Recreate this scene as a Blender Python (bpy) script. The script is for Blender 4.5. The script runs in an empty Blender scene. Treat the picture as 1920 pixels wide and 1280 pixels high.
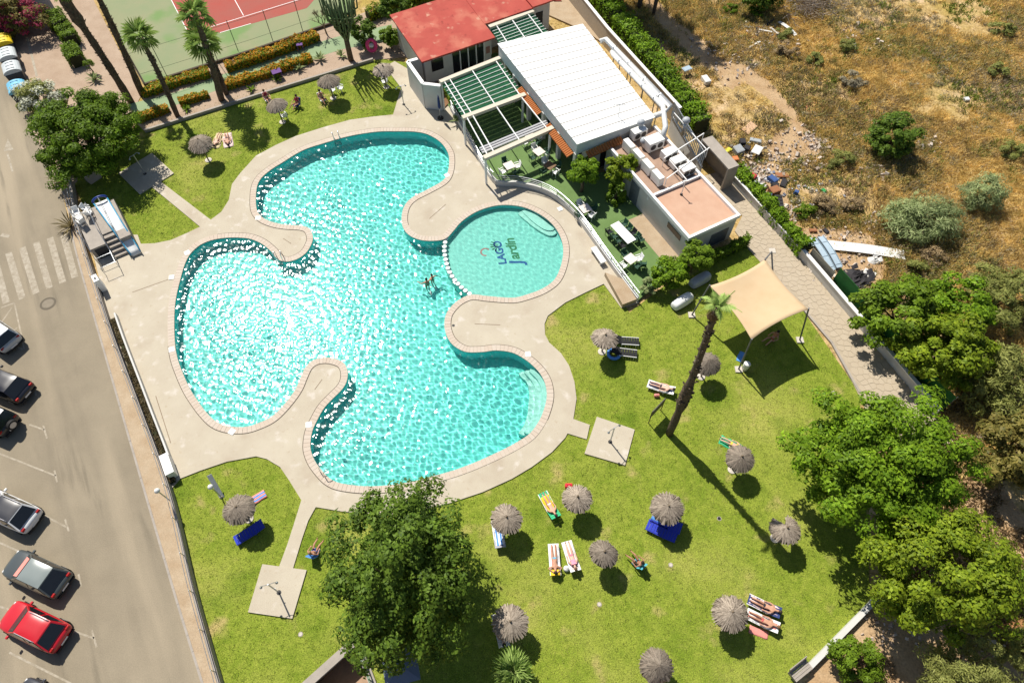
import bpy, math, random
import numpy as np
from mathutils import Vector, Matrix, Euler
from mathutils.geometry import tessellate_polygon
SC = bpy.context.scene
COL = SC.collection
RD = math.radians
random.seed(7)
# ------------------------------------------------------------------ camera
F, TH, HC = 1280.0, RD(31.5), 43.0
cam = bpy.data.cameras.new('drone_camera'); cam.sensor_width = 36; cam.lens = 24.0; cam.clip_end = 2000
cam_o = bpy.data.objects.new('drone_camera', cam); COL.objects.link(cam_o)
cam_o.location = (0, 0, HC); cam_o.rotation_euler = (TH, 0, 0); SC.camera = cam_o
# ------------------------------------------------------------------ light
SUN_EL, SH_ANG = RD(53.5), RD(-57)           # elevation, direction shadows fall
SV = (math.cos(SH_ANG) / math.tan(SUN_EL), math.sin(SH_ANG) / math.tan(SUN_EL))   # shadow offset per metre of height
TO_SUN = Vector((-math.cos(SH_ANG) * math.cos(SUN_EL), -math.sin(SH_ANG) * math.cos(SUN_EL), math.sin(SUN_EL)))
wd = bpy.data.worlds.new('World'); SC.world = wd; wd.use_nodes = True
sky = wd.node_tree.nodes.new('ShaderNodeTexSky'); sky.sky_type = 'NISHITA'; sky.sun_disc = False
sky.sun_elevation = SUN_EL; sky.sun_rotation = math.atan2(TO_SUN.x, TO_SUN.y)
bg = wd.node_tree.nodes['Background']; bg.inputs[1].default_value = 0.068
wd.node_tree.links.new(sky.outputs[0], bg.inputs[0])
sl = bpy.data.lights.new('sun', 'SUN'); sl.energy = 5.0; sl.angle = RD(0.5); sl.color = (1.0, 0.95, 0.86)
sl.cycles.is_caustics_light = True
slo = bpy.data.objects.new('sun', sl); COL.objects.link(slo)
slo.rotation_euler = (-TO_SUN).to_track_quat('-Z', 'Y').to_euler()
SC.view_settings.view_transform = 'Standard'; SC.view_settings.look = 'None'
SC.view_settings.exposure = 0.36; SC.view_settings.gamma = 1.0; SC.view_settings.use_curve_mapping = False
try:
    SC.cycles.use_denoising = True; SC.cycles.denoiser = 'OPENIMAGEDENOISE'
except Exception:
    pass
SC.cycles.max_bounces = 6; SC.cycles.diffuse_bounces = 3; SC.cycles.glossy_bounces = 2; SC.cycles.transparent_max_bounces = 8
SC.cycles.sample_clamp_indirect = 6.0
# ------------------------------------------------------------------ survey: picture position -> place on the ground (or at height z)
_s, _c = math.sin(TH), math.cos(TH)
def G(px, py, z=0.0):
    X = (px - 960) / F; Y = (640 - py) / F; t = (HC - z) / (_c - Y * _s)
    return Vector((t * X, t * (_s + Y * _c), z))
def G2(px, py, z=0.0):
    g = G(px, py, z); return (g.x, g.y)
def GP(pts, z=0.0): return [G2(x, y, z) for x, y in pts]
def ang(a, b, z=0.0):
    A, B = G(*a, z), G(*b, z); return math.atan2(B.y - A.y, B.x - A.x)
# ------------------------------------------------------------------ colour + materials
def lin(v):
    v /= 255.0; return v / 12.92 if v <= 0.04045 else ((v + 0.055) / 1.055) ** 2.4
def A(r, g, b, k=1.45): return tuple(min(0.86, lin(v) / k) for v in (r, g, b))
MATS = {}
def mat(name, col, rough=0.7, var=0.25, scale=3.0, col2=None, bump=0.0, bscale=40.0, detail=6.0, metal=0.0, spec=0.3, emit=None,
        fine=0.0, fscale=60.0, patches=None, coat=0.0, island=False, trans=0.0, stretch=None, objvar=0.0):
    """procedural material: base colour, mottled at two scales, optional named patches (colour, scale, threshold)"""
    if name in MATS: return MATS[name]
    m = bpy.data.materials.new(name); m.use_nodes = True; nt = m.node_tree; N = nt.nodes; L = nt.links
    b = N['Principled BSDF']; b.inputs['Roughness'].default_value = rough; b.inputs['Metallic'].default_value = metal
    b.inputs['Specular IOR Level'].default_value = spec
    if coat: b.inputs['Coat Weight'].default_value = coat; b.inputs['Coat Roughness'].default_value = 0.05
    tc = N.new('ShaderNodeTexCoord')
    c2 = col2 if col2 else tuple(v * (1 - var) for v in col)
    c1 = col if col2 else tuple(min(0.9, v * (1 + var * 0.4)) for v in col)
    if island:
        gi = N.new('ShaderNodeNewGeometry'); fac = gi.outputs['Random Per Island']
    else:
        n1 = N.new('ShaderNodeTexNoise'); n1.inputs['Scale'].default_value = scale; n1.inputs['Detail'].default_value = detail
        n1.inputs['Roughness'].default_value = 0.62; L.new(tc.outputs['Object'], n1.inputs['Vector'])
        mr = N.new('ShaderNodeMapRange'); mr.inputs['From Min'].default_value = 0.32; mr.inputs['From Max'].default_value = 0.68
        L.new(n1.outputs['Fac'], mr.inputs['Value']); fac = mr.outputs[0]
    mx = N.new('ShaderNodeMix'); mx.data_type = 'RGBA'
    mx.inputs['A'].default_value = (*c2, 1); mx.inputs['B'].default_value = (*c1, 1); L.new(fac, mx.inputs['Factor'])
    out = mx.outputs['Result']
    for pc, ps, pt, pw in (patches or []):
        n2 = N.new('ShaderNodeTexNoise'); n2.inputs['Scale'].default_value = ps; n2.inputs['Detail'].default_value = 5
        mp = N.new('ShaderNodeMapping'); mp.inputs['Location'].default_value = (random.uniform(-50, 50), random.uniform(-50, 50), 0)
        if stretch: mp.vector_type = 'TEXTURE'; mp.inputs['Rotation'].default_value = (0, 0, stretch[0]); mp.inputs['Scale'].default_value = (stretch[1], 1, 1)
        L.new(tc.outputs['Object'], mp.inputs['Vector']); L.new(mp.outputs[0], n2.inputs['Vector'])
        r2 = N.new('ShaderNodeMapRange'); r2.inputs['From Min'].default_value = pt; r2.inputs['From Max'].default_value = pt + pw
        r2.interpolation_type = 'SMOOTHSTEP'; L.new(n2.outputs['Fac'], r2.inputs['Value'])
        m2 = N.new('ShaderNodeMix'); m2.data_type = 'RGBA'; m2.inputs['B'].default_value = (*pc, 1)
        L.new(r2.outputs[0], m2.inputs['Factor']); L.new(out, m2.inputs['A']); out = m2.outputs['Result']
    if fine:
        n3 = N.new('ShaderNodeTexNoise'); n3.inputs['Scale'].default_value = fscale; n3.inputs['Detail'].default_value = 3
        L.new(tc.outputs['Object'], n3.inputs['Vector'])
        r3 = N.new('ShaderNodeMapRange'); r3.inputs['From Min'].default_value = 0.3; r3.inputs['From Max'].default_value = 0.7
        r3.inputs['To Min'].default_value = 1 - fine; r3.inputs['To Max'].default_value = 1 + fine
        L.new(n3.outputs['Fac'], r3.inputs['Value'])
        vm = N.new('ShaderNodeVectorMath'); vm.operation = 'SCALE'; L.new(out, vm.inputs[0]); L.new(r3.outputs[0], vm.inputs['Scale'])
        out = vm.outputs[0]
    if objvar:
        oi = N.new('ShaderNodeObjectInfo'); r4 = N.new('ShaderNodeMapRange'); r4.inputs['To Min'].default_value = 1 - objvar; r4.inputs['To Max'].default_value = 1 + objvar
        L.new(oi.outputs['Random'], r4.inputs['Value']); v4 = N.new('ShaderNodeVectorMath'); v4.operation = 'SCALE'; L.new(out, v4.inputs[0]); L.new(r4.outputs[0], v4.inputs['Scale']); out = v4.outputs[0]
    L.new(out, b.inputs['Base Color'])
    if bump:
        nb = N.new('ShaderNodeTexNoise'); nb.inputs['Scale'].default_value = bscale; nb.inputs['Detail'].default_value = 4
        L.new(tc.outputs['Object'], nb.inputs['Vector'])
        bp = N.new('ShaderNodeBump'); bp.inputs['Strength'].default_value = bump; bp.inputs['Distance'].default_value = 0.05
        L.new(nb.outputs['Fac'], bp.inputs['Height']); L.new(bp.outputs[0], b.inputs['Normal'])
    if trans:
        tr = N.new('ShaderNodeBsdfTranslucent'); L.new(out, tr.inputs['Color'])
        ms = N.new('ShaderNodeMixShader'); ms.inputs[0].default_value = trans
        L.new(b.outputs[0], ms.inputs[1]); L.new(tr.outputs[0], ms.inputs[2]); L.new(ms.outputs[0], N['Material Output'].inputs['Surface'])
    MATS[name] = m; return m
def leafmat(name, c1, c2, trans=0.3, rough=0.5): return mat(name, c1, col2=c2, island=True, trans=trans, rough=rough, spec=0.12, fine=0.3, fscale=0.8)
def plain(name, col, rough=0.6, **k): return mat(name, col, rough, var=k.pop('var', 0.12), **k)
# ------------------------------------------------------------------ mesh helpers
class MB:
    def __init__(s): s.v = []; s.f = []
    def add(s, vs, fs):
        o = len(s.v); s.v += [tuple(p) for p in vs]; s.f += [tuple(i + o for i in q) for q in fs]; return s
    def obox(s, o, a, b, c):
        """box spanned from corner o by vectors a, b, c"""
        o, a, b, c = Vector(o), Vector(a), Vector(b), Vector(c)
        P = [o, o + a, o + a + b, o + b, o + c, o + a + c, o + a + b + c, o + b + c]
        return s.add(P, [(0, 3, 2, 1), (4, 5, 6, 7), (0, 1, 5, 4), (1, 2, 6, 5), (2, 3, 7, 6), (3, 0, 4, 7)])
    def box(s, c, size, rz=0.0, rot=None):
        M = rot if rot is not None else Matrix.Rotation(rz, 3, 'Z')
        a, b, d = M @ Vector((size[0], 0, 0)), M @ Vector((0, size[1], 0)), M @ Vector((0, 0, size[2]))
        return s.obox(Vector(c) - (a + b + d) / 2, a, b, d)
    def beam(s, p0, p1, w, h):
        """rectangular bar from p0 to p1"""
        p0, p1 = Vector(p0), Vector(p1); d = p1 - p0; u = d.cross(Vector((0, 0, 1)))
        if u.length < 1e-5: u = Vector((1, 0, 0))
        u.normalize(); n = u.cross(d).normalized()
        return s.obox(p0 - u * w / 2 - n * h / 2, d, u * w, n * h)
    def prism(s, poly, z0, z1, bottom=False):
        n = len(poly); area = sum(poly[i][0] * poly[(i + 1) % n][1] - poly[(i + 1) % n][0] * poly[i][1] for i in range(n))
        if area < 0: poly = poly[::-1]
        vs = [(x, y, z0) for x, y in poly] + [(x, y, z1) for x, y in poly]
        fs = [tuple(range(n, 2 * n))] + [(i, (i + 1) % n, n + (i + 1) % n, n + i) for i in range(n)]
        if bottom: fs.append(tuple(range(n - 1, -1, -1)))
        return s.add(vs, fs)
    def sheet(s, poly, z):
        n = len(poly); area = sum(poly[i][0] * poly[(i + 1) % n][1] - poly[(i + 1) % n][0] * poly[i][1] for i in range(n))
        if area < 0: poly = poly[::-1]
        return s.add([(x, y, z) for x, y in poly], [tuple(range(n))])
    def tube(s, pts, rad, n=8, caps=True):
        pts = [Vector(p) for p in pts]
        if not isinstance(rad, (list, tuple)): rad = [rad] * len(pts)
        o = len(s.v); rings = []
        up = None
        for i, p in enumerate(pts):
            d = (pts[min(i + 1, len(pts) - 1)] - pts[max(i - 1, 0)])
            if d.length < 1e-6: d = Vector((0, 0, 1))
            d.normalize()
            if up is None: up = Vector((1, 0, 0)) if abs(d.x) < 0.8 else Vector((0, 1, 0))
            u = (up - d * up.dot(d)).normalized(); w = d.cross(u); up = u
            for k in range(n):
                a = 2 * math.pi * k / n
                s.v.append(tuple(p + (u * math.cos(a) + w * math.sin(a)) * rad[i]))
        for i in range(len(pts) - 1):
            for k in range(n):
                a, b2 = o + i * n + k, o + i * n + (k + 1) % n
                s.f.append((a, b2, b2 + n, a + n))
        if caps:
            s.f.append(tuple(o + k for k in range(n - 1, -1, -1))); e = o + (len(pts) - 1) * n; s.f.append(tuple(e + k for k in range(n)))
        return s
    def lathe(s, prof, n=16, c=(0, 0, 0), cap=True):
        o = len(s.v)
        for r, z in prof:
            for k in range(n):
                a = 2 * math.pi * k / n; s.v.append((c[0] + r * math.cos(a), c[1] + r * math.sin(a), c[2] + z))
        for i in range(len(prof) - 1):
            for k in range(n):
                a, b2 = o + i * n + k, o + i * n + (k + 1) % n; s.f.append((a, b2, b2 + n, a + n))
        if cap:
            s.f.append(tuple(o + k for k in range(n - 1, -1, -1))); e = o + (len(prof) - 1) * n; s.f.append(tuple(e + k for k in range(n)))
        return s
    def mesh(s, name):
        me = bpy.data.meshes.new(name); me.from_pydata(s.v, [], s.f); me.update(); return me
    def build(s, name, m, parent=None, smooth=False, bevel=0.0, sub=0):
        return link(name, s.mesh(name), m, parent, smooth, bevel, sub)
def link(name, me, m, parent=None, smooth=False, bevel=0.0, sub=0):
    o = bpy.data.objects.new(name, me); COL.objects.link(o)
    if m is not None and not me.materials: me.materials.append(m)
    if smooth: me.polygons.foreach_set('use_smooth', [True] * len(me.polygons))
    if bevel:
        bv = o.modifiers.new('bevel', 'BEVEL'); bv.width = bevel; bv.segments = 2; bv.limit_method = 'ANGLE'
    if sub:
        sb = o.modifiers.new('sub', 'SUBSURF'); sb.levels = sub; sb.render_levels = sub
    if parent is not None: o.parent = parent
    return o
def tag(o, label=None, cat=None, group=None, kind=None):
    if label: o['label'] = label
    if cat: o['category'] = cat
    if group: o['group'] = group
    if kind: o['kind'] = kind
    return o
def T(name, label, cat, loc=(0, 0, 0), rz=0.0, group=None, scale=1.0):
    o = bpy.data.objects.new(name, None); COL.objects.link(o); o.empty_display_size = 0.2
    o.location = loc; o.rotation_euler = (0, 0, rz); o.scale = (scale,) * 3
    return tag(o, label, cat, group)
KIDS = {}
def copy_tree(root, label, loc, rz=0.0, scale=1.0, group=None):
    r = root.copy(); COL.objects.link(r); r.location = loc; r.rotation_euler = (0, 0, rz); r.scale = (scale,) * 3
    r['label'] = label
    if group: r['group'] = group
    def rec(src, dst):
        for ch in src.children:
            c = ch.copy(); COL.objects.link(c); c.parent = dst; rec(ch, c)
    rec(root, r); return r
def struct(name, mb, m, parent=None, **k):
    o = mb.build(name, m, parent, **k) if isinstance(mb, MB) else link(name, mb, m, parent)
    if parent is None: o['kind'] = 'structure'
    return o
def catmull(pts, step, closed=True):
    P = [Vector((p[0], p[1])) for p in pts]; n = len(P); dense = []
    for i in range(n if closed else n - 1):
        if closed: p0, p1, p2, p3 = P[i - 1], P[i], P[(i + 1) % n], P[(i + 2) % n]
        else: p0, p1, p2, p3 = P[max(i - 1, 0)], P[i], P[i + 1], P[min(i + 2, n - 1)]
        for k in range(12):
            t = k / 12
            dense.append(0.5 * ((2 * p1) + (p2 - p0) * t + (2 * p0 - 5 * p1 + 4 * p2 - p3) * t * t + (3 * p1 - p0 - 3 * p2 + p3) * t ** 3))
    if not closed: dense.append(P[-1])
    if closed: dense.append(dense[0])
    d = [0]
    for a, b in zip(dense, dense[1:]): d.append(d[-1] + (b - a).length)
    m = max(3, int(round(d[-1] / step))); out = []; j = 0
    for k in range(m if closed else m + 1):
        t = d[-1] * k / m
        while j < len(d) - 2 and d[j + 1] < t: j += 1
        q = (t - d[j]) / max(1e-9, d[j + 1] - d[j]); p = dense[j].lerp(dense[j + 1], q); out.append((p.x, p.y))
    return out
def area2(poly): return sum(a[0] * b[1] - b[0] * a[1] for a, b in zip(poly, poly[1:] + poly[:1]))
def offset(poly, d, closed=True):
    """offset to the outside of a counter-clockwise outline by d"""
    n = len(poly); out = []
    for i in range(n):
        a = poly[i - 1] if closed or i > 0 else poly[i]; b = poly[(i + 1) % n] if closed or i < n - 1 else poly[i]
        tx, ty = b[0] - a[0], b[1] - a[1]; l = math.hypot(tx, ty) or 1
        out.append((poly[i][0] + ty / l * d, poly[i][1] - tx / l * d))
    return out
def inside(x, y, poly):
    x = np.asarray(x); y = np.asarray(y); r = np.zeros(x.shape, bool); n = len(poly)
    for i in range(n):
        (x1, y1), (x2, y2) = poly[i], poly[(i + 1) % n]
        if y1 == y2: continue
        r ^= ((y1 > y) != (y2 > y)) & (x < (x2 - x1) * (y - y1) / (y2 - y1) + x1)
    return r
def npmesh(name, V, Q):
    me = bpy.data.meshes.new(name); nv, nf, k = len(V), len(Q), Q.shape[1]
    me.vertices.add(nv); me.vertices.foreach_set('co', np.asarray(V, np.float32).ravel())
    me.loops.add(nf * k); me.loops.foreach_set('vertex_index', Q.astype(np.int32).ravel())
    me.polygons.add(nf); me.polygons.foreach_set('loop_start', np.arange(0, nf * k, k, dtype=np.int32))
    me.polygons.foreach_set('loop_total', np.full(nf, k, np.int32)); me.update(calc_edges=True); me.validate(); return me
def leaves(C, Nn, size, rng, aspect=0.55, fold=0.15):
    """one rhombic leaf per row of C, facing Nn"""
    n = len(C); Nn = Nn / (np.linalg.norm(Nn, axis=1, keepdims=True) + 1e-9)
    R = rng.normal(size=(n, 3)); U = np.cross(Nn, R); U /= np.linalg.norm(U, axis=1, keepdims=True) + 1e-9
    W = np.cross(Nn, U); s = (size * rng.uniform(0.4, 1.6, n))[:, None]
    V = np.stack([C - U * s * 0.5, C + W * s * aspect * 0.5 - Nn * s * fold, C + U * s * 0.5, C - W * s * aspect * 0.5 - Nn * s * fold], 1).reshape(-1, 3)
    return V, np.arange(n * 4).reshape(n, 4)
def crown_points(rng, r, n, ncl, clr=0.32, shell=0.55, low=-0.55, jit=0.11):
    """leaf centres and normals in clumps through an ellipsoid with radii r"""
    cl = []
    while len(cl) < ncl:
        d = rng.normal(size=3); d /= np.linalg.norm(d)
        q = rng.uniform(shell ** 3, 1) ** (1 / 3)
        if d[2] * q < low: continue
        cl.append(d * q * (1 + rng.normal() * jit))
    cl = np.array(cl); rr = rng.uniform(0.6, 1.25, ncl) * clr
    k = rng.integers(0, ncl, n); d = rng.normal(size=(n, 3)); d /= np.linalg.norm(d, axis=1, keepdims=True)
    d[:, 2] = np.abs(d[:, 2]) * np.where(rng.random(n) < 0.75, 1, -1)
    P = cl[k] + d * (rr[k] * rng.uniform(0.55, 1.05, n))[:, None] * np.array([1, 1, 0.8])
    Nn = d * 0.8 + cl[k] * 0.3 + np.array([0, 0, 0.5]) + rng.normal(size=(n, 3)) * 0.35
    return P * np.array(r), Nn, cl * np.array(r)
BARK = mat('bark', (0.16, 0.11, 0.075), 0.9, var=0.4, scale=6, bump=0.6)
def tree(name, label, cat, base, crown_c, r, n, leaf, lm, ncl=60, clr=0.3, seed=1, trunk_r=0.18, group=None, shell=0.5, low=-0.55, aspect=0.55, limbs=9, trunkmat=None, jit=0.12):
    """tapered trunk + limbs, crown of separate leaves. base and crown_c are world points"""
    rng = np.random.default_rng(seed)
    t = T(name, label, cat, base, group=group); cc = Vector(crown_c) - Vector(base)
    P, Nn, cl = crown_points(rng, r, n, ncl, clr, shell, low, jit); P = P + np.array(cc)
    V, Q = leaves(P, Nn, leaf, rng, aspect); link('crown', npmesh('crown', V, Q), lm, t)
    mb = MB(); top = cc + Vector((0, 0, -r[2] * 0.25))
    mb.tube([(0, 0, -0.2), top * 0.35 + Vector((0.08, -0.05, 0)), top * 0.7, top], [trunk_r * 1.25, trunk_r, trunk_r * 0.8, trunk_r * 0.5], 8)
    for i in range(limbs):
        q = Vector(cl[int(rng.integers(0, ncl))]) + cc; a = top * rng.uniform(0.5, 0.95)
        mb.tube([a, a.lerp(q, 0.5) + Vector((0, 0, 0.15)), q], [trunk_r * 0.45, trunk_r * 0.28, trunk_r * 0.1], 5)
    mb.build('trunk', trunkmat or BARK, t, smooth=True)
    return t
# ================================================================== SETTING
PX_POOL = [(742,246),(705,247),(655,255),(605,269),(567,282),(530,304),(505,320),(487,337),(480,357),(480,390),(490,407),(510,417),(535,422),(565,424),(580,430),(586,445),(582,460),
 (572,475),(555,486),(537,490),(522,486),(510,472),(495,459),(480,451),(462,446),(430,445),(400,449),(375,459),(357,475),(346,495),(337,525),(329,560),(326,595),(327,640),(332,672),(345,707),
 (357,732),(370,752),(385,772),(405,791),(430,800),(460,801),(487,793),(512,780),(535,757),(555,730),(565,707),(575,687),(590,675),(610,671),(630,674),(645,682),(651,697),(649,715),(640,730),
 (620,750),(605,767),(590,795),(584,810),(581,830),(582,845),(590,865),(605,885),(620,899),(640,907),(680,912),(720,911),(770,904),(817,892),(855,881),(892,867),(930,850),(960,835),(992,815),(1010,792),
 (1020,770),(1026,745),(1024,722),(1015,702),(1000,685),(982,671),(960,660),(930,656),(905,659),(875,659),(855,650),(843,638),(836,622),(834,607),(837,590),(847,575),(862,562),(885,553),(915,556),(960,559),(985,554),
 (1017,542),(1040,525),(1052,500),(1057,470),(1052,445),(1038,422),(1015,403),(985,389),(955,384),(925,386),(892,397),(865,415),(850,432),(835,447),(812,451),(787,449),(767,440),(756,425),(754,405),(760,385),(775,370),(800,357),
 (830,340),(840,324),(843,302),(840,285),(827,267),(805,253),(780,247)]
POOL = catmull(GP(PX_POOL), 0.28)
if area2(POOL) < 0: POOL = POOL[::-1]
PIT = GP([(556,1300),(664,1203),(672,1208),(706,1300)])
def tess(name, outer, holes, z, m, skirt=0.0):
    rings = [[Vector((x, y, z)) for x, y in outer]] + [[Vector((x, y, z)) for x, y in h] for h in holes]
    tris = tessellate_polygon(rings); V = [p for r in rings for p in r]; mb = MB(); fs = []
    for t in tris:
        a, b, c = (V[i] for i in t)
        fs.append(t if (b - a).cross(c - a).z > 0 else t[::-1])
    mb.add(V, fs)
    if skirt:
        n = len(outer)
        mb.add([(x, y, z - skirt) for x, y in outer] + [(x, y, z) for x, y in outer], [(i, (i + 1) % n, n + (i + 1) % n, n + i) for i in range(n)])
    return struct(name, mb, m)
# --- materials of the setting
M_soil = mat('dry_soil', A(220,190,132), 0.95, col2=A(184,152,92), scale=1.6, detail=14, fine=0.3, fscale=6, bump=0.8, bscale=5,
             patches=[(A(190,164,84), 0.2, 0.44, 0.3), (A(230,198,154), 0.5, 0.5, 0.2), (A(158,128,70), 2.4, 0.52, 0.2)])
M_sand = mat('pale_track_soil', A(214,184,144), 0.95, col2=A(186,150,108), scale=0.7, detail=9, fine=0.2, fscale=7, bump=0.6, bscale=8)
M_redsoil = mat('reddish_soil', A(205,140,95), 0.95, col2=A(185,140,100), scale=0.9, fine=0.2, fscale=7, bump=0.5, bscale=8)
M_lawn = mat('lawn_grass', A(160,174,66), 0.85, col2=A(130,152,46), scale=1.1, detail=10, fine=0.32, fscale=13, bump=1.0, bscale=22, spec=0.1,
             patches=[(A(188,188,94), 0.16, 0.46, 0.3), (A(166,178,70), 2.6, 0.45, 0.3), (A(110,138,36), 0.3, 0.5, 0.3), (A(204,184,120), 0.5, 0.58, 0.2)])
M_deck = mat('pale_concrete', A(219,208,186), 0.85, col2=A(205,192,170), scale=0.35, detail=10, fine=0.07, fscale=30, bump=0.15, bscale=60,
             patches=[(A(196,180,158), 0.4, 0.54, 0.25), (A(232,222,208), 1.1, 0.56, 0.2), (A(204,188,164), 3.2, 0.6, 0.15)])
M_coping = mat('pink_coping_stone', A(224,210,193), 0.8, col2=A(219,201,182), island=True)
M_road = mat('beige_asphalt', A(170,157,134), 0.9, col2=A(154,142,121), scale=0.3, detail=12, fine=0.1, fscale=16, bump=0.2, bscale=60, stretch=(RD(-60.6), 9.0),
             patches=[(A(186,171,146), 0.4, 0.46, 0.3), (A(144,133,114), 0.6, 0.5, 0.3), (A(134,124,106), 1.1, 0.58, 0.2)])  # beige asphalt, tone patches drawn out along the road
M_pave = mat('tan_pavement', A(208,187,158), 0.9, col2=A(190,164,132), scale=0.8, detail=9, fine=0.14, fscale=18, bump=0.3, bscale=40)
M_paint = mat('road_paint', A(204,193,174), 0.8, col2=A(166,153,131), scale=4, detail=10)
M_gravel = mat('pinkish_gravel', A(206,182,158), 0.95, col2=A(188,162,138), scale=0.6, detail=10, fine=0.16, fscale=22, bump=0.5, bscale=25)
M_court = mat('worn_green_court', A(150,164,122), 0.9, col2=A(166,166,128), scale=0.25, detail=8, fine=0.05, patches=[(A(132,162,100), 0.18, 0.5, 0.15)])
M_courtred = mat('worn_red_court', A(190,92,80), 0.9, col2=A(178,104,92), scale=0.4, detail=8, fine=0.06)
M_mint = mat('mint_path', A(164,184,142), 0.9, col2=A(150,172,130), scale=0.6, fine=0.08)
M_carpet = mat('green_terrace_carpet', A(124,154,92), 0.9, col2=A(112,142,80), scale=0.7, fine=0.1, fscale=25)
M_white = mat('white_render', A(236,234,228), 0.8, var=0.08, scale=1.2, bump=0.1)
M_whitepaint = plain('white_paint', (0.8, 0.79, 0.77), 0.45, var=0.05)
M_steel = plain('grey_steel', (0.42, 0.44, 0.46), 0.35, metal=0.7)
M_dark = plain('painted_dark_inside', (0.02, 0.022, 0.028), 0.5)  # near-black colour painted in for the unlit inside of openings
M_glass = plain('dark_glass', (0.015, 0.018, 0.022), 0.08, spec=0.6)
M_concrete = mat('grey_concrete', A(190,180,168), 0.9, var=0.15, scale=1.5, fine=0.08, bump=0.2)
M_wood = mat('weathered_wood', (0.22, 0.14, 0.08), 0.85, var=0.35, scale=4)
M_black = plain('black_plastic', (0.015, 0.015, 0.017), 0.5)
M_rubber = plain('tyre_rubber', (0.02, 0.02, 0.02), 0.8)
M_terra = mat('terracotta_tile', A(216,140,78), 0.8, col2=A(196,112,58), island=True)
# --- ground, field
big = 260
tess('ground', [(-big, -big), (big, -big), (big, big), (-big, big)], [POOL, PIT], -0.14, M_soil)
LAWN = GP([(258,232),(700,108),(775,118),(842,205),(960,352),(1140,515),(1180,585),(1330,470),(1420,455),(1612,735),(1625,930),(1632,1128),(1470,1300),(700,1310),(672,1205),(664,1200),(556,1302),(400,1310),(322,912),(206,500),(138,345)])
tess('lawn', LAWN, [POOL], -0.075, M_lawn)
FIELD = GP([(1085,-30),(1315,245),(1375,330),(1505,480),(1560,545),(1760,790),(1870,900),(1990,900),(1990,-30)])
def blob(pts, step=0.6, jit=0.0, seed=0):
    rng = random.Random(seed); q = catmull(GP(pts), step)
    return [(x + rng.uniform(-jit, jit), y + rng.uniform(-jit, jit)) for x, y in q]
TRACKS = [blob([(1215,-20),(1262,30),(1315,70),(1345,105),(1395,120),(1440,150),(1490,205),(1510,240),(1490,245),(1450,190),(1400,155),(1370,165),(1330,130),(1285,95),(1240,50),(1190,-20)], 0.5, 0.18, 1),
          blob([(1450,255),(1500,225),(1535,260),(1540,285),(1480,300),(1440,290)], 0.5, 0.15, 2),
          blob([(1395,320),(1440,300),(1470,320),(1480,370),(1500,420),(1560,425),(1640,440),(1660,500),(1635,540),(1570,540),(1510,480),(1440,420),(1385,345)], 0.5, 0.2, 3),
          blob([(1700,530),(1745,530),(1735,555),(1690,560)], 0.4, 0.12, 4)]
for i, t in enumerate(TRACKS): struct('dirt_track', MB().sheet(t, -0.134 + 0.003 * i), M_sand)
struct('red_soil_patch', MB().sheet(blob([(1515,195),(1540,190),(1545,212),(1525,220),(1510,212)], 0.4, 0.12, 5), -0.128), M_redsoil)
struct('red_soil_patch', MB().sheet(blob([(1570,200),(1588,198),(1588,216),(1572,216)], 0.4, 0.1, 6), -0.128), M_redsoil)
struct('dirt_yard', MB().sheet(blob([(1640,1130),(1700,1165),(1900,1130),(1960,1200),(1950,1320),(1540,1320),(1520,1270)], 0.8, 0.2, 7), -0.132), M_sand)
struct('dirt_yard', MB().sheet(blob([(1800,910),(1860,900),(1920,960),(1990,1060),(1900,1060),(1850,1000)], 0.8, 0.2, 8), -0.132), M_sand)
# --- road, parking, pavement
struct('road', MB().sheet([G2(-700,-60), G2(-40,40), G2(18,110), G2(60,245), G2(112,345), G2(140,470), G2(375,1280), G2(390,1330), G2(-900,1330)], -0.13), M_road)
pv_out = GP([(112,345),(128,400),(140,470),(205,700),(270,925),(330,1130),(378,1285)]); pv_in = GP([(138,345),(150,420),(205,600),(262,755),(320,920),(367,1110),(420,1290)])
pav = struct('pavement', MB().prism(pv_out + pv_in[::-1], -0.14, -0.02), M_pave)
kb = MB(); ko = offset(pv_out, 0.0, False)
kline = catmull(pv_out, 1.0, False)
for i, (a, b) in enumerate(zip(kline, kline[1:])):
    d = Vector((b[0] - a[0], b[1] - a[1], 0)); n = Vector((d.y, -d.x, 0)).normalized()
    MB().obox(Vector((a[0], a[1], -0.15)) + d * 0.006 + n * 0.16 if False else Vector((a[0], a[1], -0.15)) + d * 0.006 - n * -0.0, d * 0.988, -n * 0.14 if False else n * -0.14, (0, 0, 0.142 + 0.004 * (i % 3))).build('kerb_stone', M_concrete, pav)
def stripe(a, b, w, name='road_marking', z=-0.126):
    A_, B_ = G(*a), G(*b); d = (B_ - A_); d.z = 0; n = Vector((-d.y, d.x, 0)).normalized() * w / 2
    o = struct(name, MB().add([(*(A_ - n).xy, z), (*(B_ - n).xy, z), (*(B_ + n).xy, z), (*(A_ + n).xy, z)], [(0, 1, 2, 3) if True else 0]), M_paint); return o
for k, (a, b) in enumerate([((14,472),(40,558)),((40,462),(66,548)),((66,452),(91,538)),((92,444),(116,528)),((117,438),(139,518)),((-12,482),(10,566)),((-40,490),(-18,575))]): stripe(a, b, 0.5, 'crosswalk_bar')
stripe((0,438),(16,441), 0.35)
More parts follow.
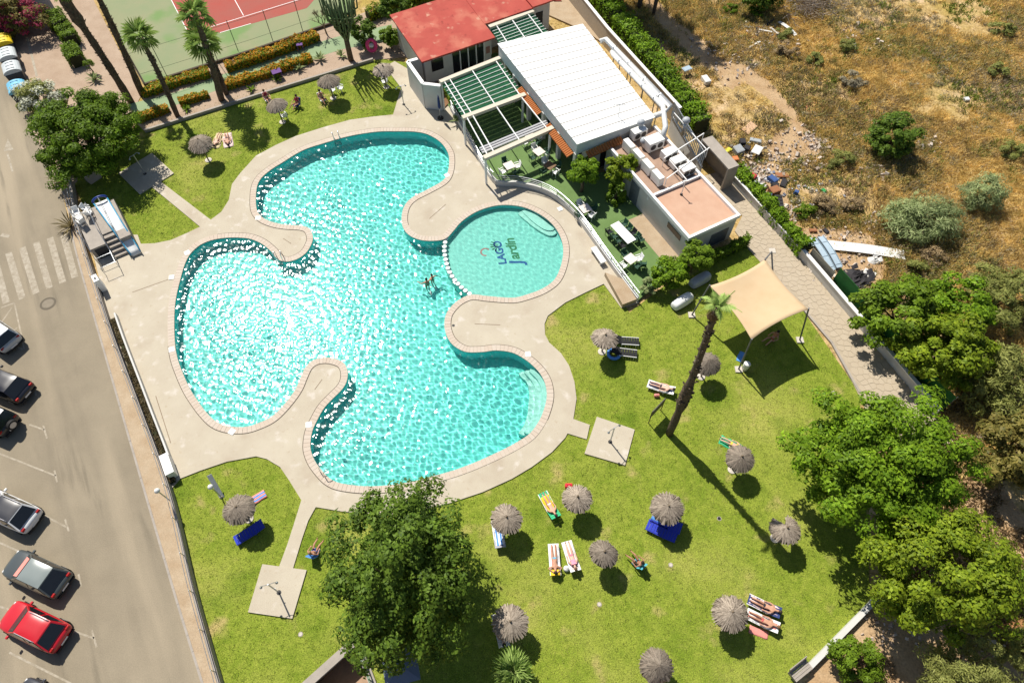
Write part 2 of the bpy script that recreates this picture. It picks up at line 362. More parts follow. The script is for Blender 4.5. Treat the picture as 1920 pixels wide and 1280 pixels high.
for a, b in [((0,575),(25,566)),((25,566),(44,655)),((-10,618),(20,575)),((12,632),(30,612)),((44,655),(30,648)),((18,708),(58,722)),((58,714),(66,740)),
             ((53,794),(81,804)),((79,796),(86,820)),((-20,842),(102,890)),((100,880),(105,902)),((75,962),(122,986)),((120,972),(127,995)),((-20,1008),(104,1064)),((145,1075),(150,1098)),
             ((-20,1130),(174,1195)),((170,1180),(179,1212)),((15,1222),(150,1290))]: stripe(a, b, 0.11, 'parking_line')
stripe((22,320),(12,285), 0.16, 'lane_arrow'); AR = GP([(5,282),(13,258),(24,279)]); struct('lane_arrow', MB().sheet(AR, -0.125), M_paint)
stripe((50,70),(68,142), 0.22, 'parking_line', z=-0.098)
mh = MB().lathe([(0.42, 0), (0.42, 0.012)], 24, (0, 0, 0)); mo = T('manhole_cover', 'round iron manhole cover in the road below the zebra crossing', 'manhole', G(90,569,-0.13))
mh.build('lid', plain('iron_lid', A(150,138,118), 0.7), mo); MB().lathe([(0.6, 0), (0.6, 0.006), (0.44, 0.006)], 24, cap=False).build('frame', plain('iron_frame', A(118,108,92), 0.8), mo)
# --- gravel court, tennis court, planted strip at the top left
struct('gravel_court', MB().sheet(GP([(18,110),(60,245),(112,345),(138,345),(245,215),(265,175),(175,0),(150,-60),(-120,-80),(-60,20)]), -0.10), M_gravel)
struct('tennis_court', MB().sheet(GP([(180,-10),(272,158),(520,82),(640,40),(700,-60),(150,-80)]), -0.10), M_court)
struct('court_red_area', MB().sheet(GP([(318,-6),(350,56),(412,60),(575,14),(640,-60),(290,-60)]), -0.095), M_courtred)
def line(a, b, w, z, name): 
    A_, B_ = G(*a), G(*b); d = B_ - A_; n = Vector((-d.y, d.x, 0)).normalized() * w / 2
    return struct(name, MB().add([(*(A_ - n).xy, z), (*(B_ - n).xy, z), (*(B_ + n).xy, z), (*(A_ + n).xy, z)], [(0, 1, 2, 3)]), M_whitepaint)
for a, b in [((318,-6),(350,56)),((392,50),(580,-8)),((437,-6),(456,28)),((412,60),(470,43))]: line(a, b, 0.07, -0.09, 'court_line')
struct('planting_bed', MB().prism(GP([(272,160),(258,232),(270,245),(480,180),(700,112),(765,105),(745,40),(690,20),(520,84)]), -0.14, -0.06), M_gravel)
struct('garden_path', MB().sheet(GP([(240,195),(262,222),(330,196),(430,160),(560,118),(640,92),(735,75),(735,45),(640,66),(500,108),(330,172)]), -0.055), M_mint)
# --- pool deck (one concrete slab with the pool cut out)
DECK = GP([(737,215),(697,219),(655,225),(605,239),(555,255),(517,272),(480,292),(450,325),(435,345),(429,375),(415,397),(395,412),(297,337),(283,349),(375,425),(350,437),(320,450),(290,456),(264,457),(258,440),(205,440),(160,415),(205,600),(262,752),(322,915),(337,897),
 (375,882),(425,865),(480,855),(500,860),(525,875),(542,900),(565,937),(550,985),(538,1022),(523,1062),(549,1066),(566,1010),(578,975),(592,950),(640,958),(720,966),(790,957),(845,942),(905,922),(960,897),(997,875),(1035,847),(1060,820),(1064,812),(1100,823),(1106,796),(1075,785),(1081,747),
 (1077,715),(1067,685),(1052,662),(1030,642),(1022,627),(1021,607),(1027,592),(1060,567),(1100,547),(1132,532),(1165,577),(1198,567),(1165,500),(1090,380),(1000,300),(905,230),(850,165),(800,150),(740,115),(722,125),(752,165)])
deck = tess('pool_deck', DECK, [POOL], 0.0, M_deck, skirt=0.1)
# coping: a ring of small blocks on the rim, and a slim drain joint behind it
ccw = POOL; inn = offset(ccw, -0.04); outp = offset(ccw, 0.44); cp = MB(); n = len(ccw)
rj = random.Random(3)
for i in range(n):
    j = (i + 1) % n; g = 0.025
    def lp(a, b, t): return (a[0] + (b[0] - a[0]) * t, a[1] + (b[1] - a[1]) * t)
    h = 0.028 + rj.uniform(-0.004, 0.004)
    cp.prism([lp(inn[i], inn[j], g), lp(outp[i], outp[j], g), lp(outp[i], outp[j], 1 - g), lp(inn[i], inn[j], 1 - g)], -0.07, h)
cpo = cp.build('coping_stones', M_coping, deck); cpo['kind'] = 'stuff'
dr = MB(); d1, d2 = offset(ccw, 0.45), offset(ccw, 0.49)
for i in range(n):
    if (i // 40) % 4 == 3: continue
    j = (i + 1) % n; dr.add([(*d1[i], 0.005), (*d2[i], 0.005), (*d2[j], 0.005), (*d1[j], 0.005)], [(0, 1, 2, 3)])
dr.build('drain_slot', plain('slot_dark_brown', (0.10, 0.08, 0.06), 0.9), deck)  # thin dark brown strip marks the drain slot
for a, b in [((805,410),(836,383)),((531,447),(546,457)),((590,730),(604,711)),((890,607),(938,609)),((292,742),(320,830)),((248,548),(318,523)),((1130,700),(1131,722)),((842,340),(885,378))][:6]:
    A_, B_ = G(*a), G(*b); MB().beam(A_ + Vector((0, 0, 0.002)), B_ + Vector((0, 0, 0.002)), 0.05, 0.008).build('expansion_joint', plain('joint_brown', A(160,140,118), 0.9), deck)
for p in [(351,474),(322,520),(322,655),(435,809),(484,409),(579,796),(990,664),(838,329),(1050,392)]:
    g = G(*p); MB().box((g.x, g.y, 0.03), (0.42, 0.42, 0.02), random.uniform(0, 3)).build('marker_tile', plain('white_marker', (0.72, 0.7, 0.66), 0.5), deck)
g = G(850,610); MB().lathe([(0.11, 0), (0.11, 0.02)], 10, (g.x, g.y, 0)).build('drain_cap', M_black, deck)
# concrete pads with a path (showers stand on these)
def pad(pts, z=0.0):
    o = struct('shower_pad', MB().prism(GP(pts), -0.14, z), M_deck); return o
pad([(222,325),(285,287),(326,325),(262,364)], 0.02); pad([(492,1057),(575,1068),(548,1159),(465,1147)], 0.02); pad([(1119,781),(1190,805),(1172,872),(1096,850)], 0.02)
# --- pool basin
M_tile = mat('pool_tile', (0.145, 0.70, 0.65), 0.4, col2=(0.12, 0.64, 0.60), scale=3, spec=0.3)
M_tile_shallow = mat('pool_tile_shallow', (0.30, 0.66, 0.60), 0.4, col2=(0.26, 0.62, 0.57), scale=3, spec=0.3)
M_tile_step = plain('pool_step_tile', (0.50, 0.76, 0.70), 0.4)
def receiver(o): o.cycles.is_caustics_receiver = True; return o
DEEP, SHAL, WL = -1.45, -0.62, -0.13
bs = MB(); n = len(POOL)
bs.add([(x, y, DEEP) for x, y in POOL], []); tr = tessellate_polygon([[Vector((x, y, 0)) for x, y in POOL]])
bs.f += [t if (Vector((*POOL[t[1]], 0)) - Vector((*POOL[t[0]], 0))).cross(Vector((*POOL[t[2]], 0)) - Vector((*POOL[t[0]], 0))).z > 0 else t[::-1] for t in tr]
wl = MB(); wl.add([(x, y, DEEP) for x, y in POOL] + [(x, y, -0.02) for x, y in POOL], [((i + 1) % n, i, n + i, n + (i + 1) % n) for i in range(n)])
basin = receiver(struct('pool_floor', bs, M_tile)); receiver(struct('pool_wall', wl, plain('pool_wall_tile', (0.16, 0.68, 0.72), 0.4)))
DIV = catmull(GP([(836,445),(833,465),(835,482),(840,502),(850,520),(865,537),(888,555)]), 0.2, False)
kid = GP([(885,555),(915,557),(960,560),(985,555),(1018,543),(1041,526),(1053,500),(1058,470),(1053,445),(1039,421),(1015,402),(985,388),(955,383),(925,385),(892,396),(865,414),(850,431),(836,446)])
kidp = DIV + catmull(kid, 0.3, False)[1:-1]
kf = receiver(struct('children_pool_floor', MB().prism(kidp, DEEP + 0.01, SHAL), M_tile_shallow))
st = T('divider_wall', 'curved divider with round white stepping stones between the two pools', 'pool divider')
dv = MB(); dl, drr = offset(DIV, 0.13, False), offset(DIV, -0.13, False); dv.prism(dl + drr[::-1], DEEP + 0.01, -0.2); receiver(dv.build('wall', M_tile_shallow, st))
dd = catmull(DIV, 0.43, False)
for i, p in enumerate(dd):
    o = MB().lathe([(0.17, -0.12), (0.19, -0.02), (0.16, 0.02)], 14).build('stepping_stone', M_whitepaint, st, smooth=False); o.location = (p[0], p[1], -0.08); o.parent = st
# steps in the children's pool and in the lower lobe
def step_slab(pts, z, m=M_tile_step): receiver(struct('pool_step', MB().prism(catmull(GP(pts), 0.25), SHAL - 0.6, z), m))
step_slab([(972,396),(985,391),(1010,402),(1032,420),(1044,432),(1030,437),(1005,424),(985,408)], -0.38)
step_slab([(979,392),(990,392),(1012,404),(1030,418),(1040,427),(1024,428),(1004,416),(988,402)], -0.24)
lobe = [(1000,690),(1018,708),(1026,725),(1028,745),(1022,770),(1012,790),(1000,806)]
for k, zz in enumerate((-0.35, -0.62, -0.9)):
    o_ = (k + 1) * 12
    receiver(struct('pool_step', MB().prism(catmull(GP([(x + 2, y) for x, y in lobe] + [(x - o_ * (1 - 0.25 * abs(i - 3) / 3), y) for i, (x, y) in list(enumerate(lobe))[::-1]]), 0.3), DEEP + 0.02 + 0.001 * k, zz), M_tile_step))
# --- water: waves are real relief, light through them gives the bright net on the floor
def value_noise(x, y, sc, seed):
    rng = np.random.default_rng(seed); g = rng.random((64, 64)); fx, fy = x * sc % 63, y * sc % 63; ix, iy = fx.astype(int), fy.astype(int); tx, ty = fx - ix, fy - iy
    tx, ty = tx * tx * (3 - 2 * tx), ty * ty * (3 - 2 * ty)
    return (g[ix, iy] * (1 - tx) + g[ix + 1, iy] * tx) * (1 - ty) + (g[ix, iy + 1] * (1 - tx) + g[ix + 1, iy + 1] * tx) * ty
def waves(X, Y, amp, seed, lam0, lam1, nw=46):
    rng = np.random.default_rng(seed); Z = np.zeros_like(X)
    for i in range(nw):
        lam = rng.uniform(lam0, lam1); a = rng.normal(0.9, 1.0); k = 2 * math.pi / lam
        Z += lam * np.sin(k * (X * math.cos(a) + Y * math.sin(a)) + rng.uniform(0, 6.28) + 0.7 * np.sin(X * 0.31 * math.cos(i) + Y * 0.37 * math.sin(i)))
    return Z * amp / (2 * math.pi) / math.sqrt(nw) * 1.414
px = np.array(POOL); x0, y0 = px.min(0) - 0.2; x1, y1 = px.max(0) + 0.2; stp = 0.046
xs = np.arange(x0, x1, stp); ys = np.arange(y0, y1, stp); X, Y = np.meshgrid(xs, ys)
keep = inside(X, Y, offset(POOL, 0.1)); Z = waves(X, Y, 0.088, 5, 0.2, 0.85) * (0.75 + 0.5 * value_noise(X + 90, Y + 90, 0.35, 3))
kd = inside(X, Y, kidp); Z = np.where(kd, Z * 0.62, Z)
Z += WL; idx = -np.ones(X.shape, int); idx[keep] = np.arange(keep.sum()); V = np.stack([X, Y, Z], -1)[keep]
q = np.stack([idx[:-1, :-1], idx[:-1, 1:], idx[1:, 1:], idx[1:, :-1]], -1).reshape(-1, 4); q = q[(q >= 0).all(1)]
mw = bpy.data.materials.new('pool_water'); mw.use_nodes = True; nt = mw.node_tree; nt.nodes.remove(nt.nodes['Principled BSDF'])
rf = nt.nodes.new('ShaderNodeBsdfRefraction'); rf.inputs['IOR'].default_value = 1.33; rf.inputs['Roughness'].default_value = 0.0; rf.inputs['Color'].default_value = (0.84, 1.0, 0.96, 1)
gl = nt.nodes.new('ShaderNodeBsdfGlossy'); gl.inputs['Roughness'].default_value = 0.105
fr = nt.nodes.new('ShaderNodeFresnel'); fr.inputs[0].default_value = 1.33
ms = nt.nodes.new('ShaderNodeMixShader'); nt.links.new(fr.outputs[0], ms.inputs[0]); nt.links.new(rf.outputs[0], ms.inputs[1]); nt.links.new(gl.outputs[0], ms.inputs[2])
nt.links.new(ms.outputs[0], nt.nodes['Material Output'].inputs[0])
wo = link('pool_water', npmesh('pool_water', V, q), mw, smooth=True); wo['kind'] = 'structure'; wo.cycles.is_caustics_caster = True
# painted name on the children's pool floor
M_blue = plain('blue_floor_paint', (0.02, 0.10, 0.34), 0.6); M_green = plain('green_floor_paint', (0.05, 0.22, 0.10), 0.6); M_pink = plain('pink_floor_paint', (0.62, 0.22, 0.22), 0.6)
lg = T('painted_logo', "painted resort name with green palm and pink bird on the children's pool floor", 'painted sign', G(951,497,SHAL) + Vector((0, 0, 0.006)), RD(103), None, 1.16)
def text(s, size, loc, m, shear=0.0, spacing=1.0, parent=lg):
    cu = bpy.data.curves.new('lettering', 'FONT'); cu.body = s; cu.size = size; cu.shear = shear; cu.space_character = spacing; cu.offset = 0.028; cu.materials.append(m)
    tmp = bpy.data.objects.new('lettering', cu); COL.objects.link(tmp); bpy.context.view_layer.update()
    me = bpy.data.meshes.new_from_object(tmp.evaluated_get(bpy.context.evaluated_depsgraph_get())); bpy.data.objects.remove(tmp)
    o = link('lettering', me, m, parent); o.location = loc; receiver(o); return o
text('LAGO', 0.78, (0.0, 0.02, 0), M_blue, 0.1); text('J', 1.25, (-0.25, -1.05, 0), M_blue, 0.25); text('ardín', 1.0, (0.22, -0.95, 0), M_green, 0.2, 0.95)
pm = MB()
for k in range(7):
    a = RD(20 + k * 25); pm.add([(1.75, 0.25, 0), (1.75 + math.cos(a) * 0.55 + 0.06, 0.25 + math.sin(a) * 0.55, 0), (1.75 + math.cos(a) * 0.62, 0.25 + math.sin(a) * 0.62, 0), (1.75 + math.cos(a) * 0.55 - 0.08, 0.25 + math.sin(a) * 0.5, 0)], [(0, 1, 2, 3)])
receiver(pm.build('palm_emblem', M_green, lg))
fm = MB(); arc = [(1.35 + 0.32 * math.cos(RD(a)), 1.25 + 0.32 * math.sin(RD(a))) for a in range(-60, 200, 20)]
for a, b in zip(arc, arc[1:]):
    d = Vector((b[0] - a[0], b[1] - a[1])); nn = Vector((-d.y, d.x)).normalized() * 0.06
    fm.add([(a[0] - nn.x, a[1] - nn.y, 0), (b[0] - nn.x, b[1] - nn.y, 0), (b[0] + nn.x, b[1] + nn.y, 0), (a[0] + nn.x, a[1] + nn.y, 0)], [(0, 1, 2, 3)])
receiver(fm.build('bird_emblem', M_pink, lg))
# ================================================================== BUILDINGS AND WALLS
GA = RD(28.5); U = Vector((math.cos(GA), math.sin(GA), 0)); Vv = Vector((-math.sin(GA), math.cos(GA), 0)); ZZ = Vector((0, 0, 1))
def wall_line(mb, pts, th, z0, z1):
    """vertical wall of thickness th along ground points"""
    P = [Vector((p[0], p[1], 0)) for p in pts]
    for a, b in zip(P, P[1:]):
        d = b - a; n = Vector((-d.y, d.x, 0)).normalized() * th / 2
        mb.obox(a - n + ZZ * z0 - d.normalized() * 0.0, d, n * 2, ZZ * (z1 - z0))
    return mb
# --- white flat-roofed clubhouse hall
FL, BL = G(1082,272,4.2), G(932,82,4.2); FR, BR = G(1229,221,3.4), G(1092,45,3.4)
hall = T('clubhouse_hall', 'long white hall with ribbed white metal roof beside the terrace', 'building', (0, 0, 0))
def lerp4(a, b): # a along back, b across
    l = FL.lerp(BL, a); r = FR.lerp(BR, a); return l.lerp(r, b)
M_roofw = mat('white_roof_sheet', (0.82, 0.82, 0.80), 0.5, var=0.04, scale=0.8)
NP = 16
for i in range(NP):
    a0, a1 = (i + 0.02) / NP, (i + 0.92) / NP; P = [lerp4(a0, 0), lerp4(a0, 1), lerp4(a1, 1), lerp4(a1, 0)]
    mb = MB(); dz = Vector((0, 0, 0.05)); mb.add([p + ZZ * 0.01 for p in P] + [p + dz for p in P], [(4, 5, 6, 7), (0, 1, 5, 4), (1, 2, 6, 5), (2, 3, 7, 6), (3, 0, 4, 7)])
    mb.build('roof_panel', M_roofw, hall)
mb = MB(); ins = [lerp4(0.008, 0.01), lerp4(0.008, 0.985), lerp4(0.992, 0.985), lerp4(0.992, 0.01)]
mb.add([Vector((p.x, p.y, 3.0)) for p in ins] + [p - ZZ * 0.0 for p in ins], [(0, 1, 5, 4), (1, 2, 6, 5), (2, 3, 7, 6), (3, 0, 4, 7), (3, 2, 1, 0), (4, 5, 6, 7)])
for i in range(NP - 1):
    a0, a1 = (i + 0.90) / NP, (i + 1.04) / NP
    MB().add([lerp4(a0, 0.004) + ZZ * 0.03, lerp4(a0, 0.996) + ZZ * 0.03, lerp4(a1, 0.996) + ZZ * 0.03, lerp4(a1, 0.004) + ZZ * 0.03], [(0, 1, 2, 3)]).build('seam_gutter', plain('seam_grey', (0.34, 0.31, 0.27), 0.8), hall)
mb.build('fascia', mat('pale_grey_render', (0.62, 0.66, 0.66), 0.8, var=0.06), hall)
def foot(p): return Vector((p.x, p.y, 0))
ul = U * 1.5
f0, f1, f2, f3 = foot(lerp4(0.01, 0)) + ul + Vv * 0.2, foot(lerp4(0.01, 0.98)), foot(lerp4(0.99, 0.98)), foot(lerp4(0.99, 0)) + ul
MB().prism([(p.x, p.y) for p in (f0, f1, f2, f3)], 0.0, 3.02).build('wall', M_white, hall)
for k in range(5):
    a = f0.lerp(f3, 0.06 + k * 0.185); b = f0.lerp(f3, 0.06 + k * 0.185 + 0.13); d = b - a
    w = MB().obox(a - U * 0.03 + ZZ * 0.25, d, U * 0.06, ZZ * 2.3).build('glass_door', M_glass, hall)
    for q in (0, 0.5, 1): MB().obox(a + d * q - U * 0.05 - d.normalized() * 0.03 + ZZ * 0.24, d.normalized() * 0.06, U * 0.04, ZZ * 2.34).build('frame', M_whitepaint, w)
for k in range(6):
    p = foot(lerp4(0.02 + k * 0.19, 0)) + U * 0.2; MB().box((p.x, p.y, 1.52), (0.34, 0.34, 3.0), GA).build('column', M_white, hall)
for k, q in enumerate((0.2, 0.62)):
    p = f0.lerp(f1, q); MB().obox(p - Vv * 0.03 + ZZ * 0.1, U * 1.1, Vv * 0.06, ZZ * 2.0).build('door', M_glass if k else M_dark, hall)
# terracotta tile strips under the fascia
def tile_strip(a, b, n, z, out, drop):
    for i in range(n):
        p = a.lerp(b, (i + 0.5) / n); d = (b - a) / n
        mb = MB(); o_ = Vector((p.x, p.y, z)); w = d.length * 0.46; t = d.normalized()
        pts = []
        for k in range(5):
            an = math.pi * k / 4; pts.append(t * math.cos(an) * w + ZZ * math.sin(an) * w * 0.9)
        vs = [o_ + q for q in pts] + [o_ + out + ZZ * -drop + q for q in pts]
        mb.add(vs, [(k, k + 1, k + 6, k + 5) for k in range(4)] + [(0, 5, 9, 4)]); mb.build('roof_tile', M_terra, hall)
e0, e1 = foot(FL) - U * 0.05, foot(BL) - U * 0.05
tile_strip(e0.lerp(e1, 0.02), e0.lerp(e1, 0.30), 19, 3.05, -U * 0.62, 0.18); tile_strip(e0.lerp(e1, 0.40), e0.lerp(e1, 0.66), 19, 3.05, -U * 0.62, 0.18)
q0, q1 = foot(FL) - Vv * 0.04 + U * 0.9, foot(FR) - Vv * 0.04; tile_strip(q0, q0.lerp(q1, 0.5), 14, 3.05, -Vv * 0.6, 0.18)
# --- terrace
TER = GP([(846,207),(872,252),(905,312),(932,347),(960,347),(1005,356),(1040,372),(1077,405),(1102,437),(1132,480),(1170,532),(1195,565)])
terr = struct('terrace_floor', MB().prism(catmull(TER, 1.0, False) + GP([(1245,520),(1278,495),(1215,400),(1160,320),(1090,330),(1060,200),(930,100),(815,160)]), -0.1, 0.10), M_carpet)
struct('terrace_walkway', MB().prism([(p.x, p.y) for p in (Vector((13.44, 33.74, 0)) + U * a_ + Vv * b_ for a_, b_ in ((-1.3, 0.3), (0.2, 0.0), (0.2, 5.6), (-1.3, 5.6)))], 0.0, 0.112), M_pave)
low = T('terrace_wall', 'low white curved wall with slim rails and posts round the terrace', 'wall')
tl = catmull(TER, 0.8, False); mb = MB(); wall_line(mb, tl, 0.18, -0.1, 0.5); mb.build('wall', M_white, low)
for i in range(0, len(tl), 2): MB().tube([(tl[i][0], tl[i][1], 0.5), (tl[i][0], tl[i][1], 1.12)], 0.025, 6).build('rail_post', M_steel, low)
for zz in (0.7, 0.9, 1.12): MB().tube([(p[0], p[1], zz) for p in tl], 0.02 if zz < 1 else 0.032, 5).build('rail', M_steel, low)
# stepped plinth with grey panels at the terrace corner
pl = T('step_plinth', 'low pale plinth with three grey panels at the lower terrace corner', 'plinth')
pp = GP([(1133,517),(1166,577),(1192,567),(1168,530)]); MB().prism(pp, -0.1, 0.45).build('block', M_pave, pl)
a, b = Vector((*pp[0], 0)), Vector((*pp[1], 0)); d = (b - a) / 3; nrm = Vector((d.y, -d.x, 0)).normalized()
for k in range(3): MB().obox(a + d * (k + 0.08) + nrm * -0.05 + ZZ * -0.02, d * 0.84, nrm * -0.03, ZZ * 0.42).build('panel', plain('grey_panel', (0.3, 0.33, 0.32), 0.6), pl)
# --- pergolas
M_cream = mat('cream_beam', A(238,226,205), 0.75, var=0.06)
M_canvas = mat('green_canvas', A(56,134,92), 0.8, col2=A(46,118,80), scale=2.5)
def pergola(name, label, b1, b2, b3, z, raf, slats):
    t = T(name, label, 'pergola'); B = [tuple(G(*p, z) for p in bb) for bb in (b1, b2, b3) if bb]
    for (a, b) in B: MB().beam(a, b, 0.42, 0.28).build('beam', M_cream, t)
    for (a, b), (c_, d_) in zip(B, B[1:]):
        for q in raf: MB().beam(a.lerp(b, q) + ZZ * 0.05, c_.lerp(d_, q) + ZZ * 0.05, 0.08, 0.10).build('rafter', M_whitepaint, t)
    (a, b), (c_, d_) = B[0], B[1]
    for i in range(slats):
        u0, u1 = 0.06 + 0.88 * i / slats, 0.06 + 0.88 * (i + 0.93) / slats
        p = [a.lerp(c_, u0).lerp(b.lerp(d_, u0), q) for q in (0.02, 0.99)] + [a.lerp(c_, u1).lerp(b.lerp(d_, u1), q) for q in (0.99, 0.02)]
        m0 = [(p[0] + p[3]) / 2 - ZZ * 0.16, (p[1] + p[2]) / 2 - ZZ * 0.16]
        p = [x - ZZ * 0.08 for x in p]; m0 = [x - ZZ * 0.06 for x in m0]
        mb = MB(); mb.add([p[0], p[1], m0[1], m0[0], p[2], p[3]], [(0, 1, 2, 3), (3, 2, 4, 5)]); o = mb.build('canvas_fold', M_canvas, t)
        so = o.modifiers.new('s', 'SOLIDIFY'); so.thickness = 0.012
        MB().beam(p[3] + ZZ * 0.06, p[2] + ZZ * 0.06, 0.035, 0.03).build('batten', M_whitepaint, t)
    for (a, b) in B:
        for q in (0.02, 0.96):
            p = a.lerp(b, q); MB().box((p.x, p.y, z / 2 - 0.05), (0.16, 0.16, z - 0.1), GA).build('post', M_whitepaint, t)
    return t
pergola('pergola', 'large cream pergola with green folded canvas over the terrace', ((825,155),(937,110)), ((867,222),(985,178)), ((907,297),(1037,240)), 3.0, (0.06, 0.15, 0.52, 0.92), 9)
pergola('pergola', 'smaller pergola with green folded canvas behind the white roof', ((917,52),(1000,22)), ((945,98),(1035,66)), None, 2.95, (0.15, 0.5, 0.86), 8)
a, b = G(905,288,2.9), G(1030,236,2.9); ro = T('awning_roll', 'rolled grey awning cloth lying along the lowest pergola beam', 'awning', (0, 0, 0))
for k in range(3): MB().beam(a + Vv * (0.1 + 0.22 * k) + ZZ * 0.05 * k, b + Vv * (0.1 + 0.22 * k) + ZZ * 0.05 * k, 0.16, 0.12).build('cloth_fold', plain('grey_canvas', (0.42, 0.42, 0.43), 0.8), ro)
# --- red-roofed house with the walled yard
M_redroof = mat('red_roof_membrane', A(206,92,78), 0.8, col2=A(192,82,70), scale=0.7, fine=0.05, patches=[(A(216,122,100), 0.5, 0.5, 0.2), (A(222,164,138), 0.9, 0.6, 0.12), (A(170,72,60), 1.7, 0.6, 0.15)])
house = T('red_roofed_house', 'low white house with faded red roof behind the pergola', 'house'); h0 = G(792,115,3.0); h0.z = 0
def rect(u0, v0, u1, v1): return [h0 + U * u0 + Vv * v0, h0 + U * u1 + Vv * v0, h0 + U * u1 + Vv * v1, h0 + U * u0 + Vv * v1]
def roofslab(r, z0, z1):
    mb = MB(); n = 9; import random as R_; rr = R_.Random(4); vs = []; fs = []
    for j in range(n):
        for i in range(n):
            p = r[0].lerp(r[1], i / (n - 1)).lerp(r[3].lerp(r[2], i / (n - 1)), j / (n - 1)); vs.append((p.x, p.y, z0 + (z1 - z0) * j / (n - 1) + rr.uniform(-0.02, 0.02)))
    for j in range(n - 1):
        for i in range(n - 1): fs.append((j * n + i, j * n + i + 1, (j + 1) * n + i + 1, (j + 1) * n + i))
    mb.add(vs, fs); o = mb.build('roof', M_redroof, house); so = o.modifiers.new('s', 'SOLIDIFY'); so.thickness = 0.16; so.offset = -1; return o
roofslab(rect(-0.1, -0.1, 7.5, 7.2), 3.02, 3.5); r2 = roofslab(rect(7.45, 2.0, 12.8, 11), 3.2, 3.75); roofslab(rect(12.7, 1.9, 15.3, 11), 3.4, 3.9)
MB().prism([(p.x, p.y) for p in rect(0.3, 0.45, 7.3, 6.9)], 0, 2.98).build('wall', M_white, house); MB().prism([(p.x, p.y) for p in rect(7.2, 2.5, 15.0, 10.5)], 0, 3.1).build('wall', M_white, house)
def on_front(u0, u1, z0, z1, nm, m, v=0.45):
    o = MB().obox(h0 + U * u0 + Vv * (v - 0.05) + ZZ * z0, U * (u1 - u0), Vv * 0.07, ZZ * (z1 - z0)).build(nm, m, house); return o
w = on_front(1.0, 2.2, 1.2, 2.4, 'window', M_glass); 
for k in range(4):
    d_ = on_front(3.2 + k * 0.85, 3.9 + k * 0.85, 0.2, 2.5, 'glass_door', M_glass); MB().obox(h0 + U * (3.92 + k * 0.85) + Vv * 0.36 + ZZ * 0.2, U * 0.1, Vv * 0.1, ZZ * 2.35).build('frame', M_whitepaint, d_)
on_front(6.75, 7.15, 1.2, 1.9, 'notice_board', plain('pinkish_board', (0.35, 0.18, 0.15), 0.7)); on_front(8.0, 8.7, 1.0, 2.2, 'window', M_glass, 2.5); on_front(13.4, 14.2, 0.1, 2.2, 'doorway', M_dark, 2.5)
for k in range(9):
    p = h0 + U * (15.2 + 0.0) + Vv * (2.0 + k * 0.22) + ZZ * 3.1; MB().obox(p, U * 0.9 - ZZ * 0.25, Vv * 0.17, ZZ * 0.06).build('roof_tile', mat('dark_red_tile', A(150,60,45), 0.8, island=True, col2=A(125,48,38)), house)
yard = T('yard_wall', 'tall white wall with bright top enclosing the small house yard', 'wall'); yw = [G(*p, 2.7) for p in ((789,108),(764,115),(793,156),(826,160))]
mb = MB(); wall_line(mb, [(p.x, p.y) for p in yw], 0.28, -0.1, 2.62); mb.build('wall', M_white, yard); mb = MB(); wall_line(mb, [(p.x, p.y) for p in yw], 0.34, 2.62, 2.7); mb.build('coping', M_whitepaint, yard)
struct('yard_floor', MB().prism([(p.x, p.y) for p in yw] + [(p.x, p.y) for p in rect(0.4, 0.3, 7.2, 0.3)[1::-1]], -0.05, 0.115), mat('brown_yard_paving', A(150,112,80), 0.9, var=0.2))
# --- flat-roofed annex with air conditioners
C0 = Vector((13.44, 33.74, 0)); annex = T('annex', 'flat-roofed white annex with pink roof deck and air conditioners', 'building')
def AX(u, v, z=0.0): return C0 + U * u + Vv * v + ZZ * z
def arect(u0, v0, u1, v1): return [(AX(u, v).x, AX(u, v).y) for u, v in ((u0, v0), (u1, v0), (u1, v1), (u0, v1))]
AW, AL, AM = 4.95, 11.6, 5.0
MB().prism(arect(0.12, 0.12, AW - 0.12, AL), 0, 2.6).build('wall', M_white, annex)
MB().prism(arect(0.22, 0.22, AW - 0.22, AM - 0.1), 2.6, 2.66).build('roof_deck', mat('pink_roof_deck', A(228,188,160), 0.9, col2=A(216,172,144), scale=0.8, detail=9, fine=0.05), annex)
MB().prism(arect(0.22, AM + 0.1, AW - 0.22, AL), 2.6, 2.655).build('roof_deck', mat('brown_roof_deck', A(196,164,142), 0.9, var=0.18, scale=1.2), annex)
for (u0, v0, u1, v1) in ((0, 0, AW, 0.22), (0, 0.22, 0.22, AL), (AW - 0.22, 0.22, AW, AL), (0.22, AM - 0.1, AW - 0.22, AM + 0.1)):
    MB().prism(arect(u0, v0, u1, v1), 2.55, 2.9).build('parapet', M_whitepaint, annex)
def on_left(v0, v1, z0, z1, nm, m): return MB().obox(AX(0.08, v0, z0), U * 0.07, Vv * (v1 - v0), ZZ * (z1 - z0)).build(nm, m, annex)
on_left(0.9, 2.6, 1.6, 2.15, 'window', M_glass); on_left(6.6, 7.7, 0.1, 2.2, 'door', plain('grey_door', (0.16, 0.18, 0.2), 0.5)); on_left(5.3, 5.5, 2.0, 2.3, 'wall_lamp', M_whitepaint); on_left(8.2, 8.4, 2.0, 2.3, 'wall_lamp', M_black)
MB().obox(AX(2.6, 0.08, 0.2), U * 1.7, Vv * 0.07, ZZ * 1.5).build('vent_grille', plain('grille_grey', (0.12, 0.13, 0.14), 0.5), annex)
po = T('roof_mast', 'thin white mast standing on the pink roof deck', 'mast', AX(2.3, AM - 0.9, 2.66)); MB().tube([(0, 0, 0), (0, 0, 1.5)], 0.04, 6).build('pole', M_whitepaint, po); MB().lathe([(0.12, 0), (0.1, 0.12)], 8).build('foot', M_black, po); MB().box((0, 0, 1.5), (0.3, 0.06, 0.06)).build('head', M_whitepaint, po)
M_ac = plain('cream_casing', (0.78, 0.77, 0.73), 0.5, var=0.05)
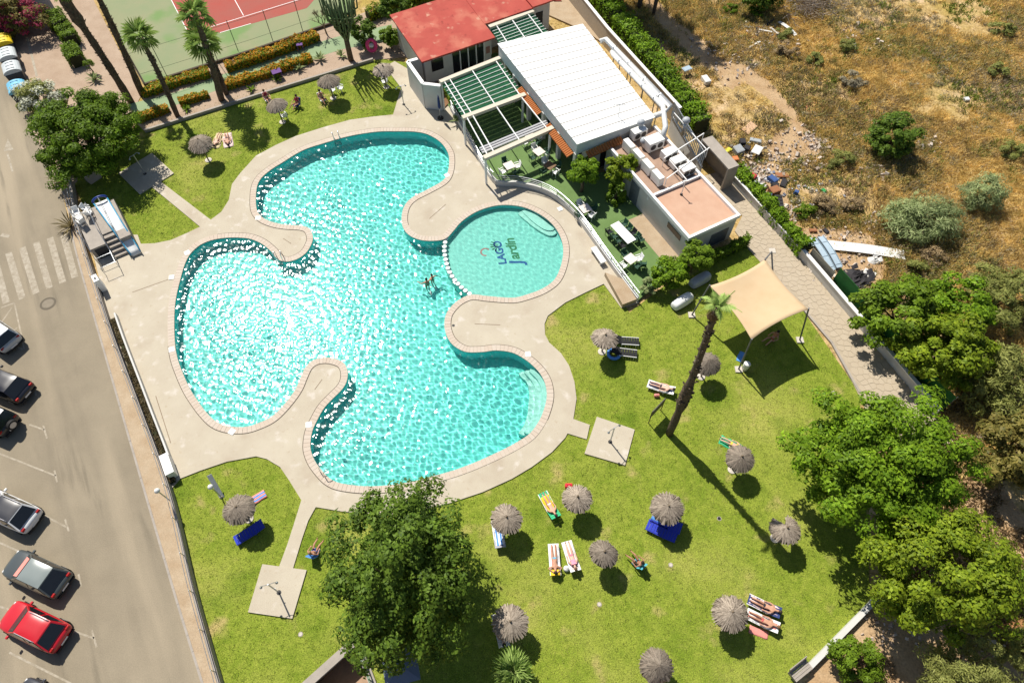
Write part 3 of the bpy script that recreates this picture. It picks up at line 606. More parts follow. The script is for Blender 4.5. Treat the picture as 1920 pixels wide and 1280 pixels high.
def ac_unit(label, u, v, L_, W_, H_, rz):
    t = T('air_conditioner', label, 'air conditioner', AX(u, v, 2.66), rz, 'air conditioners on the annex roof')
    MB().box((0, 0, 0.12 + H_ / 2), (L_, W_, H_)).build('casing', M_ac, t, bevel=0.03)
    for k in range(2 if L_ > 1.1 else 1):
        x = (k - 0.5) * L_ * 0.46 if L_ > 1.1 else 0
        g = MB().lathe([(0.27, 0), (0.27, 0.02), (0.2, 0.03), (0.05, 0.03)], 12).build('fan_grille', plain('fan_black', (0.05, 0.05, 0.05), 0.5), t); g.location = (x, -W_ / 2 - 0.0, 0.12 + H_ / 2); g.rotation_euler = (RD(90), 0, 0)
    for sx in (-1, 1): MB().box((sx * L_ * 0.38, 0, 0.06), (0.08, W_ * 1.05, 0.12)).build('foot', M_steel, t)
    return t
names = ['topmost', 'second', 'third', 'lowest']
for k in range(4): ac_unit(f'slim white air conditioner, {names[k]} of the row along the left parapet', 1.25 + 0.02 * k, 10.2 - k * 1.35, 1.15, 0.5, 0.85, GA + RD(90))
ac_unit('largest white air conditioner box in the middle of the annex roof', 3.3, 9.6, 1.5, 1.0, 0.9, GA)
for k in range(3): ac_unit(f'short white air conditioner, {["top","middle","bottom"][k]} of three near the right parapet', 3.75 + 0.1 * k, 8.0 - k * 1.1, 1.25, 0.75, 0.7, GA)
ac_unit('white air conditioner against the hall end wall', 2.9, 11.2, 1.3, 0.7, 0.8, GA)
rk = T('pipe_rack', 'thin white pipe frame crossing the annex roof near the vents', 'pipe frame')
for a, b in [((1245,297),(1320,250)),((1250,335),(1330,277)),((1262,210),(1326,282)),((1255,300),(1288,338))]: MB().beam(G(*a, 3.5), G(*b, 3.5), 0.07, 0.07).build('pipe', M_whitepaint, rk)
for p in ((1245,297),(1320,250),(1250,335),(1328,278),(1262,212)): q = G(*p, 3.5); MB().tube([(q.x, q.y, 2.5), (q.x, q.y, 3.5)], 0.03, 5).build('upright', M_whitepaint, rk)
# ducts
M_duct = plain('white_duct_metal', (0.7, 0.7, 0.68), 0.4, metal=0.2)
for lab, pts in (('long outer white duct pipe running beside the hall roof', [(1125,78,3.7),(1136,74,3.9),(1258,200,3.9),(1243,212,3.7),(1226,218,3.3)]), ('shorter inner white duct pipe next to the hall roof edge', [(1148,98,3.6),(1150,102,3.75),(1243,200,3.75),(1248,238,3.5),(1240,262,3.0)])):
    t = T('roof_duct', lab, 'duct', (0, 0, 0), group='white ducts beside the hall roof'); P = [G(*p) for p in pts]
    MB().tube(P, 0.24, 12).build('pipe', M_duct, t, smooth=True)
    for q in (0.15, 0.38, 0.62, 0.85):
        c = P[1].lerp(P[2], q); dd_ = (P[2] - P[1]).normalized(); MB().tube([c - dd_ * 0.04, c + dd_ * 0.04], 0.265, 12).build('joint_band', M_steel, t)
        MB().box((c.x, c.y, c.z / 2 - 0.12), (0.08, 0.08, c.z - 0.2)).build('support', M_steel, t)
for lab, p, h in (('domed grey roof vent in front of the hall end', (1200,240), 1.2), ('tall grey roof vent beside the pipe frame', (1283,240), 1.4), ('squat silver roof vent on the annex', (1208,262), 0.5)):
    t = T('roof_vent', lab, 'vent', G(*p, 3.4) * 1.0); t.location.z = 2.66; MB().tube([(0, 0, 0), (0, 0, h)], 0.16, 12).build('stack', M_steel, t, smooth=True); MB().lathe([(0.3, h), (0.34, h + 0.12), (0.28, h + 0.3), (0.12, h + 0.4)], 14).build('cowl', plain('vent_grey', (0.4, 0.42, 0.44), 0.5), t, smooth=True)
at = T('tv_aerial', 'small tv aerial on the lower end of the hall roof', 'aerial', lerp4(0.1, 0.62)); MB().tube([(0, 0, 0), (0, 0, 1.3)], 0.03, 6).build('mast', M_steel, at); MB().tube([(-0.6, 0, 1.3), (0.5, 0, 1.3)], 0.02, 5).build('boom', M_steel, at)
for k in range(5): MB().tube([(-0.5 + k * 0.22, -0.25, 1.3), (-0.5 + k * 0.22, 0.25, 1.3)], 0.012, 4).build('rod', M_steel, at)
# annex right railing
gr = T('roof_railing', 'pale grey slatted railing between annex roof and hedge', 'railing'); a, b = G(1262,205,2.6), G(1318,300,2.6); a.z = b.z = 0
for k in range(26): p = a.lerp(b, k / 25); MB().box((p.x, p.y, 2.6), (0.07, 0.05, 1.5), GA).build('slat', plain('pale_blue_slat', (0.42, 0.47, 0.5), 0.6), gr)
for zz in (1.9, 3.3): MB().beam(a + ZZ * zz, b + ZZ * zz, 0.06, 0.06).build('rail', M_steel, gr)
MB().obox(a - ZZ * 0.1 + U * 0.05, b - a, U * 0.15, ZZ * 1.9).build('base_wall', M_white, gr)
# grey shed beyond the annex
sh = T('grey_shed', 'small grey open-sided shed with flat slab roof beside the dumping ground', 'shed'); s0, s1 = G(1316,262,2.4), G(1366,318,2.4); s0.z = s1.z = 0; dv_ = (s1 - s0); nn = Vector((-dv_.y, dv_.x, 0)).normalized() * 1.05
MB().obox(s0 + ZZ * 2.3, dv_, nn, ZZ * 0.14).build('roof', M_concrete, sh)
MB().obox(s1 - dv_.normalized() * 0.15 - ZZ * 0.14, dv_.normalized() * 0.15, nn, ZZ * 2.44).build('wall', M_concrete, sh); MB().obox(s0 - ZZ * 0.14, dv_.normalized() * 0.15, nn, ZZ * 2.44).build('wall', M_concrete, sh); MB().obox(s0 + nn * 0.9 - ZZ * 0.14 + dv_ * 0.05, dv_ * 0.9, nn * 0.1, ZZ * 2.44).build('wall', M_concrete, sh)
# --- paved side path, its walls and fences
PATH = GP([(1318,330),(1392,404),(1378,432),(1400,462),(1560,640),(1602,722),(1640,800),(1680,840),(1790,830),(1752,778),(1505,486),(1372,338),(1345,322)])
struct('side_path', MB().prism(PATH, -0.14, -0.03), mat('path_mortar', A(204,188,163), 0.95, var=0.15, scale=2))
M_flag = mat('crazy_flagstone', A(216,201,177), 0.9, col2=A(201,184,159), island=True, fine=0.1)
sp = bpy.data.objects[[o.name for o in bpy.data.objects if o.name.startswith('side_path')][-1]]
pa = np.array(PATH); rng = np.random.default_rng(11); seeds = []
gx = np.arange(pa[:, 0].min(), pa[:, 0].max(), 0.46); gy = np.arange(pa[:, 1].min(), pa[:, 1].max(), 0.46)
for i_, x in enumerate(gx):
    for j_, y in enumerate(gy): seeds.append((x + rng.uniform(-0.19, 0.19) + (j_ % 2) * 0.22, y + rng.uniform(-0.19, 0.19)))
seeds = np.array(seeds); ok = inside(seeds[:, 0], seeds[:, 1], offset(PATH if area2(PATH) > 0 else PATH[::-1], -0.32)); cnt = 0; rest = MB(); order = np.argsort(seeds[ok][:, 1])
for s_ in seeds[ok][order]:
    poly = [(s_[0] - 1, s_[1] - 1), (s_[0] + 1, s_[1] - 1), (s_[0] + 1, s_[1] + 1), (s_[0] - 1, s_[1] + 1)]
    for q in seeds[np.hypot(*(seeds - s_).T) < 1.5]:
        d_ = q - s_; l2 = np.hypot(*d_)
        if l2 < 1e-6: continue
        nx, ny = d_ / l2; lim = l2 / 2 - 0.016; out = []
        for (p1, p2) in zip(poly, poly[1:] + poly[:1]):
            e1 = (p1[0] - s_[0]) * nx + (p1[1] - s_[1]) * ny - lim; e2 = (p2[0] - s_[0]) * nx + (p2[1] - s_[1]) * ny - lim
            if e1 <= 0: out.append(p1)
            if e1 * e2 < 0: t_ = e1 / (e1 - e2); out.append((p1[0] + (p2[0] - p1[0]) * t_, p1[1] + (p2[1] - p1[1]) * t_))
        poly = out
        if len(poly) < 3: break
    if len(poly) >= 3:
        cnt += 1; (MB() if cnt <= 290 else rest).prism(poly, -0.04, -0.012 + rng.uniform(-0.006, 0.006)).build('flagstone', M_flag, sp) if cnt <= 290 else rest.prism(poly, -0.04, -0.012)
if rest.v: rest.build('flagstones', M_flag, sp)['kind'] = 'stuff'
rw = T('boundary_wall', 'white boundary wall between the flagstone path and the wasteland', 'wall'); rl = GP([(1352,318),(1372,340),(1505,486),(1640,645),(1752,778)])
mb = MB(); wall_line(mb, rl, 0.22, -0.14, 0.75); mb.build('wall', M_white, rw); mb = MB(); wall_line(mb, rl, 0.3, 0.75, 0.82); mb.build('coping', M_whitepaint, rw)
gf = T('netting_fence', 'green shade netting fence behind the white boundary wall', 'fence'); fl_ = GP([(1553,533),(1640,632),(1760,772)])
fo = [(x + U.x * 0.25, y + U.y * 0.25) for x, y in fl_]; mb = MB(); wall_line(mb, fo, 0.03, -0.1, 1.9); mb.build('netting', mat('green_netting', A(44,112,50), 0.85, var=0.25, scale=1.5, fine=0.2, fscale=30), gf)
for q in catmull(fo, 2.0, False): MB().tube([(q[0] + 0.05, q[1] + 0.03, -0.14), (q[0] + 0.05, q[1] + 0.03, 2.0)], 0.03, 6).build('post', M_steel, gf)
gp = T('panel_fence', 'grey panel screen standing behind the boundary wall by the metal sheets', 'fence'); pf = [(x + U.x * 0.3, y + U.y * 0.3) for x, y in GP([(1508,487),(1548,532)])]
mb = MB(); wall_line(mb, pf, 0.04, -0.1, 1.3); mb.build('panel', plain('grey_screen', A(160,155,140), 0.8), gp)
kb2 = T('lawn_kerb', 'thin pale kerb edging the lawn along the flagstone path', 'kerb'); mb = MB(); wall_line(mb, GP([(1448,510),(1560,642),(1612,735)]), 0.16, -0.14, 0.03); mb.build('kerb', M_concrete, kb2)
# wall behind the hall
bw = T('rear_wall', 'tall pale boundary wall between hall and hedge at the top', 'wall'); mb = MB(); bl = GP([(1052,-20),(1135,85),(1268,235)]); wall_line(mb, bl, 0.22, -0.14, 1.9); mb.build('wall', mat('beige_render', A(214,200,180), 0.85, var=0.1), bw)
mb = MB(); wall_line(mb, bl, 0.3, 1.9, 1.98); mb.build('coping', M_whitepaint, bw)
struct('rear_yard', MB().prism(GP([(1010,20),(1050,-20),(1150,95),(1100,60)]), -0.1, 0.02), M_pave)
# bottom right low wall + stone bench
lw = T('garden_wall', 'low whitish wall slanting up to the trees at the lower right', 'wall'); mb = MB(); wall_line(mb, GP([(1508,1258),(1632,1132),(1660,1100)]), 0.3, -0.14, 0.3); mb.build('wall', M_white, lw)
# left boundary wall with planting gap
lwl = T('street_wall', 'long pale street wall with fence rail beside the road', 'wall'); lpts = GP([(138,345),(150,420),(205,600),(262,755),(322,920),(367,1105),(422,1300)]); lc = catmull(lpts, 1.2, False)
mb = MB(); wall_line(mb, lc, 0.16, -0.14, 0.55); mb.build('wall', M_concrete, lwl); li = [(x + 0.55, y + 0.25) for x, y in lc if y > G(0,915).y and y < G(0,590).y]; mb = MB(); wall_line(mb, li, 0.12, -0.1, 0.45); mb.build('inner_wall', M_white, lwl)
for q in lc[::2]: MB().tube([(q[0], q[1], 0.5), (q[0], q[1], 1.3)], 0.022, 5).build('rail_post', M_steel, lwl)
for zz in (0.8, 1.28): MB().tube([(q[0], q[1], zz) for q in lc], 0.018, 5).build('rail', M_steel, lwl)
# sunken pit at the bottom edge
pit = T('sunken_pit', 'sunken concrete pit with pale rim at the bottom edge', 'pit'); mb = MB(); n = len(PIT)
PP = PIT if area2(PIT) > 0 else PIT[::-1]
mb.add([(x, y, -1.6) for x, y in PP] + [(x, y, -0.05) for x, y in PP], [((i + 1) % n, i, n + i, n + (i + 1) % n) for i in range(n)]); mb.build('lining', mat('pit_concrete', A(150,135,118), 0.9, var=0.2), pit)
MB().sheet(PP, -1.6).build('floor', mat('pit_floor', A(196,164,136), 0.95, var=0.15), pit)
mb = MB(); wall_line(mb, [PIT[0], PIT[1]], 0.5, -0.14, 0.08); mb.build('rim', M_concrete, pit); mb = MB(); wall_line(mb, [PIT[2], PIT[3]], 0.4, -0.14, 0.1); mb.build('rim', M_concrete, pit)
a, b = Vector((*PIT[2], 0.1)), Vector((*PIT[3], 0.1))
for k in range(5): p = a.lerp(b, k / 4); MB().tube([p, p + ZZ * 1.1], 0.03, 6).build('rail_post', plain('green_post', (0.05, 0.2, 0.1), 0.5), pit)
for zz in (0.5, 1.05): MB().tube([a + ZZ * zz, b + ZZ * zz], 0.02, 5).build('rail', plain('green_post', (0.05, 0.2, 0.1), 0.5), pit)
# lawn edging at the top, tennis fence
le = T('garden_kerb', 'white topped kerb wall between top lawn and flower bed', 'wall'); mb = MB(); wall_line(mb, GP([(272,247),(480,181),(700,113)]), 0.2, -0.14, 0.22); mb.build('wall', M_concrete, le)
tf = T('tennis_fence', 'low brown kerb with thin fence posts along the tennis court', 'fence'); fl2 = GP([(183,0),(272,160),(480,94),(632,42)]); mb = MB(); wall_line(mb, fl2, 0.2, -0.14, 0.2); mb.build('kerb', plain('brown_kerb', (0.09, 0.07, 0.05), 0.9), tf)
for p in [(272,160),(315,147),(410,118),(447,97),(512,78),(568,60),(630,42)]:
    q = G(*p); MB().tube([(q.x, q.y, 0), (q.x, q.y, 3.4)], 0.035, 6).build('fence_post', plain('fence_green', (0.08, 0.12, 0.08), 0.6), tf)
tp = [G(*p) for p in ((272,160),(480,94),(632,42))]
for zz in (1.2, 3.4): MB().tube([p + ZZ * zz for p in tp], 0.015, 4).build('wire', plain('fence_green', (0.08, 0.12, 0.08), 0.6), tf)
# corner house at the far left top
ch = T('corner_house', 'grey walled corner house with orange tiled roof edge at top left', 'house'); c0, c1 = G(108,24,0), G(40,48,0)
d_ = (c1 - c0); nn = Vector((d_.y, -d_.x, 0)).normalized()
MB().obox(c0 - ZZ * 0.14, d_ * 1.6, nn * 8, ZZ * 3.0).build('wall', mat('grey_render', (0.45, 0.45, 0.47), 0.85, var=0.1), ch)
for k in range(24):
    p = c0 + d_ * 1.6 * k / 24 + ZZ * 2.86 - nn * 0.3; MB().obox(p, d_.normalized() * 0.2, nn * 7 + ZZ * 1.2, ZZ * 0.06).build('roof_tile', M_terra, ch)
# ================================================================== VEGETATION
L_mid = leafmat('leaf_mid_green', (0.190, 0.290, 0.022), (0.085, 0.150, 0.010))
L_deep = leafmat('leaf_deep_green', (0.150, 0.245, 0.016), (0.060, 0.115, 0.008))
L_fresh = leafmat('leaf_fresh_green', (0.225, 0.355, 0.020), (0.085, 0.170, 0.010))
L_dark = leafmat('leaf_dark_green', (0.160, 0.250, 0.030), (0.050, 0.095, 0.012))
L_olive = leafmat('leaf_olive', (0.330, 0.340, 0.095), (0.160, 0.185, 0.045))
L_yel = leafmat('leaf_yellow_green', (0.265, 0.340, 0.022), (0.105, 0.165, 0.012))
L_grey = leafmat('leaf_grey_green', (0.420, 0.480, 0.220), (0.190, 0.250, 0.090))
L_brown = leafmat('leaf_brown_green', (0.260, 0.210, 0.055), (0.115, 0.115, 0.026))
def at(px, py, z): return G(px, py, z)
def T3(name, label, cat, px, py, z, r, n, leaf, lm, base=None, **k):
    c = G(px, py, z); b = Vector((c.x, c.y, -0.1)) if base is None else base
    return tree(name, label, cat, b, c, r, n, leaf, lm, **k)
T3('broadleaf_tree', 'big dense round green tree shading the pad at the upper left', 'tree', 157, 254, 2.9, (4.15, 4.0, 2.6), 50000, 0.2, L_deep, ncl=200, clr=0.2, seed=3, trunk_r=0.28, shell=0.6)
T3('broadleaf_tree', 'large dark green tree at the bottom overhanging the pool deck', 'tree', 757, 1080, 5.6, (3.45, 4.4, 4.6), 44000, 0.2, L_dark, ncl=230, clr=0.19, seed=5, trunk_r=0.26, shell=0.2, jit=0.15)
T3('broadleaf_tree', 'wide bright green tree at the right edge of the lawn', 'tree', 1655, 862, 5.0, (4.8, 3.9, 3.4), 42000, 0.21, L_fresh, ncl=170, clr=0.2, seed=8, trunk_r=0.25, shell=0.3)
T3('broadleaf_tree', 'rounded yellowish green tree at the lower right over the dirt yard', 'tree', 1762, 1074, 4.4, (3.9, 3.2, 3.0), 30000, 0.2, L_yel, ncl=110, clr=0.25, seed=9, trunk_r=0.22, shell=0.6)
T3('broadleaf_tree', 'leafy green tree directly behind the green netting fence', 'tree', 1690, 590, 2.6, (2.9, 2.4, 2.2), 10000, 0.26, L_mid, ncl=60, clr=0.26, seed=12, shell=0.5)
T3('broadleaf_tree', 'yellow-green tree beyond the netting, right of the leafiest one', 'tree', 1765, 655, 2.8, (2.9, 2.6, 2.4), 10000, 0.26, L_yel, ncl=60, clr=0.26, seed=13, shell=0.5)
T3('broadleaf_tree', 'upper green tree of the clump beyond the tarpaulin', 'tree', 1790, 575, 2.4, (2.4, 2.0, 2.0), 7000, 0.25, L_fresh, ncl=45, clr=0.27, seed=14, shell=0.5)
T3('reed_thicket', 'pale olive thicket at the right edge beyond the netting trees', 'thicket', 1875, 560, 1.8, (2.6, 2.4, 1.9), 7000, 0.32, L_olive, ncl=60, clr=0.25, seed=15, aspect=0.25, shell=0.3)
T3('reed_thicket', 'pale olive thicket halfway down the right edge', 'thicket', 1880, 700, 1.8, (2.8, 2.8, 1.9), 8000, 0.32, L_olive, ncl=60, clr=0.25, seed=16, aspect=0.25, shell=0.3)
T3('broadleaf_tree', 'brownish dark tree at the right edge above the dirt yard', 'tree', 1905, 845, 3.0, (2.4, 2.6, 2.4), 8000, 0.24, L_brown, ncl=50, clr=0.27, seed=17)
T3('round_bush', 'solitary round dark green bush in the dry field', 'bush', 1677, 255, 1.5, (2.0, 1.9, 1.6), 9000, 0.2, L_dark, ncl=50, clr=0.28, seed=20, trunk_r=0.12, shell=0.7)
T3('shrub', 'broad pale green shrub left of the pair in the field', 'shrub', 1735, 410, 1.2, (3.1, 1.9, 1.3), 8500, 0.34, L_grey, ncl=110, clr=0.33, seed=21, aspect=0.16, trunk_r=0.1)
T3('shrub', 'smaller pale green shrub right of the pair in the field', 'shrub', 1845, 362, 1.2, (1.6, 1.6, 1.3), 4500, 0.32, L_grey, ncl=60, clr=0.36, seed=22, aspect=0.16, trunk_r=0.1)
T3('round_bush', 'green bush beside the low wall at the bottom right', 'bush', 1605, 1235, 1.3, (1.25, 1.3, 1.2), 5000, 0.16, L_mid, ncl=40, clr=0.3, seed=23, trunk_r=0.1, shell=0.65)
T3('feathery_tree', 'feathery olive tree in the bottom right corner', 'tree', 1825, 1255, 2.6, (2.4, 1.9, 1.8), 10000, 0.22, L_olive, ncl=55, clr=0.28, seed=24, aspect=0.2)
T3('feathery_tree', 'green bush squeezed at the right edge by the fallen trunk', 'bush', 1912, 1120, 1.4, (1.1, 1.2, 1.2), 4000, 0.24, L_fresh, ncl=20, clr=0.35, seed=25, aspect=0.25)
T3('feathery_tree', 'olive shrub at the extreme lower right edge', 'shrub', 1925, 1215, 1.6, (1.3, 1.2, 1.2), 4000, 0.22, L_olive, ncl=25, clr=0.3, seed=26, aspect=0.25)
T3('terrace_tree', 'small round tree on the terrace near the white hall', 'tree', 1094, 318, 2.6, (1.3, 1.2, 1.2), 4500, 0.2, L_fresh, ncl=35, clr=0.3, seed=27, trunk_r=0.14)
T3('terrace_tree', 'small tree with leafy trunk next to the annex wall', 'tree', 1166, 316, 2.6, (1.25, 1.1, 1.1), 4500, 0.2, L_yel, ncl=35, clr=0.3, seed=28, trunk_r=0.14)
T3('climbing_plant', 'dense climbing plant column below the annex terrace tree', 'plant', 1155, 362, 1.1, (0.75, 0.7, 1.3), 3000, 0.18, L_mid, ncl=25, clr=0.35, seed=29, trunk_r=0.1)
T3('terrace_shrub', 'tall green shrub at the front corner of the annex', 'shrub', 1302, 482, 1.7, (1.35, 1.2, 1.5), 5500, 0.18, L_mid, ncl=35, clr=0.3, seed=30, trunk_r=0.1)
T3('terrace_shrub', 'spreading green shrub at the lower end of the terrace', 'shrub', 1255, 512, 1.5, (1.4, 1.2, 1.3), 5500, 0.18, L_fresh, ncl=35, clr=0.3, seed=31, trunk_r=0.1)
T3('terrace_shrub', 'low pale shrub beside the terrace railing end', 'shrub', 1220, 535, 0.8, (0.7, 0.6, 0.7), 2000, 0.15, L_grey, ncl=20, clr=0.35, seed=32, trunk_r=0.06)
T3('round_bush', 'dark round bush behind the pink float at the top', 'bush', 678, 58, 1.5, (1.35, 1.3, 1.5), 5000, 0.18, L_dark, ncl=40, clr=0.3, seed=33, trunk_r=0.1, shell=0.7)
T3('shrub', 'dark green shrub against the red-roofed house', 'shrub', 730, 72, 1.1, (1.0, 1.0, 1.1), 3000, 0.2, L_mid, ncl=25, clr=0.33, seed=34, trunk_r=0.08)
T3('shrub', 'olive tree crown behind the red roof at the top edge', 'tree', 800, 0, 2.6, (3.0, 1.6, 1.6), 7000, 0.25, L_yel, ncl=45, clr=0.28, seed=35)
T3('shrub', 'dark leafy tree left of the red roof at the top edge', 'tree', 745, 12, 2.4, (1.8, 1.6, 1.6), 5000, 0.25, L_dark, ncl=35, clr=0.3, seed=36)
# flowering shrubs
def flowering(name, label, px, py, z, r, n, lm, fm, nf, seed, leaf=0.2, fl=0.16):
    t = T3(name, label, 'flowering shrub', px, py, z, r, n, leaf, lm, ncl=40, clr=0.3, seed=seed, trunk_r=0.08)
    rng = np.random.default_rng(seed + 100); P, Nn, _ = crown_points(np.random.default_rng(seed), np.array(r) * 1.04, nf, 40, 0.3, 0.5, -0.4); c = G(px, py, z)
    V, Q = leaves(P + np.array([0, 0, c.z + 0.1]), Nn, fl, rng, 0.9); link('flowers', npmesh('flowers', V, Q), fm, t); return t
FW = leafmat('white_petals', (0.72, 0.72, 0.60), (0.50, 0.52, 0.38)); FR_ = leafmat('crimson_petals', (0.42, 0.05, 0.10), (0.28, 0.04, 0.08)); FO = leafmat('orange_petals', (0.62, 0.30, 0.02), (0.50, 0.20, 0.01))
flowering('oleander', 'white flowering oleander beside the road at the upper left', 76, 184, 1.3, (1.9, 1.7, 1.4), 4500, L_olive, FW, 4600, 41)
flowering('bougainvillea', 'crimson bougainvillea by the corner house at top left', 32, 32, 1.8, (2.6, 1.9, 1.7), 6000, L_brown, FR_, 2600, 42)
def hedge(name, label, pts, w, h, lm, n, seed, leaf=0.16, fm=None, nf=0, cat='hedge', z0=-0.1, group=None):
    """box hedge along ground points: leafy skin over an added dark core that blocks light"""
    t = T(name, label, cat, (0, 0, 0), group=group); rng = np.random.default_rng(seed); P = [np.array(G2(*p)) for p in pts]
    seg = [(a, b, np.hypot(*(b - a))) for a, b in zip(P, P[1:])]; tot = sum(s[2] for s in seg)
    def pts_on(n, grow=1.0):
        C, N_ = [], []
        for a, b, l in seg:
            m = int(n * l / tot); q = rng.random(m); d = (b - a) / l; nn = np.array([-d[1], d[0]]); side = rng.random(m)
            u = rng.uniform(-1, 1, m); top = side < 0.55
            off = np.where(top, u * w / 2, np.sign(u) * w / 2 * rng.uniform(0.85, 1.1, m)); zz = np.where(top, h * rng.uniform(0.86, 1.1, m), h * rng.uniform(0.05, 1.0, m))
            wob = 1 + 0.09 * np.sin(q * l * 1.3 + seed) + 0.08 * np.sin(q * l * 3.7 + seed * 2) + 0.06 * np.sin(q * l * 8.1 + seed) + 0.05 * rng.normal(size=m)
            xy = a + (b - a) * q[:, None] + nn * (off * wob)[:, None]; C.append(np.column_stack([xy, z0 + zz * wob * grow]))
            N_.append(np.column_stack([nn[0] * np.where(top, 0.2 * u, np.sign(u)), nn[1] * np.where(top, 0.2 * u, np.sign(u)), np.where(top, 1.0, 0.4)]) + rng.normal(size=(m, 3)) * 0.45)
        return np.concatenate(C), np.concatenate(N_)
    C, N_ = pts_on(n); V, Q = leaves(C, N_, leaf, rng); link('foliage', npmesh('foliage', V, Q), lm, t)
    if fm: C, N_ = pts_on(nf, 1.05); V, Q = leaves(C, N_, leaf * 0.8, rng, 0.9); link('flowers', npmesh('flowers', V, Q), fm, t)
    mb = MB(); wall_line(mb, [tuple(p) for p in P], w * 0.72, z0, z0 + h * 0.84); mb.build('light_block_core', plain('light_block_dark', (0.03, 0.035, 0.012), 0.9), t); return t  # dark box added inside the leaves to stop light passing through
hedge('clipped_hedge', 'long green hedge running up behind the hall to the top edge', [(1098,-25),(1165,60),(1235,145),(1312,248)], 1.9, 1.7, L_fresh, 13000, 51, 0.22)
hedge('clipped_hedge', 'green hedge between flagstone path wall and scattered rubbish', [(1376,330),(1440,402),(1505,478)], 1.0, 1.3, L_fresh, 7000, 52, 0.2)
hedge('clipped_hedge', 'narrow clipped hedge at the front of the annex', [(1330,492),(1398,458)], 0.6, 1.1, L_mid, 2600, 53, 0.14)
hedge('flower_hedge', 'orange flowering hedge, upper row right of the twin palm', [(425,132),(500,108),(598,72)], 1.0, 0.8, L_yel, 3200, 54, 0.16, FO, 2400, 'flower hedge', group='orange flowering hedges')
hedge('flower_hedge', 'orange flowering hedge, upper row left of the twin palm', [(268,180),(330,158),(395,140)], 0.9, 0.7, L_yel, 2600, 55, 0.16, FO, 900, 'flower hedge', group='orange flowering hedges')
hedge('flower_hedge', 'orange flowering hedge, lower row behind the top lawn', [(420,166),(500,142),(585,112)], 0.9, 0.7, L_yel, 2600, 56, 0.16, FO, 2200, 'flower hedge', group='orange flowering hedges')
hedge('flower_hedge', 'orange flowering hedge, short lower row by the leaning palms', [(262,226),(318,206)], 0.7, 0.6, L_yel, 1300, 57, 0.15, FO, 700, 'flower hedge', group='orange flowering hedges')
hedge('flower_hedge', 'orange flowering hedge, lower row between the two leaning palms', [(338,196),(392,180)], 0.7, 0.6, L_yel, 1300, 58, 0.15, FO, 700, 'flower hedge', group='orange flowering hedges')
hedge('clipped_hedge', 'boxy topiary hedge nearest the corner house', [(108,42),(122,62)], 1.7, 1.5, L_mid, 2600, 59, 0.16)
hedge('clipped_hedge', 'boxy topiary hedge in the gravel court, middle of three', [(128,66),(140,86)], 1.5, 1.3, L_mid, 2400, 60, 0.16)
hedge('clipped_hedge', 'boxy topiary hedge in the gravel court, lowest of three', [(136,98),(150,124)], 1.4, 1.3, L_mid, 2400, 61, 0.16)
hedge('flower_hedge', 'yellow green hedge at the top beyond the bare shrub', [(690,36),(760,10),(860,-20)], 1.2, 1.1, L_yel, 3500, 62, 0.18, FO, 300, 'flower hedge')
hedge('dry_hedge', 'dry brownish creeper filling the gap in the street wall', [(214,600),(270,752),(326,905)], 0.35, 0.35, leafmat('dry_creeper', (0.16, 0.12, 0.06), (0.06, 0.05, 0.02)), 5000, 63, 0.12, cat='creeper')
# topiary ball and yucca in the gravel court
T3('topiary', 'small clipped topiary ball beside the leaning palm', 'topiary', 166, 122, 0.9, (0.42, 0.42, 0.45), 900, 0.1, L_mid, ncl=15, clr=0.4, seed=64, trunk_r=0.06, limbs=2)
def rosette(name, label, cat, px, py, n, length, lm, seed, up=(0.2, 1.2), width=0.09, z=0.0):
    t = T(name, label, cat, G(px, py) - ZZ * 0.08); rng = random.Random(seed)
    for i in range(n):
        a = i * 2.4 + rng.uniform(-0.3, 0.3); e = rng.uniform(*up); l = length * rng.uniform(0.7, 1.1); d = Vector((math.cos(a) * math.cos(e), math.sin(a) * math.cos(e), math.sin(e))); s_ = Vector((-math.sin(a), math.cos(a), 0)) * width
        b0 = Vector((0, 0, 0.1 + z)); m_ = b0 + d * l * 0.55; tip = b0 + d * l - ZZ * l * 0.2
        MB().add([b0 - s_ * 0.7, b0 + s_ * 0.7, m_ + s_, tip, m_ - s_, m_ + ZZ * -0.04], [(0, 1, 5), (1, 2, 5), (2, 3, 5), (3, 4, 5), (4, 0, 5)]).build('leaf', lm, t)
    return t
rosette('agave', 'spiky agave in the gravel court by the topiary ball', 'agave', 178, 150, 22, 1.1, L_grey, 1)
rosette('dry_palm_shrub', 'dry spiky plant on the pavement by the slide platform', 'plant', 134, 425, 34, 1.7, leafmat('straw_leaf', (0.30, 0.24, 0.12), (0.14, 0.12, 0.05)), 2, (0.1, 1.2), 0.05)
rosette('dry_palm_shrub', 'straw tuft at the kerb below the big round tree', 'plant', 112, 342, 22, 1.2, leafmat('straw_leaf', (0.30, 0.24, 0.12), (0.14, 0.12, 0.05)), 3, (0.1, 1.0), 0.05)
for i, (x, y, n_, l_, lab) in enumerate([(600,112,18,1.0,'grey agave in the flower bed below the round bush'), (520,150,14,0.8,'small agave beside the purple garden table'), (560,130,16,0.9,'grey agave in the gravel bed behind the top lawn'), (350,205,14,0.7,'small spiky plant beside the lower palm foot'), (640,105,16,0.9,'spiky plant at the end of the flower bed'), (470,170,12,0.7,'little spiky plant above the lawn kerb')]):
    rosette('agave', lab, 'agave', x, y, n_, l_, L_grey if i % 2 == 0 else L_mid, 70 + i)
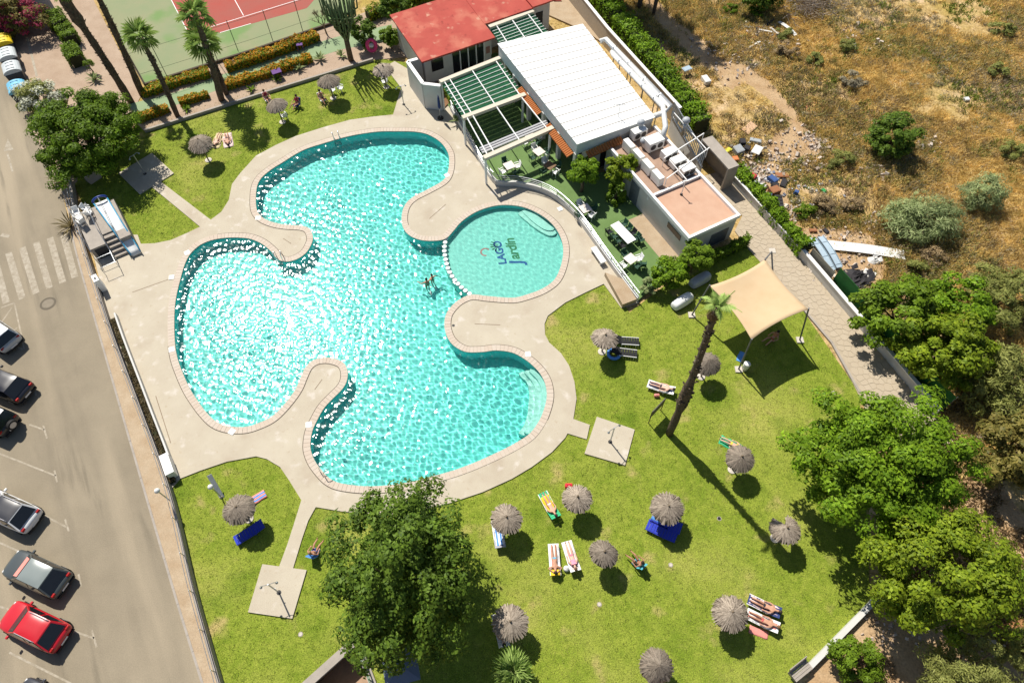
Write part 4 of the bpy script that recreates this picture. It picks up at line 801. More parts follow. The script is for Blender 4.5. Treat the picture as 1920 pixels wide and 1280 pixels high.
# --- palms
M_palmbark = mat('palm_trunk_bark', (0.13, 0.095, 0.065), 0.95, var=0.5, scale=5, bump=1.0, bscale=14)
def fan_mesh(seed):
    rng = random.Random(seed); mb = MB(); mb.add([(0, -0.025, 0), (0, 0.025, 0), (0.75, 0.02, 0.05), (0.75, -0.02, 0.05)], [(0, 1, 2, 3)])
    o = Vector((0.72, 0, 0.05)); n = 13
    for k in range(n):
        a = RD(-95 + 190 * k / (n - 1)); l = (1.1 - 0.25 * abs(k - n / 2) / n) * rng.uniform(0.85, 1.1); d = Vector((math.cos(a), math.sin(a), 0)); s_ = Vector((-d.y, d.x, 0)) * 0.075
        m_ = o + d * l * 0.6 + ZZ * 0.03; tip = o + d * l - ZZ * rng.uniform(0.15, 0.4)
        mb.add([o, m_ - s_, tip, m_ + s_], [(0, 1, 2), (0, 2, 3)])
    return mb.mesh('frond')
def feather_mesh(seed, L_=2.4):
    rng = random.Random(seed); mb = MB(); pts = [Vector((L_ * t, 0, 0.75 * math.sin(t * 2.2) - 0.9 * t * t)) for t in np.linspace(0, 1, 9)]
    mb.tube(pts, [0.035 * (1 - 0.8 * i / 8) for i in range(9)], 4)
    for k in range(26):
        t = 0.12 + 0.86 * k / 25; i = min(7, int(t * 8)); p = pts[i].lerp(pts[i + 1], t * 8 - i); l = 0.62 * math.sin(min(1, t * 1.1 + 0.15) * math.pi) ** 0.6 + 0.1
        for s_ in (-1, 1):
            tip = p + Vector((l * 0.55, s_ * l * 0.8, -l * rng.uniform(0.15, 0.45))); mb.add([p - Vector((0.03, 0, 0)), p + Vector((0.09, 0, 0)), tip], [(0, 1, 2) if s_ < 0 else (0, 2, 1)])
    return mb.mesh('frond')
FAN = [fan_mesh(i) for i in range(3)]; FEA = [feather_mesh(i) for i in range(3)]
L_palm = leafmat('palm_leaf', (0.40, 0.52, 0.16), (0.24, 0.36, 0.08), trans=0.3); L_palmdry = leafmat('dry_palm_leaf', (0.20, 0.13, 0.06), (0.12, 0.08, 0.04))
for m_ in FAN + FEA: m_.materials.append(L_palm)
def palm(name, label, base, top, r0, r1, nf, kind='fan', scale=1.0, seed=0, skirt=0, bulge=None, emin=-0.5):
    t = T(name, label, 'palm tree', base, group=None); rng = random.Random(seed); tp = Vector(top) - Vector(base); n = 14
    pts = []; rad = []
    for i in range(n + 1):
        q = i / n; p = tp * q; p.x += math.sin(q * 3.1) * 0.12; pts.append(p - ZZ * 0.1 if i == 0 else p); r = r0 + (r1 - r0) * q
        if bulge and bulge[0] < q < bulge[1]: r *= bulge[2]
        rad.append(r * (1.0 + 0.08 * ((i * 7) % 3 - 1)))
    mb = MB().tube(pts, rad, 10); mb.build('trunk', M_palmbark, t, smooth=True)
    st_ = MB()   # stubs of cut fronds on the trunk
    for i in range(int(tp.length * 9)):
        q = rng.uniform(0.25, 1); a = rng.uniform(0, 6.28); p = tp * q; p.x += math.sin(q * 3.1) * 0.12; rr = r0 + (r1 - r0) * q
        if bulge and bulge[0] < q < bulge[1]: rr *= bulge[2]
        d = Vector((math.cos(a), math.sin(a), 0)); st_.beam(p + d * rr * 0.8, p + d * (rr + 0.1) + ZZ * 0.14, 0.09, 0.03)
    o = st_.build('frond_stubs', M_palmbark, t); o['kind'] = 'stuff'
    M = FAN if kind == 'fan' else FEA
    for i in range(nf):
        f = link('frond', M[i % 3], None, t); f.location = tp + Vector((0, 0, 0.05)); e = emin + (1.35 - emin) * ((i + 0.5) / nf)
        f.rotation_euler = Euler((rng.uniform(-0.4, 0.4), -e + (0.0 if kind == 'fan' else 0.2), i * 2.4 + rng.uniform(-0.2, 0.2)), 'XYZ'); f.scale = (scale * rng.uniform(0.85, 1.1),) * 3
    for i in range(skirt):
        f = link('dry_frond', M[i % 3].copy(), None, t); f.data.materials.clear(); f.data.materials.append(L_palmdry); f.location = tp - ZZ * 0.15; f.rotation_euler = Euler((0, 1.25, i * 2.4), 'XYZ'); f.scale = (scale * 0.8,) * 3
    return t
palm('leaning_palm', 'tall leaning palm trunk, leftmost of the gravel court pair', G(245,190), G(112,-12,9.8), 0.32, 0.28, 9, seed=1, scale=0.6, bulge=(0.72, 0.95, 1.6))
palm('leaning_palm', 'tall slim palm trunk, right one of the gravel court pair', G(266,176), G(172,-30,10.2), 0.3, 0.22, 9, seed=2, scale=0.6, bulge=(0.62, 0.7, 1.25))
palm('fan_palm', 'fan palm with small green crown against the tennis court', G(332,216), G(264,72,7.4), 0.24, 0.2, 15, seed=3, scale=0.9)
palm('fan_palm', 'tall front palm with green crown at the flower bed', G(415,186), G(366,30,8.4), 0.32, 0.22, 15, seed=4, scale=0.95)
palm('fan_palm', 'shorter palm crown partly behind the tall front palm', G(424,175), G(382,82,5.2), 0.24, 0.2, 17, seed=5, scale=1.05)
palm('garden_palm', 'tall palm on the big lawn with long trunk shadow', G(1255,812), G(1344,577,13.6), 0.27, 0.17, 10, 'feather', 0.5, seed=6, skirt=9, bulge=(0.28, 0.5, 1.5), emin=-0.3)
palm('fan_palm', 'young fan palm at the bottom edge beside the dark tree', G(955,1290), G(962,1258,1.6), 0.2, 0.16, 22, seed=7, scale=0.75)
palm('feather_palm', 'feather palm beyond the hedge casting a shadow at top right', G(1212,42) - Vector((SV[0] * 6, SV[1] * 6, 0)), G(1212,42) - Vector((SV[0] * 6, SV[1] * 6, -6.0)), 0.3, 0.26, 64, 'feather', 1.75, seed=8)
palm('feather_palm', 'slim feather palm throwing the separate small shadow on the field', G(1318,100) - Vector((SV[0] * 10.5, SV[1] * 10.5, 0)), G(1318,100) - Vector((SV[0] * 10.5, SV[1] * 10.5, -10.5)), 0.2, 0.16, 26, 'feather', 1.05, seed=9)
palm('feather_palm', 'feather palm next to the bushiest one beyond the hedge', G(1262,66) - Vector((SV[0] * 7.5, SV[1] * 7.5, 0)), G(1262,66) - Vector((SV[0] * 7.5, SV[1] * 7.5, -7.5)), 0.26, 0.22, 44, 'feather', 1.45, seed=10)
T3('broadleaf_tree', 'dark tree at the top edge left of the brushwood', 'tree', 1432, -12, 1.8, (2.2, 1.6, 1.6), 6000, 0.24, L_dark, ncl=40, clr=0.3, seed=37)
# tall columnar succulent and bare shrub at the top
cs = T('candelabra_tree', 'many-armed grey green succulent tree beside the round bush', 'succulent', G(658,112), 0.0, None, 1.45); rr = random.Random(5)
MB().tube([(0, 0, -0.1), (0, 0, 1.6), (0.05, 0, 2.6)], [0.2, 0.17, 0.12], 8).build('trunk', M_palmbark, cs, smooth=True)
for i in range(44):
    a = i * 2.4; r = 0.2 + 0.026 * i; p = Vector((math.cos(a) * 0.1, math.sin(a) * 0.1, 1.4 + 0.04 * i)); q = p + Vector((math.cos(a) * r * 0.8, math.sin(a) * r * 0.8, 0.5)); e = q + Vector((math.cos(a) * 0.15, math.sin(a) * 0.15, 1.4 + rr.uniform(0, 0.9)))
    MB().tube([p, q, e], [0.06, 0.06, 0.03], 5).build('arm', plain('succulent_green', (0.10, 0.14, 0.06), 0.7), cs, smooth=True)
bt = T('bare_shrub', 'bare branching shrub with pale twigs at the tennis court corner', 'shrub', G(612,62)); mb = MB()
def branch(p, d, l, r, k):
    q = p + d * l; mb.tube([p, q], [r, r * 0.7], 5)
    if k:
        for _ in range(3): branch(q, (d + Vector((rr.uniform(-0.7, 0.7), rr.uniform(-0.7, 0.7), rr.uniform(-0.1, 0.4)))).normalized(), l * 0.75, r * 0.65, k - 1)
branch(Vector((0, 0, -0.1)), Vector((-0.1, 0, 1)), 0.9, 0.09, 4); mb.build('branches', plain('pale_twig', (0.24, 0.18, 0.12), 0.9), bt)
# --- dry field growth (uncountable)
fa = np.array(FIELD); SHRUBS = GP([(1677,262),(1735,415),(1845,370)])
def tufts(name, label, n, h, lm, seed, lo, hi, blades=5, sc=0.16, spread=0.16, wid=0.035, poly=FIELD, avoid=TRACKS, cat='dry grass', z0=-0.13, lean=0.5):
    rng = np.random.default_rng(seed); pp = np.array(poly); x = rng.uniform(pp[:, 0].min(), pp[:, 0].max(), n * 4); y = rng.uniform(pp[:, 1].min(), pp[:, 1].max(), n * 4); k = inside(x, y, poly)
    for t in avoid: k &= ~(inside(x, y, t) & (rng.random(len(x)) < (0.97 if avoid is TRACKS else 1.1)))
    v = value_noise(x + 90, y + 90, sc, seed) * 0.65 + value_noise(x + 90, y + 90, sc * 3.7, seed + 1) * 0.35; k &= (v > lo) & (v < hi) ; x, y = x[k][:n], y[k][:n]; m = len(x)
    X = np.repeat(x, blades) + rng.normal(size=m * blades) * spread; Y = np.repeat(y, blades) + rng.normal(size=m * blades) * spread; c = len(X)
    a = rng.uniform(0, 6.28, c); hh = h * np.repeat(rng.uniform(0.5, 1.3, m), blades) * rng.uniform(0.6, 1.1, c); ln = rng.uniform(0.1, lean, c) * hh; b = rng.uniform(0, 6.28, c); w = wid * rng.uniform(0.7, 1.5, c)
    B = np.column_stack([X, Y, np.full(c, z0)]); S = np.column_stack([np.cos(a) * w, np.sin(a) * w, np.zeros(c)]); Tp = B + np.column_stack([np.cos(b) * ln, np.sin(b) * ln, hh])
    V = np.stack([B - S, B + S, Tp + S * 0.35, Tp - S * 0.35], 1).reshape(-1, 3); o = link(name, npmesh(name, V, np.arange(c * 4).reshape(c, 4)), lm); tag(o, label, cat, kind='stuff'); return o
DG = leafmat('golden_grass', (0.80, 0.58, 0.21), (0.56, 0.39, 0.12), trans=0.35); DB = leafmat('brown_scrub', (0.44, 0.32, 0.17), (0.26, 0.19, 0.10)); DO = leafmat('olive_scrub', (0.36, 0.33, 0.11), (0.20, 0.20, 0.06)); DGY = leafmat('grey_scrub', (0.42, 0.37, 0.25), (0.24, 0.21, 0.14)); DGR = leafmat('green_scrub', (0.26, 0.31, 0.05), (0.13, 0.17, 0.03))
tufts('golden_dry_grass', 'golden dry grass covering the wasteland', 34000, 0.3, DG, 201, 0.40, 1, wid=0.022, lean=1.6, spread=0.22)
tufts('olive_scrub', 'olive green weeds spread over the wasteland', 9000, 0.3, DO, 203, 0.55, 1, wid=0.045, lean=1.4, spread=0.2)
tufts('brown_scrub', 'brown dead weeds spread over the wasteland', 7000, 0.3, DB, 205, 0.55, 1, wid=0.035, lean=1.4, spread=0.2)
tufts('grey_scrub', 'grey dry brush spread over the wasteland', 5000, 0.3, DGY, 207, 0.58, 1, wid=0.03, blades=7, lean=1.4)
tufts('green_scrub', 'green low weeds in patches on the wasteland', 5000, 0.3, DGR, 209, 0.62, 1, wid=0.05, sc=0.3, lean=1.3)
tufts('dry_litter', 'dry leaves and weeds on the lower right yard', 5000, 0.18, DB, 211, 0.4, 1, wid=0.05, poly=GP([(1640,760),(1990,700),(1990,1310),(1530,1310),(1650,1120)]), avoid=[])
tufts('lawn_blades', 'short lawn blades on the big lawn', 60000, 0.06, mat('lawn_blade', (0.33, 0.385, 0.095), 0.7, col2=(0.19, 0.26, 0.055), island=True, trans=0.3, spec=0.1, patches=[((0.42, 0.40, 0.14), 0.17, 0.46, 0.22), ((0.155, 0.225, 0.04), 0.25, 0.48, 0.22), ((0.44, 0.36, 0.17), 0.6, 0.59, 0.15)]), 213, 0.0, 1, blades=4, spread=0.05, wid=0.012, poly=LAWN, avoid=[DECK], cat='grass', z0=-0.08, lean=0.9)
def clumps(name, label, n, lm, seed, rmin, rmax, hh, per=60, leaf=0.14, lo=0.45, sc=0.2):
    rng = np.random.default_rng(seed); pp = np.array(FIELD); x = rng.uniform(pp[:, 0].min(), pp[:, 0].max(), n * 8); y = rng.uniform(pp[:, 1].min(), pp[:, 1].max(), n * 8); k = inside(x, y, FIELD)
    for t in TRACKS: k &= ~inside(x, y, t)
    k &= value_noise(x + 90, y + 90, sc, seed) > lo; x, y = x[k][:n], y[k][:n]; m = len(x); r = rng.uniform(rmin, rmax, m); i = np.repeat(np.arange(m), per); d = rng.normal(size=(m * per, 3)); d /= np.linalg.norm(d, axis=1, keepdims=True); d[:, 2] = np.abs(d[:, 2])
    q = rng.uniform(0.35, 1.1, m * per)[:, None]; P = np.column_stack([x[i], y[i], np.full(m * per, -0.12)]) + d * q * np.column_stack([r[i], r[i] * 0.9, r[i] * hh])
    V, Q = leaves(P, d + rng.normal(size=d.shape) * 0.5 + np.array([0, 0, 0.3]), leaf, rng, 0.22); tag(link(name, npmesh(name, V, Q), lm), label, 'weeds', kind='stuff')
clumps('golden_weed_clumps', 'rounded clumps of golden dry grass in the wasteland', 800, DG, 401, 0.25, 0.8, 0.6, 70, 0.2, 0.35)
clumps('olive_weed_clumps', 'rounded clumps of olive weeds in the wasteland', 330, DO, 403, 0.3, 1.0, 0.65, 80, 0.18, 0.45)
clumps('brown_weed_clumps', 'rounded clumps of brown dead weeds in the wasteland', 240, DB, 405, 0.3, 0.9, 0.6, 70, 0.18, 0.5)
clumps('grey_weed_clumps', 'rounded clumps of grey brush in the wasteland', 200, DGY, 407, 0.3, 0.9, 0.6, 80, 0.2, 0.5)
rs = random.Random(77); kinds = [('grey', DGY, L_grey), ('olive', DO, L_olive), ('green', DGR, L_mid), ('brown', DB, L_brown)]
SH = [(1590,85,1.0,'olive shrub below the brushwood pile',1),(1885,52,1.2,'wide olive shrub near the top right corner',1),(1480,95,1.1,'brown shrub beside the sandy track',3),(1600,150,1.2,'grey brush clump in the middle of the field',0),(1530,110,0.9,'olive clump right of the sandy track',1),
      (1870,130,1.0,'olive shrub at the right edge of the field',1),(1580,300,1.1,'olive brush left of the round bush shadow',1),(1550,385,1.2,'reddish brown brush above the white board',3),(1510,395,0.9,'green weeds above the path hedge',2),(1900,280,1.2,'olive brush at the right edge above the pale shrub',1),(1600,385,0.9,'brown brush left of the pale shrub',3),(1750,480,1.0,'brown brush below the broad pale shrub',3),(1720,500,0.8,'olive weeds below the white board end',1),(1420,20,0.8,'bright green weeds beside the plank heap',2),(1370,15,0.7,'bright green weeds by the sandy track top',2),(1470,60,0.9,'olive weeds below the plank heap',1)]
for i, (x, y, r, lab, k) in enumerate(SH):
    T3('field_shrub', lab, 'shrub', x, y, 0.35, (r, r * 0.85, 0.55 * r), int(1300 * r), 0.2, kinds[k][2] if k in (1, 2) else kinds[k][1], ncl=16, clr=0.36, seed=300 + i, trunk_r=0.05, limbs=4, aspect=0.35, group='low shrubs in the wasteland')
# ================================================================== GARDEN FURNITURE
# --- thatched parasols
M_thatch = mat('grey_brown_thatch', (0.26, 0.21, 0.165), 0.95, col2=(0.17, 0.135, 0.105), scale=9, bump=0.6, bscale=30, objvar=0.3)
L_thatch = mat('thatch_straw', (0.36, 0.30, 0.235), 0.95, col2=(0.16, 0.13, 0.10), island=True, objvar=0.28)
def thatch(seed, notch=None):
    rng = np.random.default_rng(seed); n = 40; prof = [(0.02, 0.52), (0.3, 0.38), (0.65, 0.17), (0.97, -0.1)]; V = []; Q = []
    rim = 1 + rng.normal(size=n) * 0.035
    for j, (r, z) in enumerate(prof):
        for k in range(n):
            a = 2 * math.pi * k / n; q = r * (rim[k] if j == 3 else 1)
            if notch and abs((a - notch + math.pi) % (2 * math.pi) - math.pi) < 0.38: q *= 0.32 if j > 1 else 0.8
            V.append((q * math.cos(a), q * math.sin(a), z + 0.025 * math.sin(k * 2.3) * j))
    for j in range(3):
        for k in range(n): a, b = j * n + k, j * n + (k + 1) % n; Q.append((a, a + n, b + n, b))
    me = npmesh('thatch_cap', np.array(V), np.array(Q)); me.materials.append(M_thatch)
    m = 420; a = rng.uniform(0, 6.28, m); r0 = rng.uniform(0.05, 0.75, m); l = rng.uniform(0.25, 0.5, m); r1 = np.minimum(r0 + l, 1.0 + rng.uniform(0, 0.09, m)); w = rng.uniform(0.012, 0.03, m)
    if notch: k = np.abs((a - notch + math.pi) % (2 * math.pi) - math.pi) > 0.42; a, r0, r1, w = a[k], r0[k], r1[k], w[k]
    zf = lambda r: np.interp(r, [p[0] for p in prof], [p[1] for p in prof]) + 0.025
    da = rng.normal(size=len(a)) * 0.05; d0 = np.column_stack([np.cos(a), np.sin(a)]); d1 = np.column_stack([np.cos(a + da), np.sin(a + da)]); s_ = np.column_stack([-np.sin(a), np.cos(a)]) * w[:, None]
    P = lambda d, r, s2, up: np.column_stack([d * r[:, None] + s2, zf(r) + up])
    V2 = np.stack([P(d0, r0, -s_, 0), P(d0, r0, s_, 0), P(d1, r1, s_, 0.01), P(d1, r1, -s_, 0.01)], 1).reshape(-1, 3)
    me2 = npmesh('straw', V2, np.arange(len(V2)).reshape(-1, 4)); me2.materials.append(L_thatch); return me, me2
M_pole = plain('round_timber', (0.20, 0.15, 0.10), 0.9); M_foot = plain('pale_footing', (0.55, 0.5, 0.43), 0.9)
pole_me = MB().tube([(0, 0, 0), (0, 0, 2.0)], 0.06, 8).mesh('pole'); foot_me = MB().lathe([(0.3, 0), (0.3, 0.05), (0.1, 0.09)], 12).mesh('footing'); knob_me = MB().lathe([(0.07, 0.46), (0.06, 0.56), (0.02, 0.6)], 8).mesh('finial')
TH_ = [thatch(i) for i in range(4)]; TH_N = thatch(9, notch=1.75)
PAL = [(373,265,46,'thatched parasol nearest the big round tree on the top lawn'),(517,193,42,'thatched parasol on the top lawn, second from the left'),(615,148,44,'thatched parasol on the top lawn below the flower bed end'),(718,127,40,'thatched parasol beside the tall yard wall'),
 (445,952,62,'thatched parasol on the lower left lawn'),(950,970,62,'thatched parasol just right of the big bottom tree'),(1083,932,56,'thatched parasol with a red bag behind it'),(1253,950,62,'thatched parasol above the deep blue mats'),(1133,1035,54,'thatched parasol between the lying pair and the seated sunbather'),
 (957,1165,68,'thatched parasol low on the lawn beside the big bottom tree'),(1372,1148,66,'thatched parasol next to the two loungers at the lower right'),(1233,1247,62,'thatched parasol at the bottom edge of the picture'),(1390,857,56,'thatched parasol by the green towel'),(1475,990,60,'thatched parasol with a wedge missing, beside the tall palm shadow'),(1328,678,52,'thatched parasol partly behind the tall palm trunk'),(1135,630,52,'thatched parasol beside the two black loungers')]
for i, (x, y, d, lab) in enumerate(PAL):
    sc_ = F * (_c + (y - 640) / F * _s) / (HC - 2.05); r = d / 2 / sc_; c = G(x, y, 2.1); t = T('thatched_parasol', lab, 'parasol', (c.x, c.y, -0.07), random.uniform(0, 6.28) if i != 13 else 0.0, 'thatched parasols on the lawns')
    a, b = TH_N if i == 13 else TH_[i % 4]; cp_ = link('canopy', a, None, t, smooth=True); st_ = link('straw', b, None, cp_); cp_.location = (0, 0, 1.92); cp_.scale = (r, r, 1.0)
    cp_.scale = (r * random.uniform(0.95, 1.05), r * random.uniform(0.95, 1.05), random.uniform(0.8, 1.2)); cp_.rotation_euler = (random.uniform(-0.11, 0.11), random.uniform(-0.11, 0.11), 0); so = cp_.modifiers.new('s', 'SOLIDIFY'); so.thickness = 0.05
    link('pole', pole_me, M_pole, t); link('footing', foot_me, M_foot, t); k = link('finial', knob_me, M_pole, t); k.location = (0, 0, 1.9)
# --- loungers, towels, chairs
PLM = {}
def pm_(name, c, rough=0.6): return plain(name, c, rough, var=0.08, scale=6)
M_wplastic = pm_('white_plastic', (0.78, 0.78, 0.76)); M_bplastic = pm_('black_fabric', (0.018, 0.018, 0.02), 0.8)
def lounger(label, a, b, frame, bed, back=0.5, width=0.62, legh=0.3, group='sun loungers on the lawn'):
    """a = foot end, b = head end in the picture (ground level)"""
    A_, B_ = G(*a), G(*b); rz = math.atan2(B_.y - A_.y, B_.x - A_.x); c = A_.lerp(B_, 0.5); L_ = 1.9
    t = T('sun_lounger', label, 'sun lounger', (c.x, c.y, -0.07), rz, group); x0 = -L_ / 2; hx = 0.35
    for s_ in (-1, 1): MB().box((-0.28, s_ * (width / 2), legh - 0.02), (1.32, 0.05, 0.06)).build('side_rail', frame, t, bevel=0.01)
    for sx in (x0 + 0.2, hx - 0.05):
        for s_ in (-1, 1): MB().tube([(sx, s_ * width * 0.46, 0), (sx, s_ * width * 0.46, legh)], 0.025, 6).build('leg', frame, t)
    m = MB()
    for k in range(7): m.box((x0 + 0.1 + k * 0.185, 0, legh + 0.02), (0.165, width - 0.06, 0.025))
    m.build('seat_slats', bed, t)
    bk = MB(); L2 = 0.66
    for k in range(4): bk.box((0.09 + k * 0.165, 0, 0.02), (0.15, width - 0.06, 0.025))
    for s_ in (-1, 1): bk.box((L2 / 2, s_ * width / 2, 0), (L2, 0.05, 0.05))
    o = bk.build('backrest', bed, t); o.location = (hx, 0, legh + 0.0); o.rotation_euler = (0, -back, 0)
    return t, c, rz, legh, back, hx
def towel(label, c, rz, m, z, L_=1.7, W_=0.6, back=0.0, hx=0.35, m2=None, cat='towel', thick=0.02):
    """soft cloth over a lounger (or on grass): bends where the backrest rises"""
    t = T('beach_towel', label, cat, (c.x, c.y, z), rz); rr = random.Random(label); n = 14; vs = []; fs = []
    def P(x, y):
        zz = 0.012 * math.sin(x * 9 + y * 7) + 0.01 * rr.uniform(-1, 1)
        if abs(y) > W_ * 0.47: zz -= 0.03
        if x > hx and back: return (hx + (x - hx) * math.cos(back), y, zz + (x - hx) * math.sin(back))
        return (x, y, zz)
    for i in range(n + 1):
        for j in range(6): vs.append(P(-L_ / 2 + L_ * i / n, -W_ / 2 + W_ * j / 5 + rr.uniform(-0.012, 0.012)))
    for i in range(n):
        for j in range(5): fs.append((i * 6 + j, (i + 1) * 6 + j, (i + 1) * 6 + j + 1, i * 6 + j + 1))
    me = MB().add(vs, fs).mesh('cloth'); o = link('cloth', me, m, t, smooth=True)
    if m2:
        me.materials.append(m2)
        for p in me.polygons: p.material_index = 1 if (p.index % 5) in (1, 3) else 0
    so = o.modifiers.new('s', 'SOLIDIFY'); so.thickness = thick; return t
chair_parts = None
def chair(label, px, py, rz, m, group, z=0.10):
    global chair_parts
    if chair_parts is None:
        seat = MB().box((0, 0, 0.44), (0.46, 0.46, 0.04)).mesh('seat'); back = MB().obox((-0.23, 0.2, 0.46), (0.46, 0, 0), (0, 0.03, 0), (0, 0.1, 0.42)).mesh('backrest'); leg = MB().tube([(0, 0, 0), (0, 0, 0.44)], 0.022, 5).mesh('leg'); arm = MB().box((0, 0, 0.66), (0.05, 0.42, 0.03)).tube([(0, -0.18, 0.44), (0, -0.18, 0.66)], 0.018, 5).mesh('armrest'); chair_parts = (seat, back, leg, arm)
    g = G(px, py, z); t = T('terrace_chair', label, 'chair', g, rz, group); s_, b_, l_, a_ = (q.copy() for q in chair_parts)
    for q in (s_, b_, l_, a_): q.materials.append(m)
    link('seat', s_, None, t); link('backrest', b_, None, t)
    for x in (-0.2, 0.2):
        for y in (-0.2, 0.2): o = link('leg', l_, None, t); o.location = (x, y, 0)
        o = link('armrest', a_, None, t); o.location = (x * 1.15, 0, 0)
    return t
def table(label, px, py, rz, sx, sy, m, z=0.10, cat='table', h=0.74, leg=None):
    t = T('terrace_table', label, cat, G(px, py, z), rz); MB().box((0, 0, h), (sx, sy, 0.04)).build('table_top', m, t, bevel=0.012)
    for x in (-1, 1):
        for y in (-1, 1): MB().tube([(x * sx * 0.42, y * sy * 0.42, 0), (x * sx * 0.42, y * sy * 0.42, h)], 0.025, 6).build('leg', leg or m, t)
    return t
# people ------------------------------------------------------------
def skin_mat(k): return plain(f'skin_{k}', [(0.55, 0.30, 0.20), (0.46, 0.24, 0.15), (0.62, 0.38, 0.28), (0.36, 0.18, 0.11)][k], 0.55)
def skinned(name, J, E_, R, m, parent, root=0, sub=1):
    me = bpy.data.meshes.new(name); me.from_pydata([tuple(p) for p in J], E_, []); o = bpy.data.objects.new(name, me); COL.objects.link(o); o.parent = parent
    o.modifiers.new('skin', 'SKIN')
    if not me.skin_vertices: return o
    for i, d in enumerate(me.skin_vertices[0].data): d.radius = R[i] if isinstance(R[i], tuple) else (R[i], R[i]); d.use_root = (i == root)
    sb = o.modifiers.new('sub', 'SUBSURF'); sb.levels = sub; sb.render_levels = sub; me.materials.append(m); return o
def person(label, loc, rz, pose, skin=0, suit=None, hair=(0.03, 0.02, 0.015), top=None, back=0.0, scale=1.0):
    """one continuous body; joints listed from the pelvis outwards"""
    t = T('person', label, 'person', loc, rz, scale=scale)
    def up(x, z):  # rotate upper body about the hip by the back angle
        return (x * math.cos(back) - z * math.sin(back), x * math.sin(back) + z * math.cos(back))
    def B(x, y, z): q = up(x, z); return Vector((q[0], y, q[1]))
    if pose == 'lie' or pose == 'prone':
        arm = ([B(0.44, 0.19, 0.02), B(0.22, 0.29, 0.0), B(0.0, 0.27, 0.01)] if pose == 'lie' else [B(0.46, 0.2, 0.0), B(0.52, 0.42, -0.02), B(0.72, 0.2, -0.02)])
        legs = [Vector((-0.02, 0.09, 0)), Vector((-0.44, 0.11, 0.07 if pose == 'lie' else 0.0)), Vector((-0.86, 0.10, 0)), Vector((-0.93, 0.11, 0.12 if pose == 'lie' else -0.03))]
        tor = [Vector((0, 0, 0)), B(0.22, 0, 0.01), B(0.42, 0, 0.03), B(0.56, 0, 0.02), B(0.66, 0, 0.04), B(0.80, 0, 0.05)]
    elif pose == 'sit':
        tor = [Vector((0, 0, 0)), Vector((0.05, 0, 0.22)), Vector((0.08, 0, 0.42)), Vector((0.07, 0, 0.55)), Vector((0.04, 0, 0.64)), Vector((0.02, 0, 0.78))]
        arm = [Vector((0.08, 0.19, 0.46)), Vector((0.02, 0.28, 0.22)), Vector((-0.2, 0.22, 0.14))]; legs = [Vector((0, 0.09, -0.01)), Vector((-0.42, 0.12, 0.03)), Vector((-0.62, 0.11, -0.32)), Vector((-0.76, 0.12, -0.35))]
    elif pose == 'lounge':   # low chair, legs stretched forward
        tor = [Vector((0, 0, 0)), Vector((0.12, 0, 0.2)), Vector((0.22, 0, 0.38)), Vector((0.26, 0, 0.5)), Vector((0.28, 0, 0.58)), Vector((0.26, 0, 0.72))]
        arm = [Vector((0.22, 0.19, 0.42)), Vector((0.14, 0.34, 0.2)), Vector((-0.1, 0.3, 0.2))]; legs = [Vector((0, 0.1, 0)), Vector((-0.4, 0.17, 0.16)), Vector((-0.76, 0.2, -0.08)), Vector((-0.84, 0.22, 0.03))]
    else:                    # standing or treading water
        tor = [Vector((0, 0, 0.92)), Vector((0, 0, 1.12)), Vector((0, 0, 1.34)), Vector((0, 0, 1.46)), Vector((-0.01, 0, 1.55)), Vector((-0.02, 0, 1.69))]
        arm = [Vector((0, 0.19, 1.4)), Vector((0.02, 0.3, 1.14)), Vector((-0.1, 0.26, 0.92))] if pose == 'stand' else [Vector((0, 0.19, 1.4)), Vector((-0.1, 0.42, 1.28)), Vector((-0.3, 0.52, 1.3))]
        legs = [Vector((0, 0.09, 0.88)), Vector((-0.02, 0.1, 0.48)), Vector((0.02, 0.1, 0.07)), Vector((-0.12, 0.11, 0.03))]
    J = list(tor); R = [(0.14, 0.11), (0.125, 0.095), (0.155, 0.11), 0.075, 0.055, 0.10]; E_ = [(i, i + 1) for i in range(5)]
    for s_ in (1, -1):
        f = lambda p: Vector((p.x, p.y * s_, p.z)); k = len(J); J += [f(p) for p in arm]; R += [0.06, 0.045, 0.034]; E_ += [(2, k), (k, k + 1), (k + 1, k + 2)]
        d = (f(arm[2]) - f(arm[1])).normalized(); pk = len(J); J.append(f(arm[2]) + d * 0.07); R.append(0.03); E_.append((k + 2, pk)); sd = d.cross(ZZ).normalized() if abs(d.z) < 0.95 else Vector((1, 0, 0))
        for q in range(4): J.append(J[pk] + d * (0.075 + 0.012 * (q in (1, 2))) + sd * (q - 1.5) * 0.024 - ZZ * 0.015); R.append(0.009); E_.append((pk, len(J) - 1))
        J.append(J[pk] + d * 0.02 + sd * 0.06 * s_); R.append(0.010); E_.append((pk, len(J) - 1))
        k = len(J); J += [f(p) for p in legs]; R += [0.092, 0.062, 0.042, 0.03]; E_ += [(0, k), (k, k + 1), (k + 1, k + 2), (k + 2, k + 3)]
    b = skinned('body', J, E_, R, skin_mat(skin), t)
    h = tor[5]; hd = (tor[5] - tor[4]).normalized(); hm = MB().lathe([(0.0, 0.125), (0.06, 0.11), (0.1, 0.06), (0.112, 0.0), (0.09, -0.06)], 12, cap=False); ho = hm.build('hair', plain(f'hair_{int(hair[0]*100)}', hair, 0.7), t, smooth=True)
    ho.location = h + hd * 0.03 + (Vector((0, 0, 0.03)) if pose == 'prone' else Vector((0.02, 0, 0))); ho.rotation_euler = hd.to_track_quat('Z', 'Y').to_euler()
